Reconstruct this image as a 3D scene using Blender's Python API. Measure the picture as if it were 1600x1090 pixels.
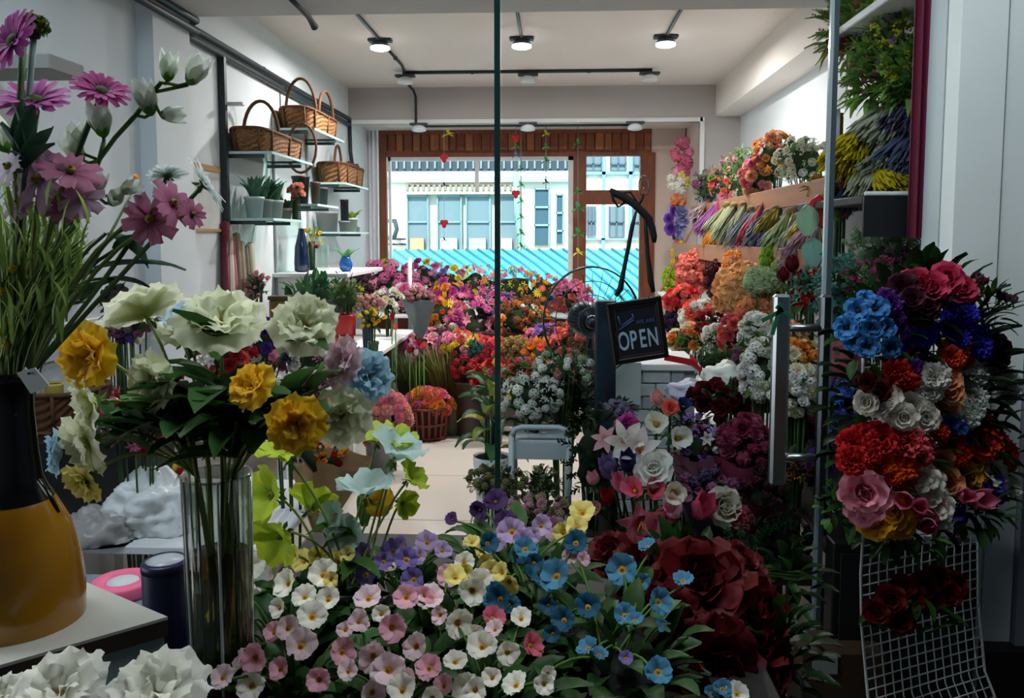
import bpy, math, random
from mathutils import Vector, Matrix, Quaternion, noise as mnoise
V = Vector
RND = random.Random(11)
for o in list(bpy.data.objects): bpy.data.objects.remove(o)
SC = bpy.context.scene; COL = SC.collection
rad = math.radians

# ---------------------------------------------------------------- camera
FP = 1250.0                                   # focal length in pixels of the 1600 wide frame
PITCH = math.atan(100/FP); YAW = math.atan(65/FP*math.cos(PITCH))
EYE = V((0, 0, 1.5))
cd = bpy.data.cameras.new('camera'); cam = bpy.data.objects.new('camera', cd); COL.objects.link(cam)
cam.location = EYE; cam.rotation_euler = (math.pi/2-PITCH, 0, YAW)
cd.sensor_width = 36; cd.lens = FP*36/1600; cd.shift_y = -75/1600; cd.clip_start = .05; cd.clip_end = 200
SC.camera = cam
CM = cam.rotation_euler.to_matrix()

# ---------------------------------------------------------------- sky, sun, front fill, exposure
SC.view_settings.view_transform = 'Standard'; SC.view_settings.look = 'None'
SC.view_settings.gamma = 1; SC.view_settings.use_curve_mapping = False
SC.view_settings.exposure = 0.0
w = bpy.data.worlds.new('sky'); SC.world = w; w.use_nodes = True
bg = w.node_tree.nodes['Background']; bg.inputs[0].default_value = (.93, .97, 1, 1); bg.inputs[1].default_value = 2.4
def lamp(name, kind, loc, rot, energy, color=(1, 1, 1), size=None, size_y=None):
    l = bpy.data.lights.new(name, kind); l.energy = energy; l.color = color
    if kind == 'AREA':
        l.size = size
        if size_y: l.shape = 'RECTANGLE'; l.size_y = size_y
    o = bpy.data.objects.new(name, l); o.location = loc; o.rotation_euler = rot; COL.objects.link(o); return o
sun = lamp('sun', 'SUN', (0, 0, 20), (rad(32), 0, rad(-12)), 9.5, (1, .97, .92)); sun.data.angle = rad(3)
def aim(o, d): o.rotation_euler = V(d).to_track_quat('-Z', 'Y').to_euler()
sun.rotation_euler = V((.15, .8, -.85)).to_track_quat('-Z', 'Y').to_euler()
for i_, x_ in enumerate((-1.5, .55)):        # unseen fill lights, added to brighten the shop front
    fill_lamp = lamp('front_fill_light', 'AREA', (x_, 1.45, 3.18), (0, 0, 0), 34, (.88, .95, 1), 1.1, .6); aim(fill_lamp, (0, .0, -1))

# ---------------------------------------------------------------- placing
def P(px, py, Y):
    "point seen at photograph pixel (px, py) that lies at room depth Y"
    d = CM @ V(((px-800)/FP, -(py-470)/FP, -1)); return EYE + d*(Y/d.y)
def PZ(px, py, z):
    d = CM @ V(((px-800)/FP, -(py-470)/FP, -1)); return EYE + d*((z-EYE.z)/d.z)
def PX(px, py, x):
    d = CM @ V(((px-800)/FP, -(py-470)/FP, -1)); return EYE + d*(x/d.x)
def S(p, Y): return p*Y/FP

# ---------------------------------------------------------------- colour and material
def lin(h):
    if not isinstance(h, str): return tuple(h)[:3]
    h = h.lstrip('#'); c = [int(h[i:i+2], 16)/255 for i in (0, 2, 4)]
    return tuple(x/12.92 if x <= .04045 else ((x+.055)/1.055)**2.4 for x in c)
MATS = {}
def mat(name, color, rough=.55, metal=0, nz=0, nscale=12, bump=0, emit=0, spec=.4, c2=None, stretch=None, alpha=1, sheen=0):
    if name in MATS: return MATS[name]
    m = bpy.data.materials.new(name); m.use_nodes = True; nt = m.node_tree; b = nt.nodes['Principled BSDF']
    c = lin(color); b.inputs['Base Color'].default_value = (*c, 1); b.inputs['Roughness'].default_value = rough
    b.inputs['Metallic'].default_value = metal; b.inputs['Specular IOR Level'].default_value = spec
    if emit: b.inputs['Emission Color'].default_value = (*c, 1); b.inputs['Emission Strength'].default_value = emit
    if nz or bump:
        tc = nt.nodes.new('ShaderNodeTexCoord'); mp = nt.nodes.new('ShaderNodeMapping'); n = nt.nodes.new('ShaderNodeTexNoise')
        nt.links.new(tc.outputs['Object'], mp.inputs[0]); nt.links.new(mp.outputs[0], n.inputs['Vector'])
        if stretch: mp.inputs['Scale'].default_value = stretch
        n.inputs['Scale'].default_value = nscale; n.inputs['Detail'].default_value = 4
        if nz:
            cc = lin(c2) if c2 else tuple(x*(1-nz) for x in c)
            r = nt.nodes.new('ShaderNodeValToRGB'); r.color_ramp.elements[0].position = .35; r.color_ramp.elements[1].position = .65
            r.color_ramp.elements[0].color = (*cc, 1); r.color_ramp.elements[1].color = (*c, 1)
            nt.links.new(n.outputs['Fac'], r.inputs[0]); nt.links.new(r.outputs[0], b.inputs['Base Color'])
        if bump:
            bp = nt.nodes.new('ShaderNodeBump'); bp.inputs['Strength'].default_value = bump; bp.inputs['Distance'].default_value = .01
            nt.links.new(n.outputs['Fac'], bp.inputs['Height']); nt.links.new(bp.outputs[0], b.inputs['Normal'])
    MATS[name] = m; return m
def petal_mat(c0, c1, tl=.35, rough=.6, edge=.22):
    "petal cloth: throat colour c0 runs into petal colour c1 along the petal (attribute u)"
    key = 'petal_%s_%s' % (c0, c1)
    if key in MATS: return MATS[key]
    m = bpy.data.materials.new('petal_cloth'); m.use_nodes = True; nt = m.node_tree; N = nt.nodes; L = nt.links
    b = N['Principled BSDF']; b.inputs['Roughness'].default_value = rough; b.inputs['Specular IOR Level'].default_value = .25
    at = N.new('ShaderNodeAttribute'); at.attribute_name = 'u'
    r = N.new('ShaderNodeValToRGB'); r.color_ramp.elements[0].position = .05; r.color_ramp.elements[1].position = max(edge+.06, .12)
    r.color_ramp.elements[0].color = (*lin(c0), 1); r.color_ramp.elements[1].color = (*lin(c1), 1)
    tc = N.new('ShaderNodeTexCoord'); n = N.new('ShaderNodeTexNoise'); n.inputs['Scale'].default_value = 9; n.inputs['Detail'].default_value = 3
    L.new(tc.outputs['Object'], n.inputs['Vector'])
    oi = N.new('ShaderNodeObjectInfo')
    hs = N.new('ShaderNodeHueSaturation'); mr = N.new('ShaderNodeMapRange')
    mr.inputs['To Min'].default_value = .8; mr.inputs['To Max'].default_value = 1.25
    ad = N.new('ShaderNodeMath'); ad.operation = 'ADD'; ml = N.new('ShaderNodeMath'); ml.operation = 'MULTIPLY'; ml.inputs[1].default_value = .5
    L.new(n.outputs['Fac'], ad.inputs[0]); L.new(oi.outputs['Random'], ad.inputs[1]); L.new(ad.outputs[0], ml.inputs[0])
    L.new(ml.outputs[0], mr.inputs['Value']); L.new(mr.outputs[0], hs.inputs['Value'])
    L.new(at.outputs['Fac'], r.inputs[0]); L.new(r.outputs[0], hs.inputs['Color']); L.new(hs.outputs[0], b.inputs['Base Color'])
    if tl:
        t = N.new('ShaderNodeBsdfTranslucent'); mx = N.new('ShaderNodeMixShader'); mx.inputs[0].default_value = tl
        L.new(hs.outputs[0], t.inputs[0]); L.new(b.outputs[0], mx.inputs[1]); L.new(t.outputs[0], mx.inputs[2])
        L.new(mx.outputs[0], N['Material Output'].inputs[0])
    MATS[key] = m; return m
def leaf_mat(c, tl=.3): c = tuple(min(1, x*1.35) for x in lin(c)); return petal_mat(tuple(x*.75 for x in c), c, tl, .45, .9)
def glass_mat(name, tint='#eef7f4', refl=.9, base=.02):
    "thin pane: clear with a mirror sheen that grows towards grazing angles"
    if name in MATS: return MATS[name]
    m = bpy.data.materials.new(name); m.use_nodes = True; nt = m.node_tree; N = nt.nodes; L = nt.links
    N.remove(N['Principled BSDF'])
    t = N.new('ShaderNodeBsdfTransparent'); t.inputs[0].default_value = (*lin(tint), 1)
    g = N.new('ShaderNodeBsdfGlossy'); g.inputs['Roughness'].default_value = .02
    f = N.new('ShaderNodeLayerWeight'); f.inputs[0].default_value = .5
    p = N.new('ShaderNodeMath'); p.operation = 'POWER'; p.inputs[1].default_value = 3.5; L.new(f.outputs['Facing'], p.inputs[0])
    k = N.new('ShaderNodeMath'); k.operation = 'MULTIPLY_ADD'; k.inputs[1].default_value = min(refl, 1)*.8; k.inputs[2].default_value = .035*refl; L.new(p.outputs[0], k.inputs[0])
    mx = N.new('ShaderNodeMixShader'); L.new(k.outputs[0], mx.inputs[0]); L.new(t.outputs[0], mx.inputs[1]); L.new(g.outputs[0], mx.inputs[2])
    L.new(mx.outputs[0], N['Material Output'].inputs[0]); MATS[name] = m; return m

# ---------------------------------------------------------------- mesh building
class MB:
    def __init__(s): s.v = []; s.f = []; s.m = []; s.u = []; s.sm = []
    def add(s, vs, fs, mi=0, us=None, smooth=True):
        k = len(s.v); s.v += [V(p) for p in vs]; s.u += list(us) if us else [1.0]*len(vs)
        s.f += [tuple(i+k for i in f) for f in fs]; s.m += [mi]*len(fs); s.sm += [smooth]*len(fs); return s
    def box(s, c, d, mi=0, rot=None, bev=0):
        hx, hy, hz = d[0]/2, d[1]/2, d[2]/2; M = rot.to_matrix() if rot else Matrix.Identity(3)
        b = min(bev, hx*.9, hy*.9, hz*.9)
        if b <= 0:
            vs = [V((x*hx, y*hy, z*hz)) for z in (-1, 1) for y in (-1, 1) for x in (-1, 1)]
            fs = [(0, 2, 3, 1), (4, 5, 7, 6), (0, 1, 5, 4), (2, 6, 7, 3), (0, 4, 6, 2), (1, 3, 7, 5)]
        else:                                      # chamfered box
            vs = []; ix = {}
            for z in (-1, 1):
                for y in (-1, 1):
                    for x in (-1, 1):
                        for a in range(3):
                            q = [x*(hx-b), y*(hy-b), z*(hz-b)]; q[a] = (x*hx, y*hy, z*hz)[a]; ix[x, y, z, a] = len(vs); vs.append(V(q))
            fs = []
            for sg in (-1, 1):
                fs.append([ix[sg, -1, -1, 0], ix[sg, 1, -1, 0], ix[sg, 1, 1, 0], ix[sg, -1, 1, 0]][::sg])
                fs.append([ix[-1, sg, -1, 1], ix[-1, sg, 1, 1], ix[1, sg, 1, 1], ix[1, sg, -1, 1]][::sg])
                fs.append([ix[-1, -1, sg, 2], ix[1, -1, sg, 2], ix[1, 1, sg, 2], ix[-1, 1, sg, 2]][::sg])
                for t in (-1, 1):
                    fs.append([ix[-1, sg, t, 1], ix[1, sg, t, 1], ix[1, sg, t, 2], ix[-1, sg, t, 2]])
                    fs.append([ix[sg, -1, t, 0], ix[sg, 1, t, 0], ix[sg, 1, t, 2], ix[sg, -1, t, 2]])
                    fs.append([ix[sg, t, -1, 0], ix[sg, t, 1, 0], ix[sg, t, 1, 1], ix[sg, t, -1, 1]])
                    for r in (-1, 1): fs.append([ix[sg, t, r, 0], ix[sg, t, r, 1], ix[sg, t, r, 2]])
            fs = [tuple(f) for f in fs]
        return s.add([M @ p + V(c) for p in vs], fs, mi, None, False)
    def tube(s, pts, r, n=6, mi=0, cap=True, us=None):
        pts = [V(p) for p in pts]; rs = r if isinstance(r, (list, tuple)) else [r]*len(pts)
        vs = []; fs = []; uu = []; prev = None
        for i, p in enumerate(pts):
            d = (pts[min(i+1, len(pts)-1)]-pts[max(i-1, 0)]); d = d.normalized() if d.length > 1e-9 else V((0, 0, 1))
            if prev is None:
                a = d.cross(V((0, 0, 1)) if abs(d.z) < .9 else V((1, 0, 0))).normalized()
            else: a = (prev - d*prev.dot(d)).normalized()
            prev = a; b = d.cross(a)
            for k in range(n):
                t = 2*math.pi*k/n; vs.append(p+(a*math.cos(t)+b*math.sin(t))*rs[i]); uu.append(us[i] if us else 1)
        for i in range(len(pts)-1):
            for k in range(n): fs.append((i*n+k, i*n+(k+1) % n, (i+1)*n+(k+1) % n, (i+1)*n+k))
        if cap: fs.append(tuple(range(n))[::-1]); fs.append(tuple((len(pts)-1)*n+k for k in range(n)))
        return s.add(vs, fs, mi, uu)
    def lathe(s, prof, n=24, c=(0, 0, 0), mi=0, wob=None, close=True):
        vs = []; fs = []; c = V(c)
        for i, (r, z) in enumerate(prof):
            for k in range(n):
                t = 2*math.pi*k/n; q = r*(1+(wob(t, i) if wob else 0)); vs.append(c+V((q*math.cos(t), q*math.sin(t), z)))
        for i in range(len(prof)-1):
            for k in range(n): fs.append((i*n+k, i*n+(k+1) % n, (i+1)*n+(k+1) % n, (i+1)*n+k))
        if close:
            if prof[0][0] > 1e-5: fs.append(tuple(range(n))[::-1])
        return s.add(vs, fs, mi)
    def ell(s, c, r, nu=10, nv=6, mi=0, lump=0, seed=0):
        vs = []; fs = []; c = V(c)
        for j in range(nv+1):
            ph = -math.pi/2+math.pi*j/nv
            for k in range(nu):
                t = 2*math.pi*k/nu; d = V((math.cos(ph)*math.cos(t), math.cos(ph)*math.sin(t), math.sin(ph)))
                q = 1+lump*mnoise.noise(d*2.2+V((seed*3.1, seed, 0))) if lump else 1
                vs.append(c+V((d.x*r[0], d.y*r[1], d.z*r[2]))*q)
        for j in range(nv):
            for k in range(nu): fs.append((j*nu+k, j*nu+(k+1) % nu, (j+1)*nu+(k+1) % nu, (j+1)*nu+k))
        return s.add(vs, fs, mi)
    def grid(s, fn, nu, nv, mi=0, us=None):
        vs = [fn(i/nu, j/nv) for i in range(nu+1) for j in range(nv+1)]
        fs = [(i*(nv+1)+j, (i+1)*(nv+1)+j, (i+1)*(nv+1)+j+1, i*(nv+1)+j+1) for i in range(nu) for j in range(nv)]
        return s.add(vs, fs, mi, us)
    def cat(s, o, M=None, mi=None):
        k = len(s.v); s.v += [(M @ p if M else p.copy()) for p in o.v]; s.u += o.u; s.sm += o.sm
        s.f += [tuple(i+k for i in f) for f in o.f]; s.m += ([mi]*len(o.f) if mi is not None else o.m); return s
    def mesh(s, name, mats, off=None):
        me = bpy.data.meshes.new(name); vs = s.v if off is None else [p-off for p in s.v]
        me.from_pydata([tuple(p) for p in vs], [], s.f)
        me.polygons.foreach_set('material_index', s.m); me.polygons.foreach_set('use_smooth', s.sm)
        a = me.attributes.new('u', 'FLOAT', 'POINT'); a.data.foreach_set('value', s.u)
        for m in (mats if isinstance(mats, (list, tuple)) else [mats]): me.materials.append(m)
        return me
W0 = {}
def tag(o, label=None, cat=None, group=None, kind=None):
    if label: o['label'] = label
    if cat: o['category'] = cat
    if group: o['group'] = group
    if kind: o['kind'] = kind
    return o
def thing(name, label, cat, loc=(0, 0, 0), group=None):
    o = bpy.data.objects.new(name, None); o.location = loc; o.empty_display_size = .05; COL.objects.link(o); W0[o.name] = V(loc)
    return tag(o, label, cat, group)
def part(name, mb, mats, parent=None, label=None, kind=None):
    "one mesh object; geometry given in world coordinates"
    off = W0[parent.name] if parent else None
    if parent is None:
        c = sum(mb.v, V())/len(mb.v); c.z = min(p.z for p in mb.v); off = c
    o = bpy.data.objects.new(name, mb.mesh(name, mats, off)); COL.objects.link(o)
    if parent: o.parent = parent; W0[o.name] = off
    else: o.location = off; W0[o.name] = off
    return tag(o, label, kind=kind)
def inst(name, me, parent, loc, quat=None, scale=1, local=False):
    "a shared mesh placed under its parent"
    o = bpy.data.objects.new(name, me); COL.objects.link(o); o.parent = parent
    o.location = V(loc) if local else V(loc)-W0[parent.name]
    if quat: o.rotation_mode = 'QUATERNION'; o.rotation_quaternion = quat
    o.scale = (scale,)*3 if not isinstance(scale, (tuple, list)) else scale
    return o
def struct(name, mb, mats, parent=None):
    return tag(part(name, mb, mats, parent), kind='structure' if not parent else None)
def look(d, spin=None, rnd=RND):
    q = V(d).normalized().to_track_quat('Z', 'Y'); return q @ Quaternion((0, 0, 1), rnd.uniform(0, 6.28) if spin is None else spin)
# ================================================================ the setting
XL, XR, YB, YG, ZC = -1.946, 1.72, 7.6, 2.5, 2.9
WALL = mat('wall_paint', '#dbe3e6', .75, nz=.05, nscale=3)
WARM = mat('back_wall_paint', '#b9b4b2', .8, nz=.05, nscale=3)
CEIL = mat('ceiling_paint', '#e6dfd8', .85, nz=.04, nscale=2)
GREYW = mat('arcade_render', '#707884', .85, nz=.12, nscale=2.5)
BLACKST = mat('black_plinth', '#0c0d10', .4)
WHITE = mat('white_paint', '#e8e9e8', .5)
CABLE = mat('black_conduit', '#24292d', .5)
def bx(x0, x1, y0, y1, z0, z1, mb=None, mi=0, bev=0):
    return (mb or MB()).box(((x0+x1)/2, (y0+y1)/2, (z0+z1)/2), (x1-x0, y1-y0, z1-z0), mi, None, bev)
# floor slab and its tiles, 0.8 m square
fl = struct('floor', bx(-6, 6, -4, 8.7, -.3, -.012), mat('floor_grout', '#6d675f', .8))
tm = bx(-.396, .396, -.396, .396, -.012, 0, bev=.003).mesh('tile', mat('floor_tile', '#d9d0c4', .12, nz=.06, nscale=2, spec=.6))
for i in range(5):
    for j in range(7):
        inst('tile', tm, fl, (-1.63+.8*i, 2.92+.8*j, 0))
tag(part('pavement', bx(-6, 6, -4, 2.42, -.012, .002), mat('arcade_floor', '#1d1f22', .7, nz=.2, nscale=6), fl), 'dark arcade pavement outside the shop')
struct('wall_left', bx(XL-.15, XL, YG, 8.6, 0, 3.2), WALL)
struct('wall_right', bx(XR, XR+.15, YG+.1, 8.6, 0, 3.2), WALL)
struct('ceiling', bx(XL-.15, XR+.15, YG-.05, 8.6, ZC, 3.2), CEIL)
struct('trim_1', bx(XL, XR, 3.72, 4.1, 2.62, ZC), mat('beam_paint', '#c3c2c0', .8, nz=.05, nscale=3))       # cross beam
struct('trim_2', bx(1.49, XR, 4.1, YB, 2.61, ZC), CEIL)                                                      # beam along the right wall
struct('trim_3', bx(XL, XL+.08, 3.72, 4.1, 0, 2.62), WALL)                                                   # column on the left wall
mb = bx(XL, 1.37, YB, YB+.2, 2.58, ZC); bx(1.37, XR, YB, YB+.2, 0, ZC, mb)
struct('wall_back', mb, WARM)
mb = bx(XL, 1.372, YB-.02, YB, 2.565, 2.6); bx(1.35, 1.39, YB-.02, YB, 0, 2.6, mb)
struct('trim_4', mb, WHITE)
struct('trim_5', bx(XL, 1.5, YB+.2, 8.6, 2.62, ZC), CEIL)
struct('trim_6', bx(1.025, 1.5, 8.5, 8.6, 0, 2.65), mat('pink_beige_wall', '#d9c6bb', .8))
struct('trim_7', bx(1.37, 1.5, YB+.2, 8.5, 0, 2.65), mat('pink_beige_wall', '#d9c6bb', .8))
# ---- timber shop window and door at the back
WOOD = mat('reddish_timber', '#8a4a2c', .5, nz=.35, nscale=5, stretch=(6, 6, .6))
WOODL = mat('lighter_timber', '#a9673e', .5, nz=.3, nscale=5, stretch=(6, 6, .6))  # second, lighter timber tone for some planks and a post
YF = 8.5
def px_box(x0, x1, y0, y1, Y, t, mb=None, bev=0):
    a = P(x0, y0, Y); b = P(x1, y1, Y); return bx(min(a.x, b.x), max(a.x, b.x), Y, Y+t, min(a.z, b.z), max(a.z, b.z), mb, 0, bev)
w1 = struct('window_1', px_box(590, 606, 204, 500, YF, .09, bev=.006), WOOD)
part('header_rail', px_box(590, 1018, 198, 207, YF-.01, .09), WOOD, w1)
part('backing_board', px_box(590, 1018, 200, 240, YF+.04, .03), WOOD, w1)
part('lower_rail', px_box(604, 1018, 236, 243, YF-.02, .1), WOOD, w1)
x = 592
while x < 1016:
    w_ = RND.uniform(11, 16); part('plank', px_box(x+.6, min(x+w_, 1017)-.6, 206, 238, YF+RND.uniform(.0, .012), .04, bev=.004), RND.choice([WOOD, WOOD, WOODL]), w1); x += w_
part('white_frame', px_box(606, 896, 241, 250, YF, .05, px_box(606, 613, 241, 500, YF, .05, px_box(888, 896, 241, 500, YF, .05))), WHITE, w1)
part('glazing_bar', px_box(742, 748, 248, 300, YF+.01, .03), WHITE, w1)
part('pane', px_box(612, 889, 249, 500, YF+.02, .006), glass_mat('window_glass', '#f4fbfb', .6), w1)
zs = P(600, 472, YF).z
part('apron', bx(XL, 1.04, YF, YF+.08, 0, zs), WOOD, w1)
d1 = struct('door_1', px_box(896, 913, 238, 700, YF-.015, .08, px_box(1001, 1018, 238, 700, YF-.015, .08)), WOOD)
part('top_rail', px_box(912, 1002, 236, 243, YF-.012, .08), WOOD, d1)
part('lock_rail', px_box(912, 1002, 297, 319, YF-.01, .075), WOOD, d1)
part('pane', px_box(912, 1002, 242, 298, YF+.02, .006), MATS['window_glass'], d1)
part('pane', px_box(912, 1002, 318, 474, YF+.02, .006), MATS['window_glass'], d1)
# ---- arcade outside the glass front
struct('wall_front', bx(1.395, 4.2, 2.4, 2.62, .27, 3.4), GREYW)
struct('baseboard_front', bx(1.3, 4.2, 2.36, 2.62, 0, .27), BLACKST)
p1 = struct('trim_8', bx(1.17, 1.3, 2.42, 2.62, .0, 3.4), mat('white_pillar', '#d8e2e0', .6, nz=.05, nscale=4))
part('panel', bx(1.307, 1.393, 2.425, 2.62, .27, 3.4), MATS['white_pillar'], p1)
cbn = thing('low_cabinet', 'black low cabinet behind the wire grid against the pillar', 'cabinet', (1.04, 2.37, 0)); part('body', bx(.83, 1.25, 2.345, 2.415, 0, .6, bev=.004), BLACKST, cbn); part('door', bx(.85, 1.23, 2.338, 2.344, .05, .57, bev=.002), mat('black_door', '#111215', .5), cbn)
struct('trim_9', bx(-6, 6, -3.2, 2.5, 3.2, 3.4), GREYW)                        # unseen soffit, added to block the sun and dim the front
struct('wall_light_block', bx(-6, 6, -3.2, -3.0, 0, 3.4), GREYW)  # unseen back wall, closed so outside light enters only from the left end
struct('wall_arcade_end', bx(4.2, 4.4, -3.2, 2.5, 0, 3.4), GREYW)
struct('wall_arcade_left', bx(-6, XL-.15, 2.4, 2.62, 0, 3.4), GREYW)
for x_, l_ in ((-1.5, 'left'), (.55, 'right')):
    t_ = thing('fill_light_body', 'added fill light panel above the shop front, the %s one' % l_, 'lamp', (x_, 1.45, 3.2))  # frame and diffuser added to house the made-up fill light
    part('frame', bx(x_-.58, x_+.58, 1.12, 1.15, 3.185, 3.2, bx(x_-.58, x_+.58, 1.75, 1.78, 3.185, 3.2, bx(x_-.58, x_-.55, 1.12, 1.78, 3.185, 3.2, bx(x_+.55, x_+.58, 1.12, 1.78, 3.185, 3.2)))), WHITE, t_); part('diffuser', bx(x_-.55, x_+.55, 1.15, 1.75, 3.188, 3.2), mat('fill_diffuser', '#f2f6f8', .5), t_)
# ---- frameless glass front: fixed pane, door leaf, side pane
GL = glass_mat('shop_glass', '#f6f9fb', .4)
EDGE = mat('green_glass_edge', '#0f2b2a', .15, spec=.8)
STEEL = mat('brushed_steel', '#b4bcc0', .28, 1, nz=.15, nscale=30, stretch=(1, 1, .05))
w2 = struct('window_2', bx(XL, -.185, YG, YG+.01, 0, 3.2), GL)
part('pane_edge', bx(-.184, -.166, YG-.004, YG+.014, 0, 3.2), EDGE, w2)
d2 = struct('door_2', bx(-.16, .825, YG, YG+.01, .01, 3.2), GL)
part('pane_edge', bx(.826, .836, YG-.002, YG+.012, 0, 3.2), mat('grey_glass_edge', '#8fa3a6', .25, spec=.7), d2)
part('edge_strip', bx(.838, .85, YG-.006, YG+.016, 0, 3.2), mat('dark_edge_seal', '#3c4a50', .3), d2)
w3 = struct('window_3', bx(.852, 1.17, YG, YG+.01, 0, 3.2), GL)
# ladder pull handle on the door leaf
h = part('handle', bx(.665, .715, 2.435, 2.47, P(0, 738, 2.45).z, P(0, 455, 2.45).z, bev=.008), STEEL, d2)
part('bar', bx(.805, .84, 2.435, 2.47, P(0, 760, 2.45).z, P(0, 455, 2.45).z, bev=.008), mat('dark_steel', '#5d666b', .3, 1), h)
for py in (505, 697):
    part('crossbar', MB().tube([(.70, 2.452, P(0, py, 2.45).z), (.82, 2.452, P(0, py, 2.45).z)], .012, 10), STEEL, h)
    part('standoff', MB().tube([(.69, 2.45, P(0, py, 2.45).z), (.69, YG+.012, P(0, py, 2.45).z)], .009, 8), STEEL, h)
part('ribbon', MB().box((.668, 2.42, P(0, 490, 2.45).z), (.012, .004, .10), 0, Quaternion((0, 1, 0), .25)).box((.655, 2.42, P(0, 485, 2.45).z), (.07, .004, .012), 0, Quaternion((0, 1, 0), -.5))
     .box((.69, 2.42, P(0, 480, 2.45).z), (.06, .004, .012), 0, Quaternion((0, 1, 0), .6)), mat('green_ribbon', '#0f5a3a', .5), h, 'green ribbon tied to the handle')
# burgundy drape beside the pillar, inside the glass
def pleat(x0, x1, y, z0, z1, amp, n, t=0):
    def f(i, j):
        x = x0+(x1-x0)*j; return V((x, y+amp*math.sin(j*n*6.283)+amp*.4*math.sin(j*n*2.3+i*3), z1+(z0-z1)*i))
    return MB().grid(f, 6, n*8)
tag(part('burgundy_drape', pleat(1.135, 1.195, 2.64, P(0, 372, 2.6).z, 2.88, .018, 3), mat('burgundy_cloth', '#6d1733', .7)), 'narrow burgundy drape hanging beside the white pillar', 'curtain')
# ---- across the street: white house, half-timbered house, turquoise roof
YH = 16.0
def pb(x0, x1, y0, y1, t=.1, Y=YH, mb=None): return px_box(x0, x1, y0, y1, Y, t, mb)
HW = mat('white_render', '#fdf3e6', .8); HG = mat('house_grey', '#3d4650', .7); HB = mat('pale_blue_timber', '#7fa3c4', .6)
HGL = mat('house_pane', '#74868e', .5, spec=.2); HT = mat('tan_awning', '#cfc0a6', .7)
ho = thing('house', 'white rendered house across the street with grey eaves band', 'building', P(750, 600, YH))
part('wall', pb(560, 900, 205, 620, 3), HW, ho)
part('roof', pb(560, 896, 246, 266, .12, YH-.12), HG, ho, 'dark slatted eaves under the roof')
part('fascia', pb(560, 896, 266, 276, .1, YH-.1), HW, ho); part('gutter', pb(560, 896, 276, 284, .1, YH-.13), mat('gutter_grey', '#a7aeb2', .5), ho)
for k in range(24): part('rafter', pb(606+12*k, 609+12*k, 249, 263, .06, YH-.18), mat('pale_rafter', '#7d8890', .6), ho)
aw = part('awning', pb(633, 803, 292, 303, .2, YH-.2), HT, ho)
for k in range(20): part('slat', pb(634+8.5*k, 638+8.5*k, 288, 297, .22, YH-.23), mat('awning_dark', '#8d8578', .6), aw)
for i, (a, b) in enumerate(((637, 668), (684, 720), (729, 765), (779, 806))):
    f = part('window', pb(a, b, 305, 392, .08, YH-.08), HGL, ho)
    fr = MB()
    for (x0, x1, y0, y1) in ((a-2, a+1, 304, 392), (b-1, b+2, 304, 392), (a, b, 304, 307), (a, b, 345, 348)): pb(x0, x1, y0, y1, .05, YH-.12, fr)
    part('window_frame', fr, mat('teal_grey_frame', '#7b98a0', .5), f)
    part('sill_crate', pb(a+4, b-6, 372, 390, .1, YH-.2), mat('crate_%d' % i, ('#e0aa77', '#c7dccf', '#a9c6c8', '#e7c2a0')[i], .6), f)
for (a, b, c, d) in ((835, 858, 294, 383), (869, 880, 303, 380)):
    f = part('window', pb(a, b, c, d, .06, YH-.06), mat('dark_pane', '#46606e', .5, spec=.2), ho)
    fr = MB()
    for (x0, x1, y0, y1) in ((a-1, a+1, c, d), (b-1, b+1, c, d), (a, b, c, c+2), (a, b, c+28, c+31), (a, b, c+56, c+59)): pb(x0, x1, y0, y1, .05, YH-.1, fr)
    part('window_frame', fr, mat('grey_frame', '#8fa6a8', .5), f)
part('wall_bracket', MB().tube([P(609, 345, YH-.3), P(617, 345, YH-.5), P(620, 358, YH-.5), P(616, 370, YH-.5), P(609, 372, YH-.3)], .05, 6), HG, ho)
part('railing', pb(606, 633, 372, 375, .1, YH-.2, pb(606, 633, 380, 383, .1, YH-.2)), HG, ho)
part('downpipe', MB().tube([P(806, 270, YH-.3), P(808, 330, YH-.3), P(814, 380, YH-.3), P(826, 392, YH-.3)], .06, 6), mat('pipe_grey', '#8fb5b0', .5), ho)
h2 = thing('house', 'white half-timbered house across the street seen through the door glass', 'building', P(955, 600, YH+.6))
part('wall', pb(902, 1120, 205, 620, 3, YH+.6), HW, h2)
for (a, b, c, d) in ((914, 940, 244, 266), (954, 978, 244, 266), (990, 1010, 244, 268), (918, 930, 322, 368), (952, 975, 322, 370), (990, 1010, 322, 368)):
    f = part('window', pb(a, b, c, d, .06, YH+.55), HGL, h2)
    part('window_frame', pb(a-1, a+1, c, d, .05, YH+.5, pb(b-1, b+1, c, d, .05, YH+.5, pb((a+b)/2-1, (a+b)/2+1, c, d, .05, YH+.5, pb(a, b, (c+d)/2, (c+d)/2+2, .05, YH+.5)))), mat('house_dark_frame', '#56687a', .5), f)
for (a, b, c, d) in ((905, 1120, 268, 272), (941, 945, 240, 410), (983, 987, 240, 410), (905, 1120, 372, 375), (912, 915, 240, 410)):
    part('timber', pb(a, b, c, d, .07, YH+.52), HB, h2)
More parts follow.
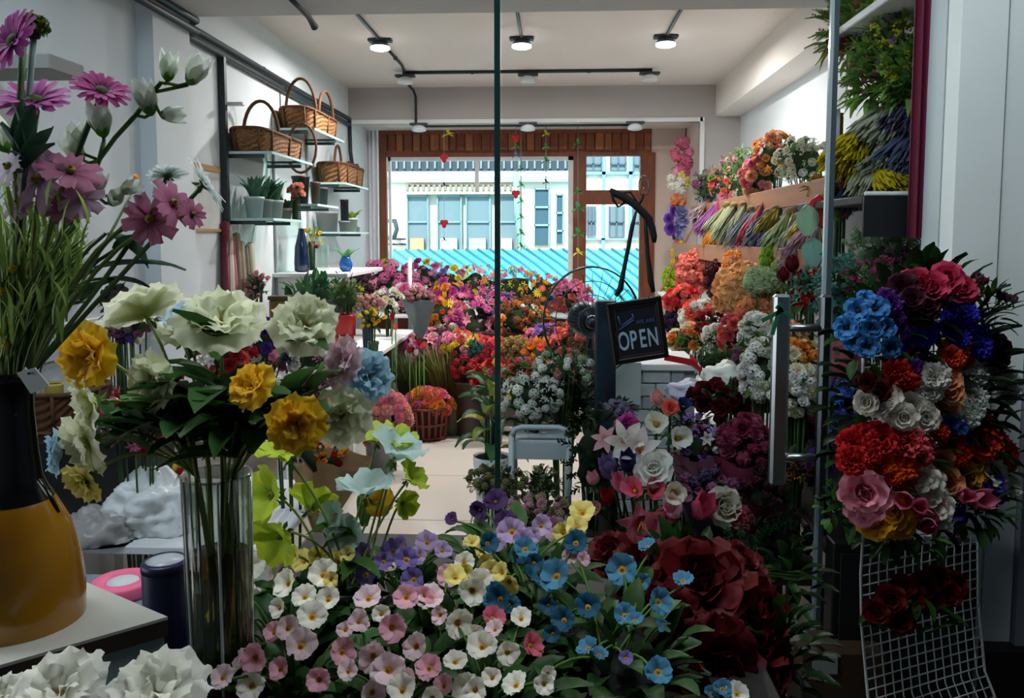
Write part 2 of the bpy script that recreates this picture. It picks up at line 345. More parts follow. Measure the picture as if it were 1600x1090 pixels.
# turquoise standing-seam roof below the houses
TQ = mat('turquoise_sheet', '#4fc4c4', .5, nz=.1, nscale=2); TQD = mat('turquoise_seam', '#1f7f98', .45)
A, B = P(560, 391, 15.4), P(1130, 389, 15.4); C_, D_ = P(560, 520, 10.2), P(1130, 520, 10.2)
rf = thing('turquoise_roof', 'turquoise standing-seam sheet metal roof across the street', 'roof', (0, 12, .2))
mb = MB(); mb.add([A, B, D_, C_, A-V((0, 0, .08)), B-V((0, 0, .08)), D_-V((0, 0, .08)), C_-V((0, 0, .08))],
                  [(0, 3, 2, 1), (4, 5, 6, 7), (0, 1, 5, 4), (3, 7, 6, 2), (0, 4, 7, 3), (1, 2, 6, 5)], smooth=False)
part('sheet', mb, TQ, rf)
n_ = (B-A).cross(C_-A).normalized(); n_ = n_ if n_.z > 0 else -n_
for k in range(-8, 30):
    s0 = k/30.0; pts = []
    for t in (0, .25, .5, .75, 1):
        u_ = s0+.24*t
        if 0 <= u_ <= 1: pts.append(A.lerp(C_, t)+(B.lerp(D_, t)-A.lerp(C_, t))*u_+n_*.01)
    if len(pts) > 1: part('seam', MB().tube(pts, .03, 4), TQD, rf)
part('gable_wall', bx(-6, 5, 10.6, 15.4, -3, -.3), HW, rf)
tag(part('street', bx(-20, 20, 8.8, 40, -3.2, -3), mat('street_asphalt', '#8b8f90', .9)), kind='structure')
# ================================================================ flower workshop
def petal(mb, L, W, a0, a1, phi=0, r0=0, z0=0, ruf=0, cup=0, nu=4, nv=4, shape='round', seed=0, u0=0, u1=1, mi=0, twist=0):
    "one petal leaving the axis at azimuth phi; a0 to a1 is its rise in degrees from root to tip"
    c, s_ = math.cos(phi), math.sin(phi); r = r0; z = z0; vs = []; us = []
    for i in range(nu+1):
        t = i/nu; a = rad(a0+(a1-a0)*t)
        if shape == 'round': wd = W*(.30+.70*math.sin(min(1, t*1.25)*math.pi/2))*(1 if t < .72 else math.sqrt(max(0, 1-((t-.72)/.34)**2)))
        elif shape == 'wide': wd = W*(.25+.75*min(1, t*1.5))*(1 if t < .8 else .8)
        elif shape == 'point': wd = W*max(.03, math.sin(math.pi*min(1, .1+.9*t)**.8))
        elif shape == 'strip': wd = W*(.6+.4*t)*(1 if t < .85 else .55)
        else: wd = W*max(.04, math.sin(math.pi*(.12+.86*t)))
        for j in range(nv+1):
            v = -1+2*j/nv; y = v*wd/2
            k = cup*v*v*wd + ruf*t*math.sin(v*4.7+seed*2.1+t*2)+ruf*.6*t*t*math.sin(v*9+seed) + twist*v*t*wd
            e = -ruf*.5*t*abs(math.sin(v*5+seed)) if i == nu else 0
            rr = r-math.sin(a)*k+e*math.cos(a); zz = z+math.cos(a)*k+e*math.sin(a)
            vs.append(V((c*rr-s_*y, s_*rr+c*y, zz))); us.append(u0+(u1-u0)*t)
        r += L/nu*math.cos(a); z += L/nu*math.sin(a)
    fs = [(i*(nv+1)+j, (i+1)*(nv+1)+j, (i+1)*(nv+1)+j+1, i*(nv+1)+j+1) for i in range(nu) for j in range(nv)]
    return mb.add(vs, fs, mi, us)
TAU = 2*math.pi
def ring(mb, n, L, W, a0, a1, r0, rnd, off=0, jit=6, **k):
    for i in range(n):
        petal(mb, L*rnd.uniform(.9, 1.08), W*rnd.uniform(.92, 1.08), a0+rnd.uniform(-jit, jit), a1+rnd.uniform(-jit, jit), TAU*(i+off)/n+rnd.uniform(-.08, .08), r0, seed=rnd.uniform(0, 9), **k)
def disc(mb, r, h, mi, n=10, z=0): mb.ell((0, 0, z), (r, r, h), n, 5, mi)
def calyx(mb, r, mi, L=.16):
    for i in range(5): petal(mb, L, L*.6, -60, 10, TAU*i/5, r*.3, -.04, nu=2, nv=2, shape='point', mi=mi)
# every builder makes a bloom about 1 across facing +Z: material 0 petals, 1 heart, 2 green
def f_primrose(m, r):
    ring(m, 6, .52, .46, 52, 4, .03, r, ruf=.035, cup=.10); disc(m, .115, .05, 1, z=.07); disc(m, .05, .05, 3, 8, .10); calyx(m, .2, 2)
def f_poppy(m, r):
    ring(m, 4, .56, .62, 50, 2, .02, r, ruf=.06, cup=.08, nu=5, nv=6); ring(m, 4, .48, .55, 64, 18, .02, r, off=.5, ruf=.07, cup=.1, nu=5, nv=6); disc(m, .09, .08, 1, z=.1); calyx(m, .2, 2)
def f_carnation(m, r):
    for n, L, a0, a1, rr in ((9, .50, 22, -12, .04), (8, .46, 44, 12, .03), (7, .42, 62, 32, .02), (5, .38, 78, 55, .01)): ring(m, n, L, .36, a0, a1, rr, r, off=r.random(), ruf=.075, cup=.05, nu=4, nv=4, shape='wide')
    calyx(m, .2, 2)
def f_rose(m, r):
    for n, L, W, a0, a1, rr in ((3, .30, .30, 95, 110, .05), (4, .36, .40, 82, 96, .08), (5, .42, .48, 66, 70, .10), (5, .46, .54, 46, 36, .11), (6, .48, .56, 22, -8, .10)): ring(m, n, L, W, a0, a1, rr, r, off=r.random(), ruf=.02, cup=.22, nu=4, nv=4)
    calyx(m, .25, 2, .3)
def f_gerbera(m, r):
    ring(m, 17, .44, .16, 10, -12, .08, r, nu=3, nv=2, shape='strip', cup=.1); ring(m, 15, .38, .14, 24, 6, .06, r, off=.5, nu=3, nv=2, shape='strip', cup=.1); ring(m, 14, .16, .05, 40, 30, .06, r, nu=2, nv=1, shape='strip', u1=.6)
    disc(m, .13, .06, 1, 12, .02); calyx(m, .2, 2)
def f_cosmos(m, r):
    ring(m, 8, .46, .25, 18, -6, .05, r, ruf=.025, cup=-.06, nu=4, nv=3, shape='wide'); disc(m, .085, .05, 1, 10, .02); calyx(m, .2, 2)
def f_daisy(m, r):
    ring(m, 12, .42, .13, 12, -6, .07, r, nu=3, nv=2, shape='strip'); disc(m, .12, .06, 1, 8, .02)
def f_tulip(m, r):
    ring(m, 3, .95, .56, 62, 100, .05, r, cup=.22, nu=5, nv=4, shape='oval'); ring(m, 3, .92, .52, 58, 96, .06, r, off=.5, cup=.22, nu=5, nv=4, shape='oval')
def f_lily(m, r):
    ring(m, 3, .66, .26, 55, -12, .03, r, cup=.12, nu=5, nv=3, shape='oval', ruf=.015); ring(m, 3, .64, .32, 50, -2, .03, r, off=.5, cup=.12, nu=5, nv=3, shape='oval', ruf=.02)
    for i in range(5): m.tube([(0, 0, .05), (.10*math.cos(i*1.26), .10*math.sin(i*1.26), .42)], .012, 4, 1)
def f_bell(m, r):
    ring(m, 5, .62, .44, 80, 40, .06, r, cup=.14, nu=4, nv=4, ruf=.02); disc(m, .07, .1, 1, 8, .15); calyx(m, .25, 2, .3)
def f_pansy(m, r):
    for k, (ph, L, W, a) in enumerate(((1.57, .46, .56, 12), (3.3, .44, .5, 10), (-.16, .44, .5, 10), (4.1, .42, .52, 6), (5.3, .42, .52, 6))): petal(m, L, W, a+18, a-8, ph, .02, .01*k, ruf=.05, cup=.06, seed=k*2.3, nu=4, nv=4)
    disc(m, .06, .04, 1, 8, .05)
def f_cluster(m, r):
    for k in range(26):
        z = 1-1.15*k/26; t = k*2.4; q = math.sqrt(max(0, 1-z*z)); d = V((q*math.cos(t), q*math.sin(t), z)); M = Matrix.Translation(d*.38) @ d.to_track_quat('Z', 'Y').to_matrix().to_4x4() @ Matrix.Rotation(r.uniform(0, 6), 4, 'Z')
        f = MB()
        for i in range(4): petal(f, .14, .13, 20, -5, TAU*i/4, .0, nu=2, nv=2, shape='round', u0=.3 if k % 3 else .0)
        m.cat(f, M)
    m.ell((0, 0, 0), (.3, .3, .28), 8, 5, 2)
def f_spray(m, r):
    for k in range(16):
        d = V((r.gauss(0, .5), r.gauss(0, .5), r.uniform(.3, 1))).normalized()*r.uniform(.35, .52)
        m.tube([(0, 0, -.4), d], .008, 3, 2, cap=False); f = MB()
        for i in range(5): petal(f, .09, .08, 35, 10, TAU*i/5, 0, nu=2, nv=1)
        m.cat(f, Matrix.Translation(d) @ d.to_track_quat('Z', 'Y').to_matrix().to_4x4())
def f_puff(m, r):
    "dried plume: a soft lump of many overlapping tongues"
    for k in range(34):
        z = 1-1.7*k/34; t = k*2.4; q = math.sqrt(max(0, 1-z*z)); d = V((q*math.cos(t), q*math.sin(t), z)); f = MB()
        for i in range(2): petal(f, .26, .26, 40, -20, i*3.14+r.uniform(0, 3), 0, nu=3, nv=2, ruf=.03, seed=r.uniform(0, 9), shape='round')
        m.cat(f, Matrix.Translation(d*.28) @ d.to_track_quat('Z', 'Y').to_matrix().to_4x4())
    m.ell((0, 0, 0), (.3, .3, .3), 8, 6, 0)
def f_plume(m, r):
    "long dried grass or wheat tuft pointing along +Z, one unit long"
    for k in range(24):
        t = k*2.4; q = .05+.05*r.random(); L = r.uniform(.75, 1); b = .12*math.sqrt((k+1)/24)
        c, s_ = math.cos(t), math.sin(t); pts = [V((c*q*.2, s_*q*.2, 0)), V((c*(q*.5+b*.5), s_*(q*.5+b*.5), L*.45)), V((c*(q+b), s_*(q+b), L*.8)), V((c*(q+b*1.2), s_*(q+b*1.2), L))]
        m.tube(pts, [.012, .022, .04, .012], 4, 0, us=[0, .3, .8, 1])
def f_spike(m, r):
    "upright flower spike, one unit long"
    m.tube([(0, 0, 0), (0, 0, .95)], .012, 4, 2)
    for k in range(22):
        z = .25+.72*k/22; t = k*2.4; q = .09*(1.1-z)+.02
        petal(m, .17*(1.25-z), .10, 50, 10, t, .01, z, nu=2, nv=2, u0=.3)
def f_bud(m, r):
    ring(m, 4, .8, .6, 50, 118, .04, r, cup=.2, nu=4, nv=4, shape='oval'); calyx(m, .5, 2, .35)
def f_leafspray(m, r):
    for k in range(14):
        z = k/14; t = k*2.4; petal(m, .36*(1.1-z*.5), .17, 45, -5, t, .01, z*.8, nu=3, nv=2, shape='oval')
    m.tube([(0, 0, 0), (0, 0, .85)], .012, 4, 2)
FB = {k[2:]: v for k, v in list(globals().items()) if k.startswith('f_')}
BM = {}
GREEN = '#3a5a2a'
def bloom_mesh(kind, c0, c1, heart='#d9a514', green=GREEN, var=0, edge=.22, tl=.35):
    key = (kind, c0, c1, heart, green, var, edge)
    if key not in BM:
        m = MB(); FB[kind](m, random.Random(hash(kind) % 97 + var*7 if False else sum(map(ord, kind))+var*7))
        BM[key] = m.mesh(kind+'_bloom', [petal_mat(c0, c1, tl, edge=edge), mat('heart'+str(heart), heart, .8, nz=.4, nscale=60), leaf_mat(green), mat('heart_eye', '#8a5a08', .8)])
    return BM[key]
# a colour is (throat, petal[, heart]); kept here so that one kind of flower shares one mesh
def bloom(parent, kind, col, pos, face, size, name='bloom', var=None, spin=None, rnd=RND, edge=.22, green=GREEN, sub=False):
    if isinstance(col, str): col = (col, col)
    me = bloom_mesh(kind, col[0], col[1], col[2] if len(col) > 2 else '#d9a514', green, rnd.randrange(2) if var is None else var, edge)
    return inst(name, me, parent, pos, look(face, spin, rnd), size)
def leaf_shape(mb, base, d, L, W, mi=0, kind='oval', curl=-25, seed=0, nu=4, nv=2, cup=.25):
    q = V(d).normalized().to_track_quat('X', 'Z').to_matrix().to_4x4(); f = MB()
    petal(f, L, W, 12, curl, 0, 0, 0, cup=cup, nu=nu, nv=nv, shape=kind, ruf=W*.06, seed=seed, mi=mi)
    return mb.cat(f, Matrix.Translation(V(base)) @ q)
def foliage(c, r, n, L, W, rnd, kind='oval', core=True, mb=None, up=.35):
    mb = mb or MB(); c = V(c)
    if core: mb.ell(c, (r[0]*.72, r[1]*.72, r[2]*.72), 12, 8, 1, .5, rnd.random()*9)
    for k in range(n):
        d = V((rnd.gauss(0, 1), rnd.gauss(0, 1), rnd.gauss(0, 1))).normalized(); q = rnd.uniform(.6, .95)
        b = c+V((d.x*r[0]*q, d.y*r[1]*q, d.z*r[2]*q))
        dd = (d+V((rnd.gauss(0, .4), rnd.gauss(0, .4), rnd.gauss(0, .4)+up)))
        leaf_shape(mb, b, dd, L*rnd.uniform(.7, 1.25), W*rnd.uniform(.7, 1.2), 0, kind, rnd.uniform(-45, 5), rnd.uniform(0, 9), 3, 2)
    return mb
def fib_dirs(n, axis, spread, rnd):
    "n directions spread over a cap (spread = 1 - cos of its half angle) about axis"
    q = V(axis).normalized().to_track_quat('Z', 'Y'); out = []
    for i in range(n):
        z = 1-spread*(i+.5)/n; t = i*2.39996+rnd.uniform(-.3, .3); s_ = math.sqrt(max(0, 1-z*z)); out.append((q @ V((s_*math.cos(t), s_*math.sin(t), z))).normalized())
    return out
DARKG = '#14220f'
def wrapcone(c, r, base, col, name, root, k=1, n=18, shape=None, lab=None):
    "crumpled paper or film sleeve from a gathered foot up to a flared rim"
    c = V(c); b = V(base)
    def f(i, j):
        t = j*TAU; q = (.16+.84*i**.8)*r*(1+.10*math.sin(t*5+i*4)*i); z = b.z+(c.z-b.z)*i+.10*r*math.sin(t*4)*i
        return V((b.x+(c.x-b.x)*i+math.cos(t)*q, b.y+(c.y-b.y)*i+math.sin(t)*q, z))
    return part(name, MB().grid(f, 6, 24), mat('wrap'+str(col), col, .35, nz=.15, nscale=8, bump=.4), root, lab)
def mass(name, label, catg, px, py, Y, w, h, n, s, kinds, cols, base=None, pot=None, wrap=None, leafc='#2c4a22', leafn=26, leafL=.055, leafW=.022, dep=.75, seed=None, group=None, axis=(0, -.8, .62), spread=1.15, szj=.2, edge=.22, up=.35, bname='bloom', leafkind='oval', core=True, faceout=.8, shell=(.84, 1.04)):
    "a bunch of blooms over a dome of leaves; sizes w, h, s are what the photograph shows in pixels at room depth Y"
    rnd = random.Random(seed if seed is not None else int(px*7+py*13)); c = P(px, py, Y); rx, rz, m = S(w/2, Y), S(h/2, Y), S(s, Y); ry = max(rx*dep, .02)
    if Y > 2.6: c.x = max(c.x, XL+rx*1.08) if c.x < 0 else min(c.x, XR-rx*1.05)
    zb = base if base is not None else c.z-rz*1.1
    root = thing(name, label, catg, (c.x, c.y, zb), group)
    r = (max(rx-m*.3, .01), max(ry-m*.3, .01), max(rz-m*.3, .01))
    if isinstance(kinds, str): kinds = [kinds]
    for d in fib_dirs(n, axis, spread, rnd):
        q = rnd.uniform(*shell); p = c+V((d.x*r[0]*q, d.y*r[1]*q, d.z*r[2]*q))
        nd = V((d.x/max(r[0], .01), d.y/max(r[1], .01), d.z/max(r[2], .01))).normalized()
        f = nd*faceout+V((rnd.gauss(0, .3), rnd.gauss(0, .3)-.18, rnd.gauss(0, .3)+.2))
        bloom(root, rnd.choice(kinds), rnd.choice(cols), p, f, m*rnd.uniform(1-szj, 1+szj), bname, rnd=rnd, edge=edge, green=leafc)
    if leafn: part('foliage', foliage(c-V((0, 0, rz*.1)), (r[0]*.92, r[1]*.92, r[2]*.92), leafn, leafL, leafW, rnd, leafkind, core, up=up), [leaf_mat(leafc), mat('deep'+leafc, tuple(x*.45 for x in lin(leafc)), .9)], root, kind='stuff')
    if pot:
        col, pr, ph = pot[:3]; pr = pr*rx; z1 = zb+ph
        mb = MB().lathe([(pr*.78, zb), (pr, z1), (pr*1.05, z1), (pr*1.05, z1-.012), (pr*.95, z1-.014)], 20, (c.x, c.y, 0)); part(pot[3] if len(pot) > 3 else 'pot', mb, mat('pot'+str(col), col, .45), root)
        if c.z-rz*.6 > z1: part('stem', stems_mb((c.x, c.y, z1-.04), c, r[0]*.5, pr*.5, 9, rnd), leaf_mat('#33502a'), root, kind='stuff')
    elif wrap:
        wrapcone(c-V((0, 0, rz*.15)), rx*1.02, (c.x, c.y+ry*.2, zb), wrap, 'wrapping', root)
    elif base is not None and c.z-rz*.6 > zb+.02:
        part('stem', stems_mb((c.x, c.y, zb), c, r[0]*.6, min(r[0], .03), 11, rnd), leaf_mat('#33502a'), root, kind='stuff')
    return root
def stems_mb(b, c, rt, rb, n, rnd, r=.004):
    mb = MB(); b = V(b); c = V(c)
    for k in range(n):
        t = rnd.uniform(0, 6.28); q = rnd.random()**.5
        mb.tube([b+V((math.cos(t)*q*rb, math.sin(t)*q*rb, 0)), b.lerp(c, .5)+V((math.cos(t)*q*(rb+rt)/2, math.sin(t)*q*(rb+rt)/2, 0)), c+V((math.cos(t)*q*rt, math.sin(t)*q*rt, 0))], r, 4)
    return mb
def curve(a, b, bend, n=7, sag=(0, 0, 0)):
    a = V(a); b = V(b); s_ = V(bend); return [a.lerp(b, t)+s_*(4*t*(1-t)) for t in [i/n for i in range(n+1)]]
# ================================================================ lamps and conduits
GLOW = mat('lamp_diffuser', '#ffffff', .5, emit=9); OFFD = mat('unlit_diffuser', '#dfe4e6', .4); LB = mat('lamp_body', '#3b454a', .5)
def ceiling_lamp(label, c, lit, group=None):
    t = thing('ceiling_lamp', label, 'lamp', c, group); x, y, z = c
    part('base', MB().box((x, y, z-.012), (.17, .07, .022), bev=.006), LB, t)
    part('housing', MB().lathe([(.03, z-.02), (.05, z-.03), (.066, z-.045), (.066, z-.06)], 20, (x, y, 0)), LB if lit else OFFD, t)
    part('diffuser', MB().lathe([(.001, z-.082), (.045, z-.08), (.068, z-.072), (.068, z-.056)], 20, (x, y, 0)), GLOW if lit else OFFD, t)
    if lit:
        l = lamp('lamp_light', 'AREA', (x, y, z-.09), (0, 0, 0), 37, (1, .93, .87), .13); l.data.shape = 'DISK'; l.parent = t; l.location = (0, 0, -.09)
zc = ZC
LITX = [P(px, 78, 5.75).x for px in (594, 815, 1040)]
for x, l in zip(LITX, ('lit round ceiling lamp nearest the left wall', 'lit round ceiling lamp in the middle of the white ceiling', 'lit round ceiling lamp nearest the right beam')):
    ceiling_lamp(l, (x, 5.75, zc), True)
def conduit(label, pts, r=.011, clips=()):
    mb = MB().tube(pts, r, 8); t = thing('conduit', label, 'conduit', pts[0]); part('pipe', mb, CABLE, t)
    for c in clips: part('clip', MB().box(c, (.03, .03, .03), bev=.006), CABLE, t)
    return t
for x, l in zip(LITX, ('left', 'middle', 'right')):
    conduit('black conduit along the ceiling ending at the %s lit lamp' % l, [(x, 4.1, zc-.012), (x, 5.68, zc-.012)], .011, [(x, 4.9, zc-.014)])
YT = 6.86; xs = [P(px, 124, YT).x for px in (633, 825, 1015)]
conduit('black conduit from the left lit lamp back to the cross run', [(LITX[0], 5.82, zc-.012), (LITX[0], YT-.3, zc-.012), (xs[0], YT-.03, zc-.012)], .011, [(LITX[0], 6.3, zc-.014)])
conduit('black conduit running across the ceiling near the back wall', [(xs[0]-.02, YT, zc-.014), (xs[2]+.02, YT, zc-.014)], .014, [((xs[0]*.45+xs[1]*.55), YT, zc-.016), ((xs[1]+xs[2])/2, YT, zc-.016)])
for x, l in zip(xs, ('left end', 'middle', 'right end')): ceiling_lamp('unlit spot lamp at the %s of the ceiling cross conduit' % l, (x, YT, zc-.028), False)
YL = YB-.03; x0 = P(650, 200, YL).x
conduit('black conduit dropping down the grey lintel and along its lower edge', [(P(643, 140, YL).x, YL-.25, zc-.012), (x0-.02, YL-.02, zc-.03), (x0, YL, zc-.09), (x0, YL, 2.55), (x0+.05, YL, 2.535), (P(1000, 203, YL).x, YL, 2.535)], .012)
for px, l in ((655, 'left end'), (825, 'middle'), (992, 'right end')): ceiling_lamp('white unlit lamp at the %s of the conduit under the lintel' % l, (P(px, 204, YL-.03).x, YL-.045, 2.56), False)
conduit('short black conduit hanging loose under the cross beam', [P(452, -4, 3.72), P(466, 10, 3.82), P(482, 26, 3.98), P(489, 38, 4.08), P(492, 43, 4.1)], [.012, .012, .014, .017, .02])
xw = XL+.025
def wallpt(px, py, x=xw): return PX(px, py, x)
for dz, l in ((0, 'upper'), (-.055, 'lower')):
    a = wallpt(330, 66); b = wallpt(545, 182)
    za = (a.z+b.z)/2+dz
    conduit('%s of two black conduits running along the left wall' % l, [(XL+.11, 2.7, za), (XL+.11, 4.12, za), (xw, 4.2, za), (xw, 6.2, za-.01), (xw, YB-.06, za)] + ([(xw, YB-.04, za-.3), (xw+.02, YB-.04, za-.46)] if dz == 0 else []), .019, [(xw, yy, za) for yy in (4.5, 5.3, 6.4)])
ZR = za
# ================================================================ shelves on the left wall
GSH = glass_mat('shelf_glass', '#d5ebe6', .9); GSE = mat('shelf_edge', '#b9d6d2', .2)
BRK = mat('bracket_steel', '#4d565c', .4, .6)
def upright(label, y, z0, z1, col=CABLE, r=.016): tag(part('shelf_upright', MB().box((XL+r, y, (z0+z1)/2), (r*2, r*2, z1-z0), bev=.004), col), label, 'shelf upright')
upright('black shelf upright on the left wall nearest the street', 4.64, 1.02, ZR, CABLE, .02)
upright('slim grey shelf upright beside the dark pots', 5.5, 1.0, 2.32, mat('grey_upright', '#9aa0a2', .5), .01)
upright('slim grey shelf upright below the far basket', 6.25, 1.0, 2.3, MATS['grey_upright'], .01)
def shelf(label, y0, y1, z, xf=-1.65):
    t = thing('glass_shelf', label, 'shelf', (XL, y0, z))
    part('board', bx(XL, xf, y0, y1, z-.012, z, bev=.002), GSH, t); part('edge', bx(xf-.004, xf+.002, y0, y1, z-.014, z+.001, bx(XL, xf, y0-.002, y0+.003, z-.014, z+.001)), GSE, t)
    for y in (y0+.04, y1-.06): part('bracket', bx(XL, xf-.06, y, y+.012, z-.035, z-.013, bev=.002), BRK, t)
ZA, ZB_, ZF, ZC2, ZD, ZE, ZG = 2.0, 1.61, 2.25, 1.73, 1.93, 1.54, 1.25
shelf('glass shelf holding the long wicker basket', 4.66, 5.45, ZA); shelf('glass shelf holding the leafy planters', 4.66, 5.2, ZB_)
shelf('topmost glass shelf under the handled basket', 5.52, 6.3, ZF); shelf('glass shelf with tapered dark pots', 5.55, 6.1, ZC2)
shelf('glass shelf under the far basket with purple cloth', 6.3, 7.1, ZD); shelf('glass shelf with small grey pots below far basket', 6.3, 7.1, ZE)
part('wall_board', bx(XL, -1.42, 5.45, 6.6, ZG-.03, ZG, bev=.004), WHITE); tag(COL.objects[-1], 'white ledge with blue vases against the left wall', 'shelf')
WICK = mat('wicker', '#a87a4c', .8, nz=.45, nscale=40, stretch=(1, 1, 5), c2='#5e3c1f'); WICKD = mat('dark_wicker', '#6b4326', .8, nz=.4, nscale=40)
def basket(label, c, lx, ly, h, arches=(), flare=1.12, m=WICK, dip=.0, cloth=None):
    "woven tray or basket: stakes, weave rings, braided rim and hoop handles"
    t = thing('wicker_basket', label, 'basket', c); x, y, z = c; n = 40; vs = []; fs = []; R_ = 9
    def pt(k, i, o=0):
        a = TAU*k/n; ca, sa = math.cos(a), math.sin(a); e = .55; q = (1+(flare-1)*i)+o
        end = abs(sa)**2
        return V((x+math.copysign(abs(ca)**e, ca)*lx/2*q, y+math.copysign(abs(sa)**e, sa)*ly/2*q, z+h*i*(1+dip*end)))
    for i in range(R_+1):
        for k in range(n): vs.append(pt(k, i/R_, .018*(1 if (i+k) % 2 else -1)))
    for i in range(R_):
        for k in range(n): fs.append((i*n+k, i*n+(k+1) % n, (i+1)*n+(k+1) % n, (i+1)*n+k))
    fs.append(tuple(range(n))[::-1])
    part('body', MB().add(vs, fs, smooth=False), m, t)
    part('rim', MB().tube([pt(k, 1) for k in range(n+1)], .010, 6), WICKD, t)
    part('foot_rim', MB().tube([pt(k, .02) for k in range(n+1)], .009, 6), WICKD, t)
    for k in range(0, n, 4): part('stake', MB().tube([pt(k, 0, .03), pt(k, .5, .03), pt(k, 1, .03)], .007, 5), WICKD, t)
    for (y1, y2, x1, x2, hh) in arches:
        a = V((x+x1, y+y1, z+h)); b = V((x+x2, y+y2, z+h))
        part('handle', MB().tube([a.lerp(b, (1-math.cos(u*math.pi))/2)+V((0, 0, hh*math.sin(u*math.pi))) for u in [i/14 for i in range(15)]], .011, 6), WICKD, t)
    if cloth: part('cloth', MB().ell((x, y+ly*.4, z+h*1.0), (lx*.45, ly*.16, h*.45), 14, 8, 0, .5, 3), mat('cloth'+cloth, cloth, .8, bump=.5), t)
    return t
basket('long wicker tray basket with one hoop handle on the glass shelf', (-1.8, 5.02, ZA), .25, .66, .12, [(-.12, -.12, -.11, .11, .21)], dip=.15)
basket('wicker basket with two tall hoops on the topmost shelf', (-1.8, 5.9, ZF), .25, .66, .13, [(-.2, -.2, -.11, .11, .24), (-.1, .28, .1, .1, .2)], dip=.15)
basket('small wicker basket holding purple cloth near the back corner', (-1.79, 6.72, ZD), .25, .62, .15, [(.02, .24, -.06, -.06, .2)], dip=.1, cloth='#4a2a3a')
tag(part('hanging_hoop', MB().tube([V((-1.74, 5.5, 2.28))+V((.0, .02*math.sin(u*9), 0))+V((.10*math.sin(u*TAU), 0, -.17+.17*math.cos(u*TAU))) for u in [i/20 for i in range(21)]], .010, 6), WICKD), 'loose wicker hoop hanging in front of the upper basket', 'hoop')
# planters and pots
def planter(label, c, r, h, col, leaves=None, n=12, L=.2, catg='planter', name='planter', taper=.75, square=False):
    t = thing(name, label, catg, c); x, y, z = c
    part('pot', MB().lathe([(r*taper, z), (r, z+h), (r*1.06, z+h), (r*1.06, z+h-.015), (r*.92, z+h-.017), (r*.7, z+h-.05)], 4 if square else 18, (x, y, 0)), mat('pot'+col, col, .5, nz=.1), t)
    if leaves:
        rnd = random.Random(int(y*100))
        for k in range(n):
            a = rnd.uniform(0, 6.28); part('leaf', leaf_shape(MB(), (x+math.cos(a)*r*.3, y+math.sin(a)*r*.3, z+h-.03), (math.cos(a)*.5, math.sin(a)*.5, rnd.uniform(.5, 1.3)), L*rnd.uniform(.7, 1.1), .045, 0, 'oval', rnd.uniform(-50, -5), k), leaf_mat(leaves), t)
    return t
planter('pale blue planter of glossy leaves nearest the black upright', (-1.8, 4.76, ZB_), .058, .13, '#b9cfd2', '#3f6b52', 14, .17)
planter('grey green planter of upright leaves, second from the upright', (-1.78, 4.88, ZB_), .05, .12, '#9aa8a6', '#2f5a46', 14, .18)
planter('pale grey planter of dark leaves, third from the upright', (-1.76, 5.0, ZB_), .055, .12, '#c3cdd0', '#35603c', 14, .16)
planter('small stone planter with trailing leaves at shelf end', (-1.74, 5.13, ZB_), .05, .075, '#a9a49c', '#3c5f30', 14, .12)
mass('posy', 'peach pink posy at the end of the planter shelf', 'posy', 463, 300, 5.14, 26, 30, 8, 12, 'rose', [('#f3c7b3', '#e8a58c')], leafc='#42632f', leafn=16, leafL=.04, base=ZB_)
planter('large black tapered pot on the second shelf', (-1.8, 5.66, ZC2), .062, .2, '#171b1c'); planter('narrow brown tapered pot beside the black one', (-1.72, 5.74, ZC2), .036, .165, '#6b5a4a')
planter('slim dark grey tall pot on the second shelf', (-1.74, 6.0, ZC2), .04, .14, '#50565a'); planter('square black bottle pot below far basket', (-1.74, 6.62, ZE), .034, .27, '#2a2f33', taper=.95)
planter('square grey pot on the low glass shelf', (-1.82, 6.38, ZE), .09, .16, '#8f9292', taper=.9, square=True); planter('little grey round pot on the low glass shelf', (-1.70, 6.45, ZE), .045, .09, '#80858a')
planter('clear pot with moss green plant', (-1.72, 6.78, ZE), .05, .12, '#c9d2c4', '#8aa04a', 12, .12); planter('small white cup at the far end of low shelf', (-1.72, 6.95, ZE), .03, .06, '#cfd6d2')
def vase(label, c, prof, col, rough=.12, n=20, name='vase', metal=0):
    t = thing(name, label, 'vase', c); part('body', MB().lathe([(r, z+c[2]) for r, z in prof], n, (c[0], c[1], 0)), mat('glaze'+col, col, rough, metal, spec=.6), t); return t
BOT = [(.03, 0), (.052, .01), (.055, .06), (.048, .18), (.03, .25), (.02, .3), (.024, .31), (.018, .305)]
vase('tall dark blue bottle vase on the white ledge', (-1.79, 5.62, ZG), BOT, '#16294a')
vase('short bright blue vase on the white ledge', (-1.5, 5.72, ZG), [(.025, 0), (.045, .02), (.05, .06), (.034, .1), (.03, .11), (.026, .105)], '#1d5fae')
t = thing('seedling', 'small green seedling in the short blue vase', 'plant', (-1.5, 5.72, ZG+.1))
for k in range(5): part('leaf', leaf_shape(MB(), (-1.5, 5.72, ZG+.05), (math.cos(k*1.3), math.sin(k*1.3), 1.5), .16, .04, 0, 'oval', -40, k), leaf_mat('#3f7a4c'), t)
t = thing('glass_vase', 'clear glass vase with red and yellow stems on the ledge', 'vase', (-1.67, 5.68, ZG)); part('body', MB().lathe([(.05, ZG), (.055, ZG+.02), (.055, ZG+.19)], 16, (-1.67, 5.68, 0)), glass_mat('vase_glass', '#eef5f0', 1.0), t)
mass('flower_bunch', 'loose red and yellow stems in the clear ledge vase', 'flowers', 488, 377, 5.68, 34, 40, 9, 9, ['tulip', 'daisy'], [('#8a1418', '#c2222a'), ('#d8b21c', '#e8cf3a')], base=ZG+.01, leafc='#7d8a45', leafn=22, leafL=.1, leafW=.012, core=False, up=1)
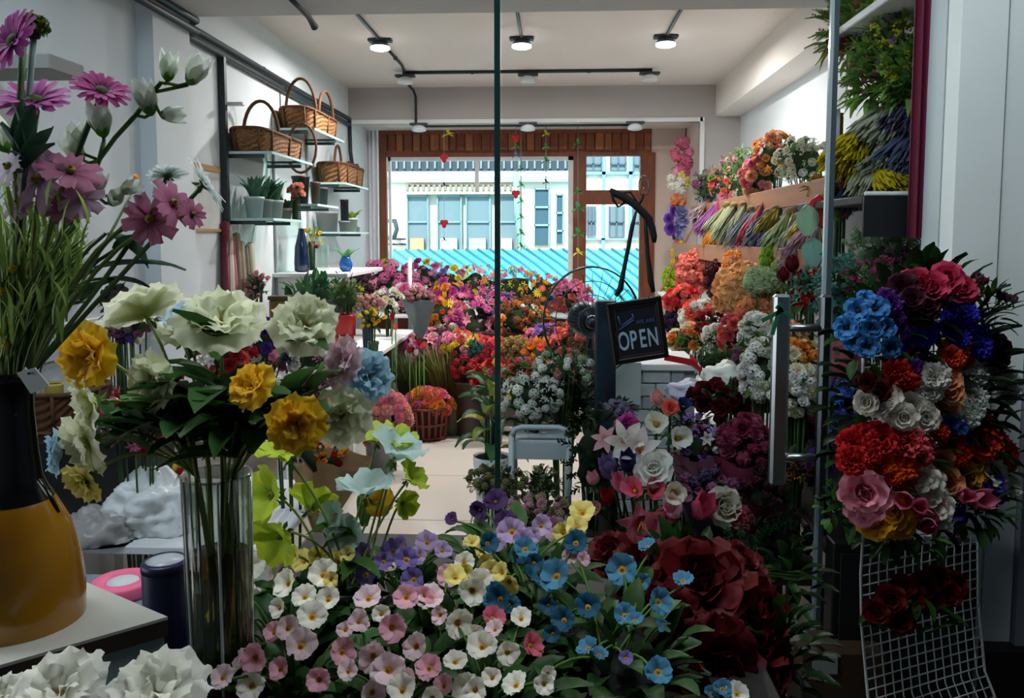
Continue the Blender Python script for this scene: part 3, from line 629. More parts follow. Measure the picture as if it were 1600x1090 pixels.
# ---- rolls of wrapping paper standing on the left bench
BEN = .72
bench = thing('display_bench', 'long white bench along the left wall under the flowers', 'bench', (-1.56, 4.8, 0))
part('top', bx(XL+.005, -1.17, 3.45, 6.7, BEN-.035, BEN, bev=.006), WHITE, bench)
for y in (3.5, 4.7, 6.6):
    for x in (-1.9, -1.22): part('leg', bx(x-.02, x+.02, y-.02, y+.02, 0, BEN-.035), WHITE, bench)
ROLLC = ['#6d1a2c', '#b9a48c', '#d8c9b4', '#c05a6a', '#8f7358', '#a58f78', '#7a6650', '#c9b79f']
for k in range(8):
    px = 340+7.2*k; a = P(px+14, 555, 4.5+.03*k); b = P(px, (348, 360, 352, 370, 365, 378, 385, 380)[k], 4.6+.02*k); a.z = BEN; a.x = max(a.x, XL+.06); b.x = max(b.x, XL+.03)
    t = thing('paper_roll', '%s roll of wrapping paper, %s of the eight leaning' % (('burgundy', 'tan', 'cream', 'rose', 'brown', 'fawn', 'dark tan', 'ivory')[k], ('first', 'second', 'third', 'fourth', 'fifth', 'sixth', 'seventh', 'last')[k]), 'paper roll', a, 'wrapping paper rolls on the left bench')
    part('sheet', MB().tube([a, b], .024, 12), mat('roll%d' % k, ROLLC[k], .5, nz=.2, nscale=20, stretch=(1, 1, .1)), t); part('core', MB().tube([b, b+(b-a).normalized()*.006], .011, 8), mat('roll_core', '#6e5337', .9), t)
# ---- things on the walls
tag(part('wall_shelf', bx(XL, -1.61, 2.53, 2.72, 2.035, 2.085, bev=.004), mat('grey_board', '#8d8a86', .6)), 'grey wooden board shelf high on the left wall', 'shelf')
fr = thing('notice_board', 'small framed notice on the left wall behind cosmos', 'frame', (XL, 4.4, 1.5))
part('frame', bx(XL, XL+.02, 4.22, 4.58, 1.53, 1.545, bx(XL, XL+.02, 4.22, 4.58, 1.87, 1.9)), mat('gold_wood', '#b98a4c', .5), fr); part('paper', bx(XL, XL+.008, 4.22, 4.58, 1.54, 1.88), mat('notice_paper', '#d9dcd8', .7, nz=.15, nscale=9), fr)
tag(part('reflection_strip', bx(XL, XL+.12, 4.68, 4.72, 2.27, 2.29, bev=.004), mat('reflection_white', '#f4f6f6', .4)), 'slim white strip standing in for a light reflection beside the black shelf upright', 'bracket')  # white strip put where a small light reflection shows on the wall
tag(part('baseboard_left', bx(XL, XL+.015, 2.55, 3.7, 1.02, 1.16, bev=.004), WHITE), kind='structure')
# ---- white curtains in the left of the back recess
def drape(name, label, px0, px1, y, z0, z1, n, amp, m):
    a, b = P(px0, 300, y).x, P(px1, 300, y).x; return tag(part(name, pleat(a, b, y, z0, z1, amp, n), m), label, 'curtain')
drape('white_curtain', 'white pleated curtain left of the timber window', 556, 592, 8.3, .8, 2.6, 6, .03, mat('white_curtain_cloth', '#eceef2', .8))
# ---- pull cord strings with little ornaments in the back window
ORN = {'r': '#d3222e', 'g': '#4f9a55', 'y': '#d9d04a', 'b': '#4f8ac0', 'k': '#333333', 'p': '#e06a4a'}
def string(label, px, y0, y1, items, Y=8.2, vine=False):
    a, b = P(px, y0, Y), P(px, y1, Y); a.z = 2.62
    t = thing('ornament_string', label, 'ornament string', (a.x, a.y, a.z)); part('thread', MB().tube([a, b], .004 if vine else .002, 4), leaf_mat('#6d9a86') if vine else mat('thread', '#c9c9c9', .6), t)
    for py, c, s_ in items:
        p = P(px, py, Y)
        if c in 'rp':
            mb = MB().ell(p+V((-.018, 0, .012)), (.026, .012, .026), 8, 6).ell(p+V((.018, 0, .012)), (.026, .012, .026), 8, 6).ell(p-V((0, 0, .016)), (.024, .011, .032), 8, 6); part('heart_ornament', mb, mat('orn'+c, ORN[c], .5), t)
        else:
            mb = MB()
            for i in range(4): leaf_shape(mb, p, (math.cos(i*1.9), -.4, math.sin(i*1.9)), .05*s_, .035*s_, 0, 'oval', -10, i)
            part('leaf_ornament', mb, leaf_mat(ORN[c]), t)
string('string with one red heart left in the back window', 694, 205, 415, [(247, 'r', 1), (290, 'k', .8), (349, 'r', 1), (375, 'k', .7)])
string('string with a yellow leaf at the header', 700, 203, 212, [(210, 'y', 1.4)])
string('string with red hearts and a blue leaf beside glass edge', 806, 205, 410, [(216, 'r', 1.4), (230, 'g', 1), (244, 'b', 1), (303, 'r', .9)])
string('green vine string with leaves in the window middle', 814, 205, 392, [(265, 'g', 1), (290, 'g', 1), (315, 'g', 1), (340, 'g', 1), (365, 'g', 1.2), (385, 'g', 1)], vine=True)
string('thin green vine string with yellow leaf near the door', 853, 205, 300, [(210, 'y', 1), (230, 'g', 1), (252, 'g', 1.2), (285, 'k', .8)], vine=True)
string('leafy string on the brown door post', 903, 205, 420, [(224, 'g', 1), (300, 'g', 1.2), (326, 'g', 1.6), (366, 'g', 1.6), (395, 'y', 1.2)], vine=True)
# ================================================================ flowers inside the shop: left and centre
pk = ('#fadfe6', '#ee9cba'); hp = ('#f8c4da', '#dd6ea6'); mg = ('#e88ac4', '#c44a9c'); rd = ('#c42a34', '#a8141f'); dr = ('#7a0f18', '#5a0a12'); co = ('#f8bcaa', '#ea7464')
pe = ('#f8d9bf', '#eeb28a'); og = ('#f6c47a', '#e8943e'); ye = ('#e8b52a', '#ecd046'); cr = ('#f2ead0', '#e9e2c6'); wh = ('#e9ecd9', '#f0efe8'); li = ('#d6c2e6', '#9f7cc4'); pu = ('#7a4aa8', '#4e2a86')
bl = ('#6aa3d8', '#2f62b8'); nv = ('#2a3f9a', '#1c2468'); gr = ('#a8b878', '#7d9a4a'); sg = ('#c9ceb0', '#a3ab8a'); br = ('#b98a5a', '#8a5a34'); mv = ('#c89ab0', '#9a5a80'); tl = ('#5a8a80', '#2e5e5a')
DKW0 = mat('dark_table_wood', '#4a3426', .6, nz=.3)
bb = thing('window_bench', 'low white bench under the back window', 'bench', (-.2, 7.6, 0))
part('top', bx(-1.7, .66, 7.0, 8.3, .78, .81, bev=.005), WHITE, bb)
for x in (-1.65, .62):
    for y in (7.05, 8.25): part('leg', bx(x-.02, x+.02, y-.02, y+.02, 0, .78), WHITE, bb)
cb = thing('display_table', 'low stepped dark wood table in the middle of the shop', 'table', (-.45, 6.45, 0))
part('top', bx(-.95, .35, 6.15, 6.95, .52, .55, bev=.005), DKW0, cb); part('step', bx(-.95, .35, 6.5, 6.95, .55, .72, bev=.005), DKW0, cb)
for x in (-.9, .3):
    for y in (6.05, 6.9): part('leg', bx(x-.02, x+.02, y-.02, y+.02, 0, .52), DKW0, cb)
def B(label, px, py, Y, w, h, n, s, k, c, name='bouquet', catg='bouquet', **kw): return mass(name, label, catg, px, py, Y, w*1.28, h*1.2, int(n*1.35), s*1.18, k, c, **kw)
W_ = .81; T0, T1 = .55, .72
# on the window bench, left to right
B('big pink hydrangea bunch left under the back window', 598, 438, 7.6, 86, 56, 22, 17, 'cluster', [pk, hp], base=W_)
B('dusty plum bunch at the left end of the window bench', 556, 448, 7.4, 42, 46, 16, 11, 'puff', [('#8a6a72', '#5e3f4a')], base=W_)
B('small yellow bunch by the window post', 604, 414, 7.9, 24, 20, 8, 9, 'daisy', [ye], base=W_)
B('magenta and yellow bunch behind the white pole', 660, 432, 7.8, 60, 50, 24, 11, ['carnation', 'spray', 'daisy'], [mg, ye, hp], base=W_)
B('mixed purple and pink bunch left of the glass edge', 700, 446, 7.5, 62, 62, 30, 11, ['carnation', 'spray', 'spike'], [li, hp, pu, ye], base=W_)
B('yellow and pink airy bunch under the turquoise roof', 745, 446, 7.6, 70, 60, 30, 12, ['spray', 'daisy', 'lily'], [ye, pk, hp, og], base=W_)
B('airy orange and yellow bunch right of the glass edge', 800, 452, 7.5, 80, 60, 34, 12, ['spray', 'lily', 'spray'], [ye, og, hp, co], base=W_)
B('red and lilac airy bunch beside the fan', 848, 456, 7.4, 60, 56, 28, 12, ['spray', 'daisy'], [co, li, og, ye], base=W_)
B('small violet bunch near the fan guard', 780, 476, 7.2, 50, 36, 16, 11, ['spray', 'pansy'], [li, bl, hp], base=W_)
# on the stepped table
B('coral and yellow posies in the middle display', 692, 492, 6.75, 74, 56, 28, 13, ['carnation', 'tulip', 'daisy'], [ye, og, co, hp], base=T1)
B('long pink gladiolus cascade in the middle display', 735, 508, 6.6, 60, 80, 24, 15, ['spike', 'carnation', 'lily'], [hp, pk, mg], base=T1)
B('lilac and pink sprays leaning on the glass edge', 765, 490, 6.7, 54, 70, 26, 13, ['spray', 'spike', 'carnation'], [li, pk, hp], base=T1)
B('rust brown dried bunch in the middle display', 816, 498, 6.6, 80, 60, 34, 12, ['spray', 'puff'], [br, og, ('#c08a6a', '#9a5a3a')], base=T1)
B('sage and cream lace bunch in the middle display', 700, 528, 6.4, 60, 40, 22, 12, ['spray', 'cluster'], [sg, cr, mv], base=T0)
B('golden dried bunch beside the fan guard', 838, 512, 6.5, 46, 50, 22, 10, ['spray'], [og, ye, br], base=T1)
B('coral carnation mound in the middle display', 760, 552, 6.05, 74, 50, 24, 15, 'carnation', [co, ('#f08a90', '#d84a60')], base=T0)
B('crimson hydrangea mound low in the display', 735, 574, 5.95, 60, 44, 20, 15, 'cluster', [('#d0566a', '#a8243c'), rd], base=0, pot=('#3a2a22', .7, .42))
B('dark teal leaf ball beside the crimson mound', 738, 548, 5.95, 34, 30, 14, 12, 'puff', [tl], base=T0)
B('single folded coral tulip bunch in tan paper', 838, 556, 5.9, 34, 36, 6, 16, 'tulip', [co, og], wrap='#c9a070', base=T0-.1)
B('tan dried fan beside the coral tulips', 806, 544, 6.0, 44, 36, 20, 12, 'puff', [('#c9b27a', '#a88a50')], base=T0)
for r in [('magenta carnation bunch in a floor bucket left of the table', 668, 545, 6.35, 60, 56, 24, 14, ['carnation', 'lily'], [hp, mg, pk], 0), ('rose and gold bunch in a floor bucket before the table', 716, 540, 6.0, 60, 46, 24, 13, ['carnation', 'daisy'], [co, ye, pk], 0),
 ('coral red mound low beside the leaf plant', 770, 590, 5.7, 56, 46, 20, 15, 'carnation', [co, rd], 0), ('violet and pink bunch at the right of the table', 850, 540, 6.3, 60, 60, 26, 13, ['carnation', 'spray'], [li, hp, pk], T0), ('yellow and magenta bunch on the table top step', 705, 470, 6.9, 60, 60, 26, 13, ['daisy', 'carnation'], [ye, mg, hp, og], T1),
 ('pink and white bunch at the left of the window bench', 640, 470, 7.2, 60, 56, 26, 13, ['carnation', 'spray'], [pk, wh, hp], W_), ('crimson bunch behind the fan guard', 890, 470, 7.4, 60, 60, 26, 13, ['carnation', 'lily'], [hp, co, pk], W_), ('rust and pink bunch behind the fan motor', 900, 530, 6.2, 70, 60, 26, 14, ['carnation', 'puff'], [br, pk, co], .55)]:
    B(*r[:-1], base=r[-1], pot=('#4a4a4a', .5, .28, 'bucket') if r[-1] == 0 else None)
# sleeve bouquets and tulips beside the white rail
B('dusty pink statice bunch in a grey paper sleeve', 655, 466, 6.0, 40, 30, 22, 9, 'cluster', [('#d0a2a4', '#b07478')], wrap='#6d8088', base=P(655, 530, 6.0).z)
st = thing('sleeve_stand', 'thin white pole behind the pink bunch', 'pole', P(641, 480, 7.2)); a = P(641, 480, 7.2); part('pole', MB().tube([(a.x, a.y, .0), (a.x, a.y, P(641, 402, 7.2).z)], .02, 8), WHITE, st)
for k, (px, py, c, w) in enumerate(((612, 500, rd, 'dark red'), (618, 516, co, 'coral'), (640, 552, rd, 'crimson'), (650, 556, ('#d8d8b0', '#eceadb'), 'cream'), (662, 545, co, 'orange'), (655, 540, rd, 'scarlet'))):
    p = P(px, py, 5.75); t = thing('tulip', '%s tulip standing %s above the grass' % (w, ('highest left', 'just below the dark red one', 'lowest', 'beside the crimson one', 'rightmost', 'behind the cream one')[k]), 'tulip', (p.x, p.y, 0), 'single tulips above the grass')
    bloom(t, 'tulip', c, p, (.1, -.3, 1), .06); part('stem', MB().tube([(p.x, p.y, 0), p], .005, 5), leaf_mat('#5a7a3a'), t)
# grass pots and the three floor baskets
def grass(label, px, py, Y, w, h, n, cols, base=0):
    rnd = random.Random(int(px)); c = P(px, py, Y); rx, rz = S(w/2, Y), S(h/2, Y); t = thing('grass_pot', label, 'grass', (c.x, c.y, base)); mbs = [MB() for _ in cols]
    for k in range(n):
        a = rnd.uniform(0, 6.28); q = rnd.random()**.5; d = V((math.cos(a)*q*rx, math.sin(a)*q*rx*.7, 0)); o = V((c.x, c.y, c.z-rz))+d*.55; e = V((c.x, c.y, c.z+rz*rnd.uniform(.3, 1.1)))+d*rnd.uniform(.9, 1.4)
        mbs[k % len(cols)].tube([o, o.lerp(e, .5)+V((0, 0, rz*.25)), e], [.004, .004, .001], 3, us=[0, .5, 1])
    for mb, c_ in zip(mbs, cols): part('blades', mb, leaf_mat(c_), t, kind='stuff')
    part('pot', MB().lathe([(rx*.5, base), (rx*.62, c.z-rz), (rx*.65, c.z-rz+.01), (rx*.6, c.z-rz)], 20, (c.x, c.y, 0)), mat('grasspot', '#5a5348', .7), t)
grass('fine green ornamental grass left of the floor baskets', 652, 590, 6.35, 84, 84, 380, ['#4a5a2c', '#66713a', '#2f4426'])
grass('olive ornamental grass right of the green grass', 705, 580, 6.02, 90, 84, 360, ['#7d7338', '#8f8a4a', '#5a5a2c'])
FL = .0
def crate(t, c, rx, h, m, name='slat', ry=None):
    "slatted round floor basket"
    x, y = c[0], c[1]; n = 18
    part('inner_wall', MB().lathe([(rx*.74, 0.005), (rx*.93, h-.01)], 20, (x, y, 0)), mat('basket_inner', '#26130c', .9), t)
    for k in range(n):
        a = TAU*k/n; d = V((math.cos(a), math.sin(a), 0)); o = V((x, y, 0)); part(name, MB().tube([o+d*rx*.78+V((0, 0, .004)), o+d*rx*.98+V((0, 0, h))], .013, 5), m, t)
    for z, q in ((.02, .80), (h*.5, .9), (h, 1.0)): part('hoop', MB().tube([V((x+math.cos(TAU*k/24)*rx*q, y+math.sin(TAU*k/24)*rx*q, z)) for k in range(25)], .011, 6), m, t)
def floor_basket(label, px, py, Y, w, h, n, s, k, cols, bw, bh, m):
    t = B(label, px, py, Y, w/1.22, h/1.1, n, s, k, cols, name='flower_basket', catg='flower basket', base=0); c = P(px, py, Y); crate(t, c, S(bw/2, Y), bh, m); return t
REDW = mat('red_cane', '#6d2a1c', .6, nz=.3); DKW = mat('brown_cane', '#4a2a1a', .6, nz=.3)
floor_basket('orange carnations in a slatted reddish basket on the floor', 670, 632, 5.85, 78, 56, 44, 14, 'carnation', [co, og, ('#f0a070', '#e8703a'), hp], 66, .24, REDW)
floor_basket('red carnations in a brown basket behind the orange ones', 712, 632, 6.3, 54, 40, 24, 13, 'carnation', [rd, co], 48, .28, DKW)
pb_ = B('wide mound of pink carnations in a grey zinc bucket', 596, 652, 5.0, 80, 82, 64, 16, 'carnation', [('#fbd4dc', '#ee8aa4'), ('#f9c4c4', '#f09aa8'), ('#fbdcd0', '#f2b0a4')], name='flower_bucket', catg='flower bucket', base=0, pot=('#8b8f93', .55, .26, 'bucket'))
# on the left bench, nearest last
B('dark green wrapped bunch of broad leaves on the bench', 492, 462, 5.3, 92, 60, 0, 10, 'rose', [rd], leafc='#2f5a34', leafn=60, leafL=.10, leafW=.045, base=BEN, wrap='#12241f', up=1.2)
B('brown twig bunch behind the red bucket', 535, 455, 5.5, 50, 50, 14, 10, ['spike'], [br, gr], base=BEN, leafc='#5a5a34')
t = thing('red_bucket', 'glossy red bucket standing on the left bench', 'bucket', P(535, 582, 4.75)); c = P(535, 582, 4.75); c.z = BEN
part('body', MB().lathe([(.055, BEN), (.085, P(535, 494, 4.75).z), (.09, P(535, 490, 4.75).z), (.08, P(535, 492, 4.75).z)], 24, (c.x, c.y, 0)), mat('red_enamel', '#c8141c', .25, spec=.6), t)
part('rib', MB().lathe([(.0745, .9), (.078, .905), (.0765, .915)], 24, (c.x, c.y, 0), close=False), mat('red_enamel_dark', '#8f0e14', .25), t)
B('leafy foliage bunch standing in the red bucket', 540, 462, 4.78, 46, 50, 10, 9, ['spike', 'bud'], [gr, sg], name='foliage_bunch', catg='foliage', base=BEN+.01, leafc='#4d6a34', leafn=40, leafL=.07, leafW=.02)
B('pale pink lace bunch in a dark blue vase', 574, 474, 5.4, 44, 26, 18, 10, 'cluster', [('#eccac0', '#d89a92')], base=BEN, pot=('#1f3048', .35, .3, 'vase'))
B('yellow tulip posy in a small green vase', 582, 500, 5.2, 30, 26, 10, 9, 'tulip', [ye], base=BEN, pot=('#2c5a3c', .5, .09, 'vase'))
B('white blossom bunch beside the yellow posy', 606, 470, 6.2, 40, 36, 16, 11, ['spray', 'carnation'], [wh, cr], base=BEN)
B('yellow lily bunch behind the red bucket', 550, 462, 6.3, 30, 36, 12, 11, ['lily', 'daisy'], [ye, wh], base=BEN)
B('pink tulip posy standing in the silver jug', 404, 446, 4.7, 28, 34, 9, 9, 'tulip', [('#f0c0bc', '#d08a90')], base=BEN+.16, leafc='#2f4a30', leafL=.06)
vase('silver jug holding pink tulips on the left bench', (P(410, 500, 4.7).x, 4.7, BEN), [(.05, 0), (.055, .02), (.06, .15), (.045, .22), (.04, .28), (.047, .30), (.042, .298)], '#aab0b4', .3, metal=.7, name='jug')
tin = thing('gold_tin', 'gold and green tin box on the left bench', 'tin', P(440, 530, 4.9)); c = P(440, 530, 4.9); part('body', bx(c.x-.06, c.x+.06, 4.85, 4.95, BEN, P(0, 466, 4.9).z, bev=.008), mat('gold_tin_paint', '#9a8a34', .3, .5, nz=.4, nscale=6), tin); part('lid', bx(c.x-.065, c.x+.065, 4.845, 4.955, P(0, 466, 4.9).z, P(0, 460, 4.9).z, bev=.004), mat('brown_lid', '#4a3a22', .4), tin)
left_row = [
 ('pink and purple mixed bunch behind the white poppies', 418, 535, 4.1, 96, 70, 30, 15, ['carnation', 'pansy', 'rose'], [hp, pk, pu, wh]),
 ('rose and white bunch beside the red bucket', 478, 552, 4.2, 80, 70, 26, 15, ['carnation', 'rose', 'spray'], [pk, wh, mv]),
 ('coral posy at the bench edge', 446, 520, 4.6, 50, 40, 16, 12, 'carnation', [co, hp]),
 ('red and white bunch low on the bench', 356, 560, 3.8, 80, 70, 24, 16, ['rose', 'lily'], [rd, wh, co]),
 ('violet and cream bunch beside the paper rolls', 205, 505, 3.2, 66, 66, 26, 15, ['pansy', 'carnation'], [mv, pu, cr]),
 ('dark plum bunch by the column on the left bench', 182, 470, 3.22, 40, 50, 22, 14, 'puff', [('#7a6a72', '#4a3a48'), ('#8a7a6a', '#5a4a40')]),
 ('crimson and pink bunch left of the glass vase', 205, 640, 3.25, 90, 70, 26, 17, ['lily', 'rose'], [hp, rd, pk]),
 ('white and rose lilies behind the glass vase', 300, 640, 3.6, 110, 90, 30, 18, ['lily', 'carnation'], [pk, wh, rd]),
 ('scarlet and white lilies above the kraft paper', 400, 668, 3.5, 90, 80, 26, 17, ['lily', 'rose'], [rd, wh, co, pk]),
 ('pink hydrangea bunch at the near bench corner', 480, 610, 3.9, 80, 60, 24, 16, ['cluster', 'carnation'], [pk, mv, wh])]
for r in left_row: B(*r, base=.45 if r[3] < 3.4 else BEN, seed=int(r[1]), leafc='#2a4420')
low = [('red striped lilies low in front of the bench', 215, 660, 2.75, 100, 80, 24, 18, ['lily', 'bud'], [rd, hp, wh], .38),
 ('orange and red lily bunch below the kraft paper', 455, 690, 3.0, 80, 50, 18, 17, ['lily', 'tulip'], [og, rd, wh], .5)]
for r in low: B(*r[:-1], base=0, leafc='#1f351a')
# ================================================================ display rack and flowers on the right
TAN = mat('tan_board', '#9c6a48', .6, nz=.2, nscale=6, stretch=(1, .2, 4))
rack = thing('display_rack', 'four-tier tan and white flower rack along the right wall', 'rack', (1.4, 5, 0))
Z1, Z2, Z3, Z4 = 1.69, 1.36, 1.0, .6
for z, xf, m in ((Z1, 1.27, TAN), (Z2, 1.12, TAN), (Z3, .98, WHITE), (Z4, .72, WHITE)):
    part('shelf_board', bx(xf, XR-.002, 3.56, 7.45, z-.025, z, bev=.003), WHITE, rack); part('lip', bx(xf-.015, xf-.001, 3.56, 7.45, z-.03, z+(.085 if z in (Z1, Z2) else .0), bev=.003), m, rack)
for y in (3.6, 5.2, 7.4): part('upright', bx(XR-.05, XR-.004, y-.02, y+.02, 0, Z1-.03), WHITE, rack); part('leg', bx(.76, .8, y-.02, y+.02, 0, Z4-.03), WHITE, rack); part('strut', MB().tube([(.78, y, Z4-.03), (1.3, y, Z1-.03)], .010, 6), TAN, rack)
def RX(label, px, py, X, w, h, n, s, k, c, name='bouquet', catg='bouquet', **kw): return mass(name, label, catg, px, py, X*FP/(px-865), w*1.22, h*1.18, int(n*1.25), s*1.15, k, c, **kw)
# top tier: pastel bunches
AX = (-.75, -.35, .5)
top = [('grey green dried bunch at the far end of the top tier', 1108, 292, 1.42, 40, 52, 20, 12, ['spray', 'puff'], [tl, mv, sg]),
 ('pink and green bunch second from far on the top tier', 1136, 282, 1.42, 48, 62, 26, 12, ['spray', 'carnation'], [pk, gr, co]),
 ('pale green and cream bunch on the top tier', 1160, 268, 1.42, 46, 66, 26, 12, ['spray', 'spike'], [gr, cr, pk]),
 ('salmon pink bunch low on the top tier', 1190, 276, 1.38, 56, 60, 26, 14, ['carnation', 'rose'], [('#f4b8b8', '#e27a8a'), pe, pk]),
 ('peach and orange bunch standing tallest on the top tier', 1212, 240, 1.45, 60, 62, 28, 13, ['carnation', 'lily'], [pe, ('#f2c27a', '#e09a4a'), co]),
 ('cream lace bunch at the near end of the top tier', 1254, 252, 1.45, 76, 66, 44, 13, ['spray', 'cluster'], [cr, ('#e6e4cc', '#cfd0b2'), wh]),
 ('yellow dried bunch hanging at the near end of the top board', 1278, 296, 1.34, 26, 44, 16, 11, 'puff', [('#d8a82a', '#c48a1a')])]
for r in top: RX(*r, base=Z1, axis=AX, spread=1.3, leafc='#4a6a3a', leafn=22, leafL=.07)
# second tier: long dried tufts lying side by side and hanging over the board
def tufts(name, label, a, b, n, cols, wd, rnd, group=None, catg='dried bunch', k=1.0):
    "a tied bundle of n plumes from foot a to tip b"
    a = V(a); b = V(b); d = b-a; L = d.length; t = thing(name, label, catg, a, group); side = d.cross(V((0, .6, 1))).normalized(); oth = d.cross(side).normalized()
    for i in range(n):
        o = side*rnd.uniform(-1, 1)*wd*.5+oth*rnd.uniform(-.5, .5)*wd*.5; e = (d.normalized()+side*rnd.uniform(-.18, .18)+oth*rnd.uniform(-.15, .15)); c = rnd.choice(cols); c = (c, c) if isinstance(c, str) else c
        inst('plume', bloom_mesh('plume', c[0], c[1], var=i % 3), t, a+o*.5, look(e, rnd=rnd), (wd*k*1.1, wd*k*1.1, L*rnd.uniform(.85, 1.05)))
    part('tie', MB().lathe([(wd*.28, -.012), (wd*.3, 0), (wd*.28, .012)], 10, close=False) and MB().tube([a+d*.08, a+d*.14], wd*.3, 10), mat('twine', '#8a7350', .9), t)
    return t
row2 = [(1102, 318, 1080, 352, ['#c8b6b8', '#b59aa4'], 'mauve and grey'), (1122, 316, 1098, 372, ['#c04a8a', '#9a5a9a'], 'magenta'), (1128, 340, 1108, 388, ['#e0a224', '#d08a18'], 'orange yellow'), (1140, 316, 1112, 366, ['#c4c49a', '#aab08a'], 'straw'),
 (1152, 316, 1124, 378, ['#a9b48c', '#8f9c78'], 'sage'), (1166, 314, 1138, 382, ['#b2ba94', '#98a080'], 'pale sage'), (1178, 322, 1150, 386, ['#7a7f92', '#8f93a2'], 'slate blue'), (1192, 320, 1164, 382, ['#c85a6a', '#b2404e'], 'rose red'),
 (1204, 328, 1176, 390, ['#9aa2b0', '#7f8aa0'], 'blue grey'), (1216, 324, 1186, 376, ['#c2b44a', '#a89a3a'], 'olive yellow'), (1222, 346, 1200, 392, ['#7a6ab0', '#6252a0'], 'violet'), (1240, 326, 1208, 394, ['#c0cc9a', '#a4b884'], 'lime sage'),
 (1254, 334, 1226, 396, ['#b8c0a8', '#98a48c'], 'silver green'), (1268, 330, 1242, 384, ['#d0c070', '#b8a85a'], 'wheat yellow'), (1284, 340, 1258, 392, ['#c8a0a4', '#b07a80'], 'dusty rose')]
rnd = random.Random(5)
for i, (x0, y0, x1, y1, c, w) in enumerate(row2):
    Y = 1.28*FP/(x0-865); a = P(x0, y0, Y+.05); b = P(x1, y1, Y-.16)
    tufts('dried_bundle', '%s dried grass tuft drooping over the second tier board' % w, a, b, 8, c, .12, rnd, 'dried grass tufts on the second tier', k=1.25)
for px, py, c, w in ((1262, 345, '#8fb89a', 'pale green'), (1280, 330, '#c4343c', 'red'), (1270, 395, '#7fb0a4', 'aqua')):
    t = thing('painted_palm', '%s painted palm leaf at the near end of second tier' % w, 'dried leaf', P(px, py+22, 3.3)); p = P(px, py, 3.3)
    part('blade', leaf_shape(MB(), p-V((0, 0, .06)), (-.2, -.5, 1), .14, .09, 0, 'oval', -15, 1, 5, 4), leaf_mat(c), t); part('stem', MB().tube([p-V((-.06, -.1, .22)), p-V((0, 0, .05))], .004, 5), leaf_mat('#8a7a4a'), t)
# third tier: soft puffs
PU = lambda label, px, py, X, w, h, c, n=16, s=None, **kw: RX(label, px, py, X, w, h, n, s or w*.42, 'puff', c, name='dried_flower_bunch', catg='dried flowers', axis=AX, spread=1.4, leafn=0, base=kw.pop('base', Z3), **kw)
third = [('coral pink preserved bunch at the far end of the third tier', 1088, 428, 1.12, 56, 62, [co, ('#e8a090', '#d87a6a')]), ('dark maroon preserved bunch beside the coral one', 1120, 436, 1.12, 36, 50, [('#6a2a34', '#4e1a22'), ('#8a4a4a', '#6a3038')]),
 ('light orange preserved bunch on the third tier', 1160, 418, 1.15, 58, 46, [('#f0b45a', '#e89a3a'), pe]), ('big peach preserved bunch in the middle third tier', 1168, 456, 1.05, 92, 76, [('#f4cfa0', '#eab87c'), ('#f0c090', '#e0a468')]),
 ('lime green preserved bunch above the peach one', 1203, 406, 1.12, 28, 40, [('#a8cc4a', '#8ab830')]), ('pale mint preserved bunch on the third tier', 1190, 440, .98, 46, 40, [('#d0deb8', '#b8ca98')]),
 ('mauve preserved bunch near end of the third tier', 1238, 410, 1.12, 34, 50, [('#c8a4ae', '#b08a98')]), ('pale green preserved bunch near end of third tier', 1222, 430, 1.1, 34, 50, [('#c8d4a8', '#a8bc84')]),
 ('orange blush preserved bunch hanging below the peach one', 1186, 484, .98, 50, 44, [('#f0b484', '#e49a60')])]
for r in third: PU(*r)
rnd = random.Random(8)
for k, (px, py) in enumerate(((1223, 440), (1238, 425), (1246, 445), (1240, 478))):
    p = P(px, py, 3.25); t = thing('protea', 'dark red tulip shaped dried bloom, %s of four by the handle' % ('leftmost', 'topmost', 'rightmost', 'lowest')[k], 'flower', (p.x+.02, p.y+.05, .61))
    bloom(t, 'bud', dr, p, (-.1, -.3, 1), .085); part('stem', MB().tube([(p.x+.02, p.y+.05, .61), (p.x+.01, p.y+.02, p.z-.1), p], .005, 5), leaf_mat('#4a5a2a'), t)
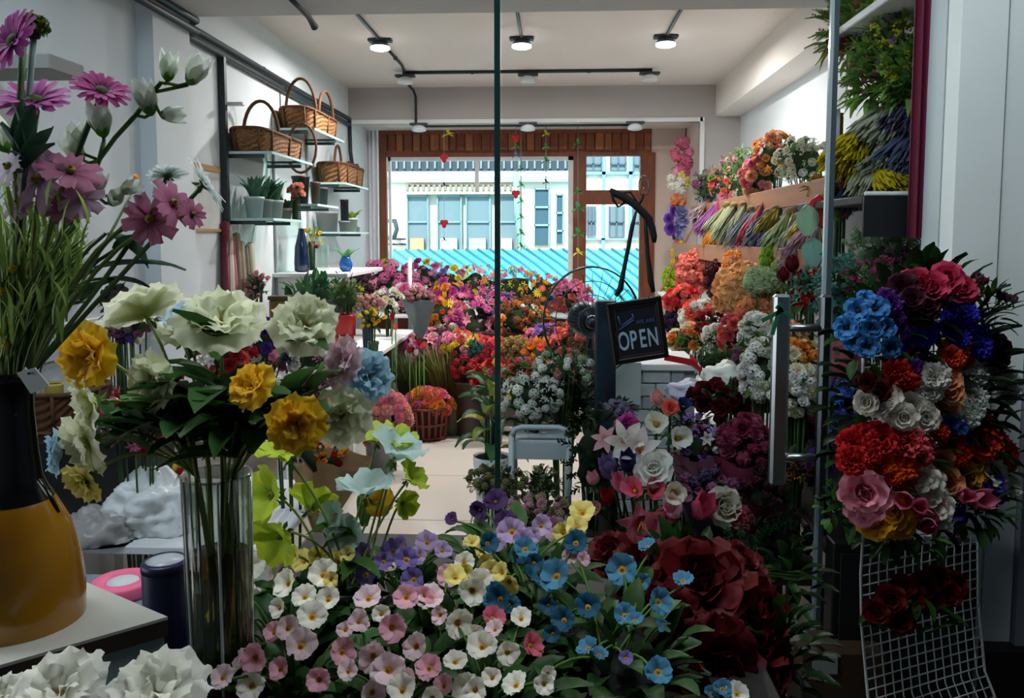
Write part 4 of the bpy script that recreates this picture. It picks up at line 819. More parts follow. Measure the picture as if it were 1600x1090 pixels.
# fourth tier: mixed bunches
fourth = [('red carnation bunch behind the white counter', 1066, 470, .95, 52, 44, 22, 14, 'carnation', [('#e8505a', '#d02a3a'), co], Z4), ('dark purple bunch beside the red carnations', 1056, 500, .9, 40, 36, 16, 12, 'puff', [('#4a2a5a', '#301a40')], Z4),
 ('cream and coral bunch under the maroon one', 1092, 494, .95, 56, 46, 24, 14, ['rose', 'carnation'], [cr, co, wh], Z4), ('mixed cream rose bunch near the counter ribbon', 1080, 530, .85, 64, 44, 26, 14, ['rose', 'carnation', 'spray'], [cr, og, pe, gr], Z4),
 ('dark red curved bunch above the pink roses', 1112, 506, .92, 44, 30, 16, 12, 'bud', [dr, rd], Z4), ('rose pink long bunch in the fourth tier', 1146, 528, .85, 40, 74, 26, 15, ['rose', 'spike'], [('#e8808c', '#d05468'), co], Z4),
 ('cream and green small bunch left of the long pink one', 1118, 528, .85, 34, 40, 16, 12, ['rose', 'spray'], [wh, gr], Z4), ('dark green moss bunch in front of fourth tier', 1130, 566, .78, 62, 28, 18, 14, 'puff', [('#4a6a2a', '#2f4a1c')], Z4),
 ('mauve bunch below the long pink one', 1163, 556, .8, 34, 46, 16, 14, 'puff', [mv], Z4), ('white and green bunch left of the handle', 1182, 520, .82, 46, 60, 24, 16, ['rose', 'carnation'], [wh, cr, gr], Z4),
 ('large white bunch of dried hydrangea behind the handle', 1190, 580, .75, 60, 90, 30, 19, ['cluster', 'carnation'], [wh, ('#e0e0c8', '#ccd0b4')], .4),
 ('brown and peach bunch seen between the handle bars', 1240, 522, .9, 50, 34, 18, 15, 'puff', [br, pe], Z4), ('golden orange bunch seen between the handle bars', 1248, 555, .88, 56, 50, 22, 16, ['rose', 'puff'], [og, ('#f0c060', '#e0a030'), cr], Z4),
 ('cream white bunch behind the lower handle', 1240, 610, .85, 64, 80, 28, 18, ['carnation', 'cluster'], [wh, cr], .5), ('aqua and red lily stems behind the door edge', 1262, 450, .95, 36, 60, 16, 15, ['lily', 'bud'], [('#7ab0a0', '#5a9a8a'), rd], Z3)]
for r in fourth: RX(*r[:-1], base=r[-1], axis=AX, spread=1.3, leafc='#3f5a30')
# ---- tall shelf unit seen through the side pane
su = thing('tall_shelf_unit', 'white tall shelf unit seen through the right side pane', 'shelf', (1.45, 3.1, 0))
part('side_panel', bx(1.16, 1.18, 3.42, 3.5, .6, 2.44), WHITE, su); part('side_panel', bx(1.68, 1.715, 2.72, 3.5, .0, 2.9), WHITE, su)
for z, m in ((2.31, WHITE), (1.64, mat('dark_shelf', '#14171a', .6)), (1.05, WHITE)): part('shelf_board', bx(1.10 if z > 2 else 1.04 if z > 1.5 else 1.16, 1.68, 2.775, 3.5, z-.03, z, bev=.004), m, su)
part('fascia', bx(1.04, 1.40, 2.76, 2.772, 1.50, 1.637), MATS['dark_shelf'], su); part('fringe', bx(1.04, 1.40, 2.755, 2.77, 1.637, 1.652, bev=.004), mat('white_fringe', '#e6e6e0', .9, bump=1), su)
part('end_board', bx(1.155, 1.165, 3.3, 3.5, 2.02, 2.3), WHITE, su); part('wood_post', bx(1.165, 1.215, 3.48, 3.52, 1.6, 2.02), WOODL, su)
near = [('green and crimson foliage on the top shelf by the door edge', 1336, 40, 3.3, 90, 120, 70, 26, ['spike', 'leafspray'], [('#7a8a3a', '#5f8a2a'), dr, ('#b06a5a', '#a04a3a')], 2.31),
 ('yellow and violet wild bunch on the top shelf by the pillar', 1414, 60, 3.0, 110, 160, 110, 26, ['spray', 'leafspray', 'spike'], [('#c8c020', '#d8d030'), ('#9a7aa8', '#80608f'), gr, ('#5f8a2a', '#3f6a20')], 2.31),
 ('dark green hanging bunch with yellow blossoms beside the drape', 1420, 118, 2.95, 76, 100, 80, 24, ['leafspray', 'spray'], [('#6a8a2a', '#a8a820'), ('#3f6a24', '#2f5a1c')], 2.31),
 ('drooping grey green bunch under the top shelf', 1372, 122, 3.1, 90, 96, 80, 25, ['leafspray', 'spike'], [('#5a7a3a', '#3f6a2a'), ('#b07a84', '#a05a64'), ('#8aa05a', '#6a8a4a')], 2.31)]
for r in near: mass('hanging_foliage' if 'hang' in r[0] else 'wild_bunch', r[0], 'foliage', r[1], r[2], r[3], r[4], r[5], r[6], r[7], r[8], r[9], base=r[10], leafc='#6f9040', leafn=200, leafL=.1, leafW=.028, spread=1.5, core=False)
rnd = random.Random(9)
def near_tuft(label, x0, y0, x1, y1, Y, n, cols, wd, k=1.0): tufts('dried_bundle', label, P(x0, y0, Y+.12), P(x1, y1, Y-.05), n, cols, wd, rnd, k=k)
near_tuft('large sage grey dried plume bundle above the dark shelf', 1420, 150, 1345, 250, 3.05, 16, ['#a9ae90', '#98a084', '#b5b8a0'], .2, 1.0)
near_tuft('pale straw green plume bundle hanging to the dark shelf', 1400, 215, 1355, 318, 3.0, 14, ['#b4b898', '#9fa586'], .18)
near_tuft('dusty violet plume bundle beside the burgundy drape', 1444, 150, 1400, 215, 2.95, 12, ['#5f5a78', '#4f4a6a'], .16, 1.1)
near_tuft('slate blue plume bundle beside the burgundy drape', 1450, 200, 1400, 285, 2.92, 16, ['#56627c', '#48546f', '#65708a'], .2)
near_tuft('dark slate plume bundle low against the drape', 1448, 245, 1424, 308, 2.9, 10, ['#48546c', '#5a6478'], .14)
near_tuft('bright yellow plume bundle hanging beside the door edge', 1350, 202, 1312, 262, 3.05, 12, ['#c8b416', '#d8c420', '#b8a410'], .14, 1.2)
near_tuft('bright yellow plume bundle lying on the dark shelf', 1372, 262, 1412, 308, 2.88, 12, ['#c4b01a', '#d4c020', '#a89818'], .13, 1.3)
near_tuft('sage plume bundle between the yellow and slate bundles', 1410, 225, 1378, 272, 2.95, 10, ['#a0a68c', '#b0b498'], .15, 1.1)
near_tuft('navy blue tuft at the left end of the dark shelf', 1340, 275, 1330, 318, 3.1, 8, ['#3a4660', '#2f3a54'], .1, 1.2)
for r in [('rust and green bunch left of the dark shelf', 1314, 300, 3.2, 44, 90, 26, 18, ['spray', 'puff', 'leafspray'], [('#a0605a', '#8a4a44'), gr, ('#6a8a6a', '#4a6a4a')], 1.36),
 ('wispy pale green plant under the dark shelf', 1384, 400, 2.95, 110, 76, 60, 24, ['leafspray', 'spike'], [('#8aa87a', '#6a9060'), ('#a0b890', '#7a9a6a')], 1.05), ('magenta blossoms in the wispy green plant', 1404, 398, 2.85, 40, 36, 12, 10, 'spray', [mg], 1.05),
 ('teal eucalyptus bunch beside the door edge', 1310, 470, 2.85, 54, 130, 44, 24, 'leafspray', [('#4f8a80', '#3a7068'), ('#6aa094', '#4a8278')], .9), ('magenta and green spray bunch behind the side pane', 1370, 442, 2.75, 90, 70, 44, 17, ['spray', 'leafspray'], [('#b04a7a', '#982a5a'), ('#6a8a5a', '#4a6a3a')], .9),
 ('violet and blue bunch behind the lower side pane', 1312, 650, 2.75, 60, 110, 34, 22, ['pansy', 'spray'], [('#6a5aa0', '#3a3486'), bl, ('#8a8ab0', '#5a5a90')], .55), ('deep blue bunch at the foot of the door edge', 1300, 730, 2.8, 66, 80, 26, 22, ['pansy', 'bud'], [nv, pu], .45)]:
    mass('wild_bunch', r[0], 'bouquet', r[1], r[2], r[3], r[4]*1.1, r[5]*1.1, int(r[6]*1.5), r[7]*1.15, r[8], r[9], base=r[10], spread=1.5, leafn=18)
def cloth_bag(name, label, catg, px, py, Y, w, h, col, zb, lump=.35, seed=1, nu=22, nv=14, dep=.8, rough=.5, bump=.6):
    c = P(px, py, Y); rx, rz = S(w/2, Y), S(h/2, Y); t = thing(name, label, catg, (c.x, c.y, zb)); mb = MB()
    nu *= 2; nv *= 2
    def f(i, j):
        a = j*TAU; ph = -math.pi/2+math.pi*i; d = V((math.cos(ph)*math.cos(a), math.cos(ph)*math.sin(a), math.sin(ph)))
        q = 1+lump*mnoise.noise(d*1.7+V((seed, 0, 0)))+lump*.55*(.35-abs(mnoise.noise(d*3.1+V((0, seed, 0)))))+lump*.3*(.35-abs(mnoise.noise(d*7+V((seed, seed, 0)))))
        return V((c.x+d.x*rx*q, c.y+d.y*rx*dep*q, max(zb, c.z+d.z*rz*q)))
    part('body', mb.grid(f, nv, nu), mat(name+col, col, rough, nz=.12, nscale=9, bump=bump), t); return t
cloth_bag('burgundy_cloth_wrap', 'burgundy tissue wrap leaning inside the side pane', 'wrap', 1318, 566, 2.8, 60, 84, '#7a3440', .9)
so = thing('side_table', 'low dark table inside the side pane holding eucalyptus', 'table', (1.3, 2.85, 0)); part('top', bx(.93, 1.66, 2.58, 3.2, .42, .45, bev=.004), mat('dark_table', '#2a221d', .6), so)
part('step', bx(.96, 1.66, 2.66, 3.2, .45, .9, bev=.004), MATS['dark_table'], so)
for x in (.96, 1.62):
    for y in (2.62, 3.16): part('leg', bx(x-.02, x+.02, y-.02, y+.02, 0, .42), MATS['dark_table'], so)
# ---- garlands hanging in the right reveal of the back recess
for label, px, py, w, h, k, c in (('pink feather garland piece at the top of the reveal', 1066, 246, 34, 70, 'puff', [('#f4b0c4', '#e0789a'), pk]), ('pale yellow tassel piece under the pink garland', 1060, 282, 36, 44, 'puff', [('#f4ecb0', '#ece08a'), wh]), ('orange puff piece in the middle of the garland', 1060, 312, 24, 24, 'puff', [pe, ('#f4a46a', '#ec8a4a')]),
   ('purple and white round ornament in the reveal', 1056, 346, 34, 56, 'rose', [('#d8d8f0', '#b4b4e0'), ('#a070d0', '#8a50c0')]), ('yellow and rose string of puffs low in reveal', 1060, 398, 26, 52, 'puff', [ye, ('#f0a0a0', '#e07a7a')]), ('lime green heart leaf hanging lowest in the reveal', 1051, 440, 34, 54, 'puff', [('#c8e84a', '#a8d020')])):
    mass('garland_piece', label, 'garland', px, py, 7.75, w, h, 14, w*.5, k, c, leafn=0, spread=1.6, base=P(px, py+h/2, 7.75).z, dep=.5)
tag(part('garland_string', MB().tube([P(1072, 200, 7.76), P(1066, 300, 7.8), P(1064, 470, 7.8)], .008, 5), mat('brown_string', '#7a3a24', .8)), 'brown cord of the garland in the right reveal', 'cord')
# ================================================================ counter, fan, post, stool in the middle
ct = thing('counter', 'small white brick-faced counter behind the OPEN sign', 'counter', (.45, 3.75, 0))
zt = P(0, 560, 3.6).z; cx0, cx1 = P(958, 600, 3.6).x, P(1090, 600, 3.6).x
part('core', bx(cx0+.01, cx1-.01, 3.61, 4.0, 0, zt-.03), mat('counter_mortar', '#8f9698', .9), ct); part('top', bx(cx0-.01, cx1+.01, 3.585, 4.02, zt-.03, zt, bev=.004), WHITE, ct)
BRK2 = [mat('white_brick', '#c3cccd', .8, nz=.12, nscale=20), mat('white_brick_grey', '#aab4b6', .8, nz=.15, nscale=20), mat('white_brick_light', '#d2d9d9', .8)]
bm_ = [bx(-.062, .062, 0, .012, -.0275, .0275, bev=.004).mesh('brick', m) for m in BRK2]; hm_ = [bx(-.029, .029, 0, .012, -.0275, .0275, bev=.004).mesh('half_brick', m) for m in BRK2]
for j in range(15):
    z = zt-.06-.06*j; x = cx0+.03
    if z < .03: break
    while x < cx1-.03:
        half = (j % 2 and x < cx0+.05) or x+.1 > cx1-.02
        wd = .062 if half else .13; inst('brick', RND.choice(hm_ if half else bm_), ct, (x+wd/2-.03+.0, 3.598+RND.uniform(-.003, .003), z)); x += wd
tag(part('towel', bx(P(962, 0, 3.5).x, P(1012, 0, 3.5).x, 3.565, 3.58, P(0, 622, 3.57).z, zt+.006, bx(P(962, 0, 3.5).x, P(1012, 0, 3.5).x, 3.565, 3.8, zt+.001, zt+.010), bev=.002), mat('pale_towel', '#b9c4bf', .9, bump=.5)), 'pale grey cloth draped over the white counter front', 'cloth')
rb = MB(); 
for a, b in ((P(1038, 558, 3.6), P(1082, 566, 3.58)), (P(1082, 566, 3.58), P(1090, 572, 3.57)), (P(1088, 570, 3.57), P(1110, 600, 3.55)), (P(1078, 556, 3.62), P(1090, 568, 3.58))):
    d = (b-a).normalized(); s_ = V((0, 0, 1)).cross(d).normalized()*.0+V((0, .0, .014)); rb.add([a-s_, b-s_, b+s_, a+s_, a-s_+V((0, .004, 0)), b-s_+V((0, .004, 0)), b+s_+V((0, .004, 0)), a+s_+V((0, .004, 0))], [(0, 1, 2, 3), (7, 6, 5, 4), (0, 4, 5, 1), (3, 2, 6, 7)], smooth=False)
tag(part('red_ribbon', rb, mat('red_satin', '#b81a24', .35)), 'red satin ribbon trailing off the white counter', 'ribbon')
# fan
Yf = 3.42; fc = P(925, 502, Yf); fr_ = S(76, Yf); DK = mat('dark_plastic', '#13222a', .35, spec=.6)
fan = thing('pedestal_fan', 'pedestal fan with wire guard left of the OPEN sign', 'fan', (fc.x, Yf+.12, 0)); GW = mat('guard_wire', '#5f666a', .35, .7)
for q, rr in ((1, .004), (.75, .0022), (.5, .0022), (.28, .003)):
    part('guard_ring', MB().tube([fc+V((math.cos(TAU*k/40)*fr_*q, -.05*(1-q*q)-.0, math.sin(TAU*k/40)*fr_*q*1.12)) for k in range(41)], rr, 5), GW if q < 1 else DK, fan)
wm = MB().tube([(0, 0, .04), (0, .02, fr_*.6), (0, .05, fr_)], .0016, 3).mesh('wire', GW)
for k in range(30): inst('wire', wm, fan, fc+V((0, -.055, 0)), Quaternion((0, 1, 0), TAU*k/30))
part('guard_ring', MB().tube([fc+V((math.cos(TAU*k/40)*fr_, .06, math.sin(TAU*k/40)*fr_*1.12)) for k in range(41)], .004, 5), DK, fan)
BLD = mat('fan_blade', '#b9cfd4', .25); 
for k in range(3):
    m = MB(); petal(m, fr_*.88, fr_*.75, 0, 0, 0, .02, 0, nu=6, nv=4, shape='round', twist=.18); o = part('blade', MB().cat(m, Matrix.Translation(fc) @ Matrix.Rotation(math.pi/2, 4, 'X') @ Matrix.Rotation(TAU*k/3+.5, 4, 'Z')), glass_mat('clear_blade', '#c4d6d6', 1.0), fan)
part('hub', MB().ell(fc+V((0, -.02, 0)), (.03, .03, .03), 14, 8), DK, fan)
part('motor', MB().lathe([(.001, -.07), (.05, -.06), (.072, -.02), (.076, .03), (.06, .08), (.001, .1)], 22) and MB().cat(MB().lathe([(.001, -.07), (.05, -.06), (.074, -.02), (.078, .03), (.06, .08), (.001, .1)], 22), Matrix.Translation(fc+V((-.025, .10, 0))) @ Matrix.Rotation(-math.pi/2, 4, 'X')), DK, fan)
part('pole', MB().tube([(fc.x, Yf+.16, .03), (fc.x, Yf+.16, fc.z)], .018, 10), DK, fan); part('base', MB().lathe([(.19, 0), (.19, .02), (.05, .045), (.001, .05)], 28, (fc.x, Yf+.16, 0)), DK, fan)
po = thing('dark_post', 'tall dark blue-black square post beside the fan', 'post', (P(947, 0, 3.2).x, 3.2, 0)); a, b = P(931, 470, 3.2), P(963, 470, 3.2)
part('column', bx(a.x, b.x, 3.18, 3.27, 0, a.z, bev=.006), mat('dark_post_paint', '#0d161c', .45, nz=.4, nscale=10, c2='#15303a'), po); part('foot', bx(a.x-.05, b.x+.05, 3.12, 3.33, 0, .02, bev=.004), DK, po)
# stool
Ys = 3.05; sl, sr = P(799, 660, Ys).x, P(889, 660, Ys).x; zs_ = P(0, 657, Ys).z; LEG = mat('white_tube', '#aeb9ba', .35)
sto = thing('stool', 'white metal frame stool holding green gypsophila', 'stool', ((sl+sr)/2, Ys+.15, 0))
for y in (Ys, Ys+.3):
    part('leg', MB().tube([(sl, y, 0), (sl, y, zs_-.03)], .011, 8), LEG, sto); part('leg', MB().tube([(sr, y, 0), (sr, y, zs_-.03)], .011, 8), LEG, sto)
    part('rail', MB().tube([(sl, y, zs_-.035), (sl+.015, y, zs_-.008), (sl+.04, y, zs_), (sr-.04, y, zs_), (sr-.015, y, zs_-.008), (sr, y, zs_-.035)], .011, 8), LEG, sto)
part('apron', bx(sl+.01, sr-.01, Ys+.004, Ys+.012, P(0, 706, Ys).z, P(0, 681, Ys).z), LEG, sto); part('seat', bx(sl+.012, sr-.012, Ys+.012, Ys+.29, P(0, 684, Ys).z, P(0, 678, Ys).z, bev=.003), LEG, sto)
zseat = P(0, 678, Ys).z
mass('gypsophila_bunch', 'white gypsophila bunch on the stool', 'bouquet', 830, 620, Ys+.15, 110, 76, 60, 17, ['cluster', 'spray'], [wh, ('#e4e8dc', '#d0d8c8')], base=zseat, leafc='#24401c', leafn=60)
mass('leafy_bunch', 'dark green leafy bunch between the fan and the stool', 'foliage', 880, 620, Ys+.35, 130, 130, 26, 14, 'spray', [wh, gr], base=.0, leafc='#1c3516', leafn=160, leafL=.06, leafW=.03)
mass('lace_bunch', 'pale green lace bunch in front of the fan guard', 'bouquet', 880, 575, 3.3, 110, 60, 46, 15, ['spray', 'cluster'], [('#c8d8b8', '#a8c090'), ('#d8b0a0', '#c08a7a'), wh], base=.72, leafc='#3a5a2a', leafn=50)
mass('blush_bunch', 'blush and red small bunch left of the fan', 'bouquet', 815, 578, 3.5, 60, 44, 22, 13, ['spray', 'carnation'], [pk, co, gr], base=.7, leafc='#3a5a2a')
lb = thing('leaf_plant', 'striped broad leaf plant in white pot by the path', 'plant', P(768, 742, 3.3)*1); c = P(768, 700, 3.3); W0[lb.name] = V((c.x, c.y, 0)); lb.location = (c.x, c.y, 0)
for k in range(26):
    a = k*2.4; L = .15*(1-.3*(k/26)); part('leaf', leaf_shape(MB(), (c.x+.03*math.cos(a), c.y+.03*math.sin(a), P(0, 690, 3.3).z+.0115*k), (math.cos(a)*.9, math.sin(a)*.9-.2, .9-.9*(1-k/26)), L, .055, 0, 'oval', -70, k, 5, 2), leaf_mat(('#1f4a26', '#27552a', '#3d6a3a', '#7a8a3a')[k % 4] if k % 9 else '#c8b84a'), lb)
part('pot', MB().lathe([(.055, 0), (.062, P(0, 745, 3.3).z-.1), (.078, P(0, 700, 3.3).z), (.07, P(0, 700, 3.3).z-.01)], 20, (c.x, c.y, 0)), WHITE, lb)
part('stem', stems_mb((c.x, c.y, P(0, 705, 3.3).z), (c.x, c.y, P(0, 640, 3.3).z), .03, .03, 6, RND, .006), leaf_mat('#33502a'), lb, kind='stuff')
mass('blush_bunch', 'pink and green spray low behind the glass edge', 'bouquet', 775, 600, 3.5, 50, 60, 18, 14, ['spray', 'tulip'], [pk, ye, gr], base=.55, leafc='#2f5a30')
mass('dried_lace', 'dry brown green lace bunch low under the stool', 'bouquet', 775, 752, 2.9, 100, 56, 44, 15, ['spray', 'cluster'], [('#8a8f5a', '#6f7a44'), ('#a09068', '#8a7a54')], base=0, leafc='#2a3f1a', leafn=50, leafL=.04)
mass('dried_lace', 'pale lace bunch under the right of the stool', 'bouquet', 845, 755, 2.95, 70, 60, 30, 15, ['spray'], [('#9a9a70', '#7f8458')], base=0, leafc='#2a3f1a', leafn=40, leafL=.04)
mass('dusty_bunch', 'dusty pink blossoms in front of the stool legs', 'bouquet', 840, 795, 2.72, 110, 46, 36, 17, ['cluster', 'carnation'], [('#d8b0b4', '#c08e98'), ('#c8b09a', '#a89078')], base=0, leafc='#2a3f1a', leafn=40)
# ================================================================ wrapped bouquets behind the door leaf
DTAB = thing('low_table', 'low dark table behind the door under the wrapped bouquets', 'table', (.5, 2.85, 0)); part('top', bx(.08, .9, 2.56, 3.15, .37, .4, bev=.004), MATS['dark_table'], DTAB)
for x in (.1, .88):
    for y in (2.6, 3.1): part('leg', bx(x-.02, x+.02, y-.02, y+.02, 0, .37), MATS['dark_table'], DTAB)
def one(label, name, kind, col, px, py, Y, s, face, base, catg='flower', wrap=None, stemc='#4f6a34', edge=.22):
    "a single stem, in its own sleeve when wrapped"
    p = P(px, py, Y); b = V((p.x*.75+.12, min(p.y+.14, 3.1), base)); t = thing(name, label, catg, b)
    bloom(t, kind, col, p, face, S(s, Y), edge=edge, rnd=RND); part('stem', MB().tube(curve(b, p, (0, .03, 0)), .005, 5), leaf_mat(stemc), t)
    if wrap: wrapcone(p-V(face).normalized()*S(s*.1, Y), S(s*.62, Y), p.lerp(b, .45)+V((0, 0, 0)), wrap, 'sleeve', t)
    return t
F = (-.2, -1, .45); Yw = 2.8; wl = ('#f4d8c0', '#f1eee2', '#d8a81a'); pl = ('#c02a5a', '#e8849c', '#d8a81a'); bp = ('#f0a8b8', '#f0dcdc')
for a in [('magenta peony at the left of the wrapped flowers', 'peony', 'carnation', mg, 981, 665, Yw, 40, F), ('white lily beside the magenta peony', 'lily', 'lily', wl, 978, 692, 2.75, 62, F), ('blush white lily with spreading petals', 'lily', 'lily', ('#f0b0b8', '#f2e4e0'), 1000, 706, 2.72, 70, F),
  ('big white rose at the left edge of the film', 'rose', 'rose', ('#dfe0c8', '#f0efe6'), 1022, 732, 2.68, 58, F), ('cream lily with yellow heart', 'lily', 'bell', ('#e0c858', '#e9e4cc'), 1050, 768, 2.66, 58, (0, -1, .2)), ('deep pink edged tulip facing left', 'tulip', 'bell', ('#a01a3a', '#e86a86'), 994, 770, 2.66, 56, (-.3, -.8, .6)),
  ('pink tulip right of the edged one', 'tulip', 'bell', ('#a82a4a', '#d8566f'), 1016, 766, 2.67, 52, (.2, -.9, .4)), ('pale pink tulip left of the edged one', 'tulip', 'tulip', ('#f0c8d0', '#e88aa0'), 971, 768, 2.68, 42, (-.2, -.5, 1)), ('hanging rose pink lily petal cluster', 'lily', 'lily', ('#d04a6a', '#e0788f'), 1004, 806, 2.64, 80, (-.1, -1, -.35)),
  ('pink lily beside the hanging rose pink one', 'lily', 'bell', ('#c04a64', '#d2687e'), 1030, 800, 2.66, 52, (.2, -1, .1)), ('blush white tulip at the front of the film', 'tulip', 'tulip', ('#e8a0b0', '#eec2cc'), 1056, 806, 2.64, 52, (-.3, -.7, .8)), ('rose pink tulip at the front of the film', 'tulip', 'tulip', ('#e0708a', '#d85a7a'), 1088, 808, 2.64, 60, (.3, -.6, .9)),
  ('pale pink tulip just above the red roses', 'tulip', 'tulip', ('#f0ccd4', '#e8aab8'), 1030, 836, 2.62, 54, (-.4, -.6, .7)), ('cream white open rose in the dark film', 'rose', 'rose', ('#d8d0b0', '#dad4c0'), 1131, 792, 2.66, 56, (.1, -1, .4)), ('dusky red carnation low in the film', 'carnation', 'carnation', ('#a83a4a', '#b8485a'), 1158, 812, 2.64, 44, F),
  ('blush rose bud topmost of the white group', 'rosebud', 'bud', ('#f0c8c0', '#e8a8a4'), 1026, 634, 2.85, 36, (0, -.4, 1)), ('coral pink small rose beside the blush bud', 'rose', 'rose', co, 1048, 637, 2.84, 24, F), ('cream lily below the blush bud', 'lily', 'bell', ('#e0e0b8', '#eeebdc'), 1026, 664, 2.8, 58, F), ('white lily right of the cream one', 'lily', 'bell', ('#dfe2c0', '#ecebe0'), 1056, 684, 2.78, 60, (.2, -1, .3)),
  ('deep navy blue flower behind the white lilies', 'blue_flower', 'bell', ('#101c40', '#1c2c5a'), 1066, 640, 2.85, 36, (.1, -.6, .8)), ('navy blue tulip left among pink tulips', 'blue_flower', 'tulip', ('#4a5a90', '#1f2c60'), 981, 736, 2.69, 44, (-.1, -.6, 1)), ('lilac folded tulip at the left edge', 'tulip', 'tulip', ('#8a7ab0', '#7a6a9a'), 956, 748, 2.72, 50, (-.3, -.4, 1)),
  ('pale pink lily at the far left of the group', 'lily', 'lily', ('#f0d8d8', '#e8b4bc'), 950, 687, 2.78, 44, (-.5, -1, .5)), ('green and pink bud at the far left', 'bud', 'bud', ('#7aa04a', '#e0a0a4'), 928, 757, 2.75, 34, (-.2, -.3, 1)), ('scarlet tulip low left beside the bud', 'tulip', 'tulip', rd, 950, 790, 2.72, 38, (-.1, -.4, 1)), ('dusky pink lily above the blush tulip', 'lily', 'bell', ('#a86a80', '#b87890'), 1064, 776, 2.72, 46, (.1, -.9, .6)),
  ('mauve pink lily beside the scarlet tulip', 'lily', 'bell', ('#c88a9c', '#d898a8'), 936, 796, 2.74, 36, (-.4, -.8, .5))]: one(*a, .4, stemc='#3d5a2c')
film = glass_mat('clear_film', '#efe6ea', 2.2)
for label, px, py, Y, w, h, n, s, k, c, wr in [
  ('purple and white bouquet in crinkled film', 1092, 700, 2.85, 84, 80, 26, 20, ['lily', 'spray', 'bud'], [('#7a2a4a', '#8a3a5a'), wh, li], '#9a6a80'), ('crimson bouquet in dark pink film beside the handle', 1165, 705, 2.8, 96, 120, 34, 26, ['rose', 'puff'], [('#a04060', '#8f2c4c'), ('#b85a74', '#98405c')], '#84304a'),
  ('maroon rose bunch behind the crimson film', 1140, 625, 3.0, 130, 60, 24, 26, ['rose', 'bud'], [dr, ('#5a1420', '#3e0c16')], None), ('muted lilac bouquet in folded film low in the middle', 1110, 755, 2.76, 110, 56, 24, 24, ['puff', 'bell'], [('#6a5a7a', '#54486a'), mv], '#4a3f58'),
  ('wine red small bunch in film near the handle foot', 1190, 770, 2.7, 80, 90, 24, 24, ['puff', 'spray'], [('#5a2030', '#3e141f'), ('#7a3a48', '#54242e')], '#4a1824'), ('crimson cloth wrapped bunch seen inside the handle', 1240, 668, 2.95, 70, 56, 18, 24, 'puff', [('#a02a40', '#86203a')], None),
  ('orange and red tangle of dried stems inside the handle', 1235, 735, 2.75, 70, 60, 30, 18, ['spray', 'spike'], [('#a8401a', '#8a2c14'), og, rd], None), ('lavender grey small bunch behind the film', 1078, 668, 2.95, 80, 50, 24, 17, ['spray', 'cluster'], [('#9a9ab0', '#7a7a98'), li], None),
  ('grey lilac bunch at the left of the white counter', 965, 640, 3.0, 50, 36, 16, 16, ['cluster'], [('#9a94a8', '#7f7a92')], None), ('dark red ivy bunch at the foot of the door edge', 1225, 840, 2.62, 90, 90, 30, 22, ['puff', 'leafspray'], [('#3a1418', '#241012'), ('#2f4a24', '#1f3518')], None),
  ('deep green leaves behind the red roses', 1170, 850, 2.6, 110, 70, 24, 26, 'leafspray', [('#2f5a2a', '#1f421c')], None), ('dark leaf filler bunch left of the wrapped flowers', 925, 710, 2.95, 90, 150, 30, 26, 'leafspray', [('#1f3a1c', '#142a12')], None)]:
    mass('wrapped_bouquet' if wr else 'flower_bunch', label, 'bouquet', px, py, Y, w, h, n, s, k, c, base=.4, wrap=wr, leafc='#1f3518', leafn=30, spread=1.3)
cloth_bag('white_sack', 'white cloth bundle in front of the fourth tier', 'bag', 1136, 592, 3.3, 78, 48, '#e6e6d8', .62); cloth_bag('grey_cushion', 'pale grey lilac cushion beside the maroon roses', 'cushion', 1078, 612, 3.15, 76, 34, '#b4b4c4', .5)
# ================================================================ OPEN sign and its hanger, just inside the door glass
Yo = 2.545; sg_c = P(996, 516, Yo); sw, sh = S(86, Yo), S(97, Yo); ROT = Quaternion((0, 1, 0), -rad(8.5))
sgn = thing('open_sign', 'small black framed chalkboard sign reading OPEN hung on the door', 'sign', sg_c); sgn.rotation_mode = 'QUATERNION'; SK = Matrix.Identity(4)
def sp(name, mb, m, lab=None):
    o = bpy.data.objects.new(name, mb.mesh(name, m)); COL.objects.link(o); o.parent = sgn; return o
BF = mat('sign_frame', '#120b0a', .35); SB = mat('sign_slate', '#0b0d18', .6, nz=.3, nscale=14)
sp('board', bx(-sw/2, sw/2, -.004, .006, -sh/2, sh/2), SB)
fw = .017
mb = MB(); bx(-sw/2, sw/2, -.012, .008, sh/2-fw, sh/2, mb, 0, .003); bx(-sw/2, sw/2, -.012, .008, -sh/2, -sh/2+fw, mb, 0, .003); bx(-sw/2, -sw/2+fw, -.012, .008, -sh/2, sh/2, mb, 0, .003); bx(sw/2-fw, sw/2, -.012, .008, -sh/2, sh/2, mb, 0, .003); sp('frame', mb, BF)
i0 = sw/2-fw-.003; k0 = sh/2-fw-.003; mb = MB()
for (x0, x1, z0, z1) in ((-i0, i0, k0-.003, k0), (-i0, i0, -k0, -k0+.003), (-i0, -i0+.003, -k0, k0), (i0-.003, i0, -k0, k0)): bx(x0, x1, -.007, -.004, z0, z1, mb)
sp('inlay', mb, mat('sign_inlay', '#4a3030', .5))
CHK = mat('chalk', '#9fb2bf', .8); CHB = mat('chalk_blue', '#44598a', .8)
def text(s_, x, z, size, m, name, sx=1, off=.0):
    c = bpy.data.curves.new(name, 'FONT'); c.body = s_; c.size = size; c.align_x = 'CENTER'; c.align_y = 'CENTER'; c.extrude = .0006; c.offset = off
    o = bpy.data.objects.new(name, c); me = bpy.data.meshes.new_from_object(o); bpy.data.objects.remove(o); me.materials.clear(); me.materials.append(m)
    o = bpy.data.objects.new(name, me); COL.objects.link(o); o.parent = sgn; o.location = (x, -.0055, z); o.rotation_euler = (math.pi/2, 0, 0); o.scale = (sx, 1, 1)
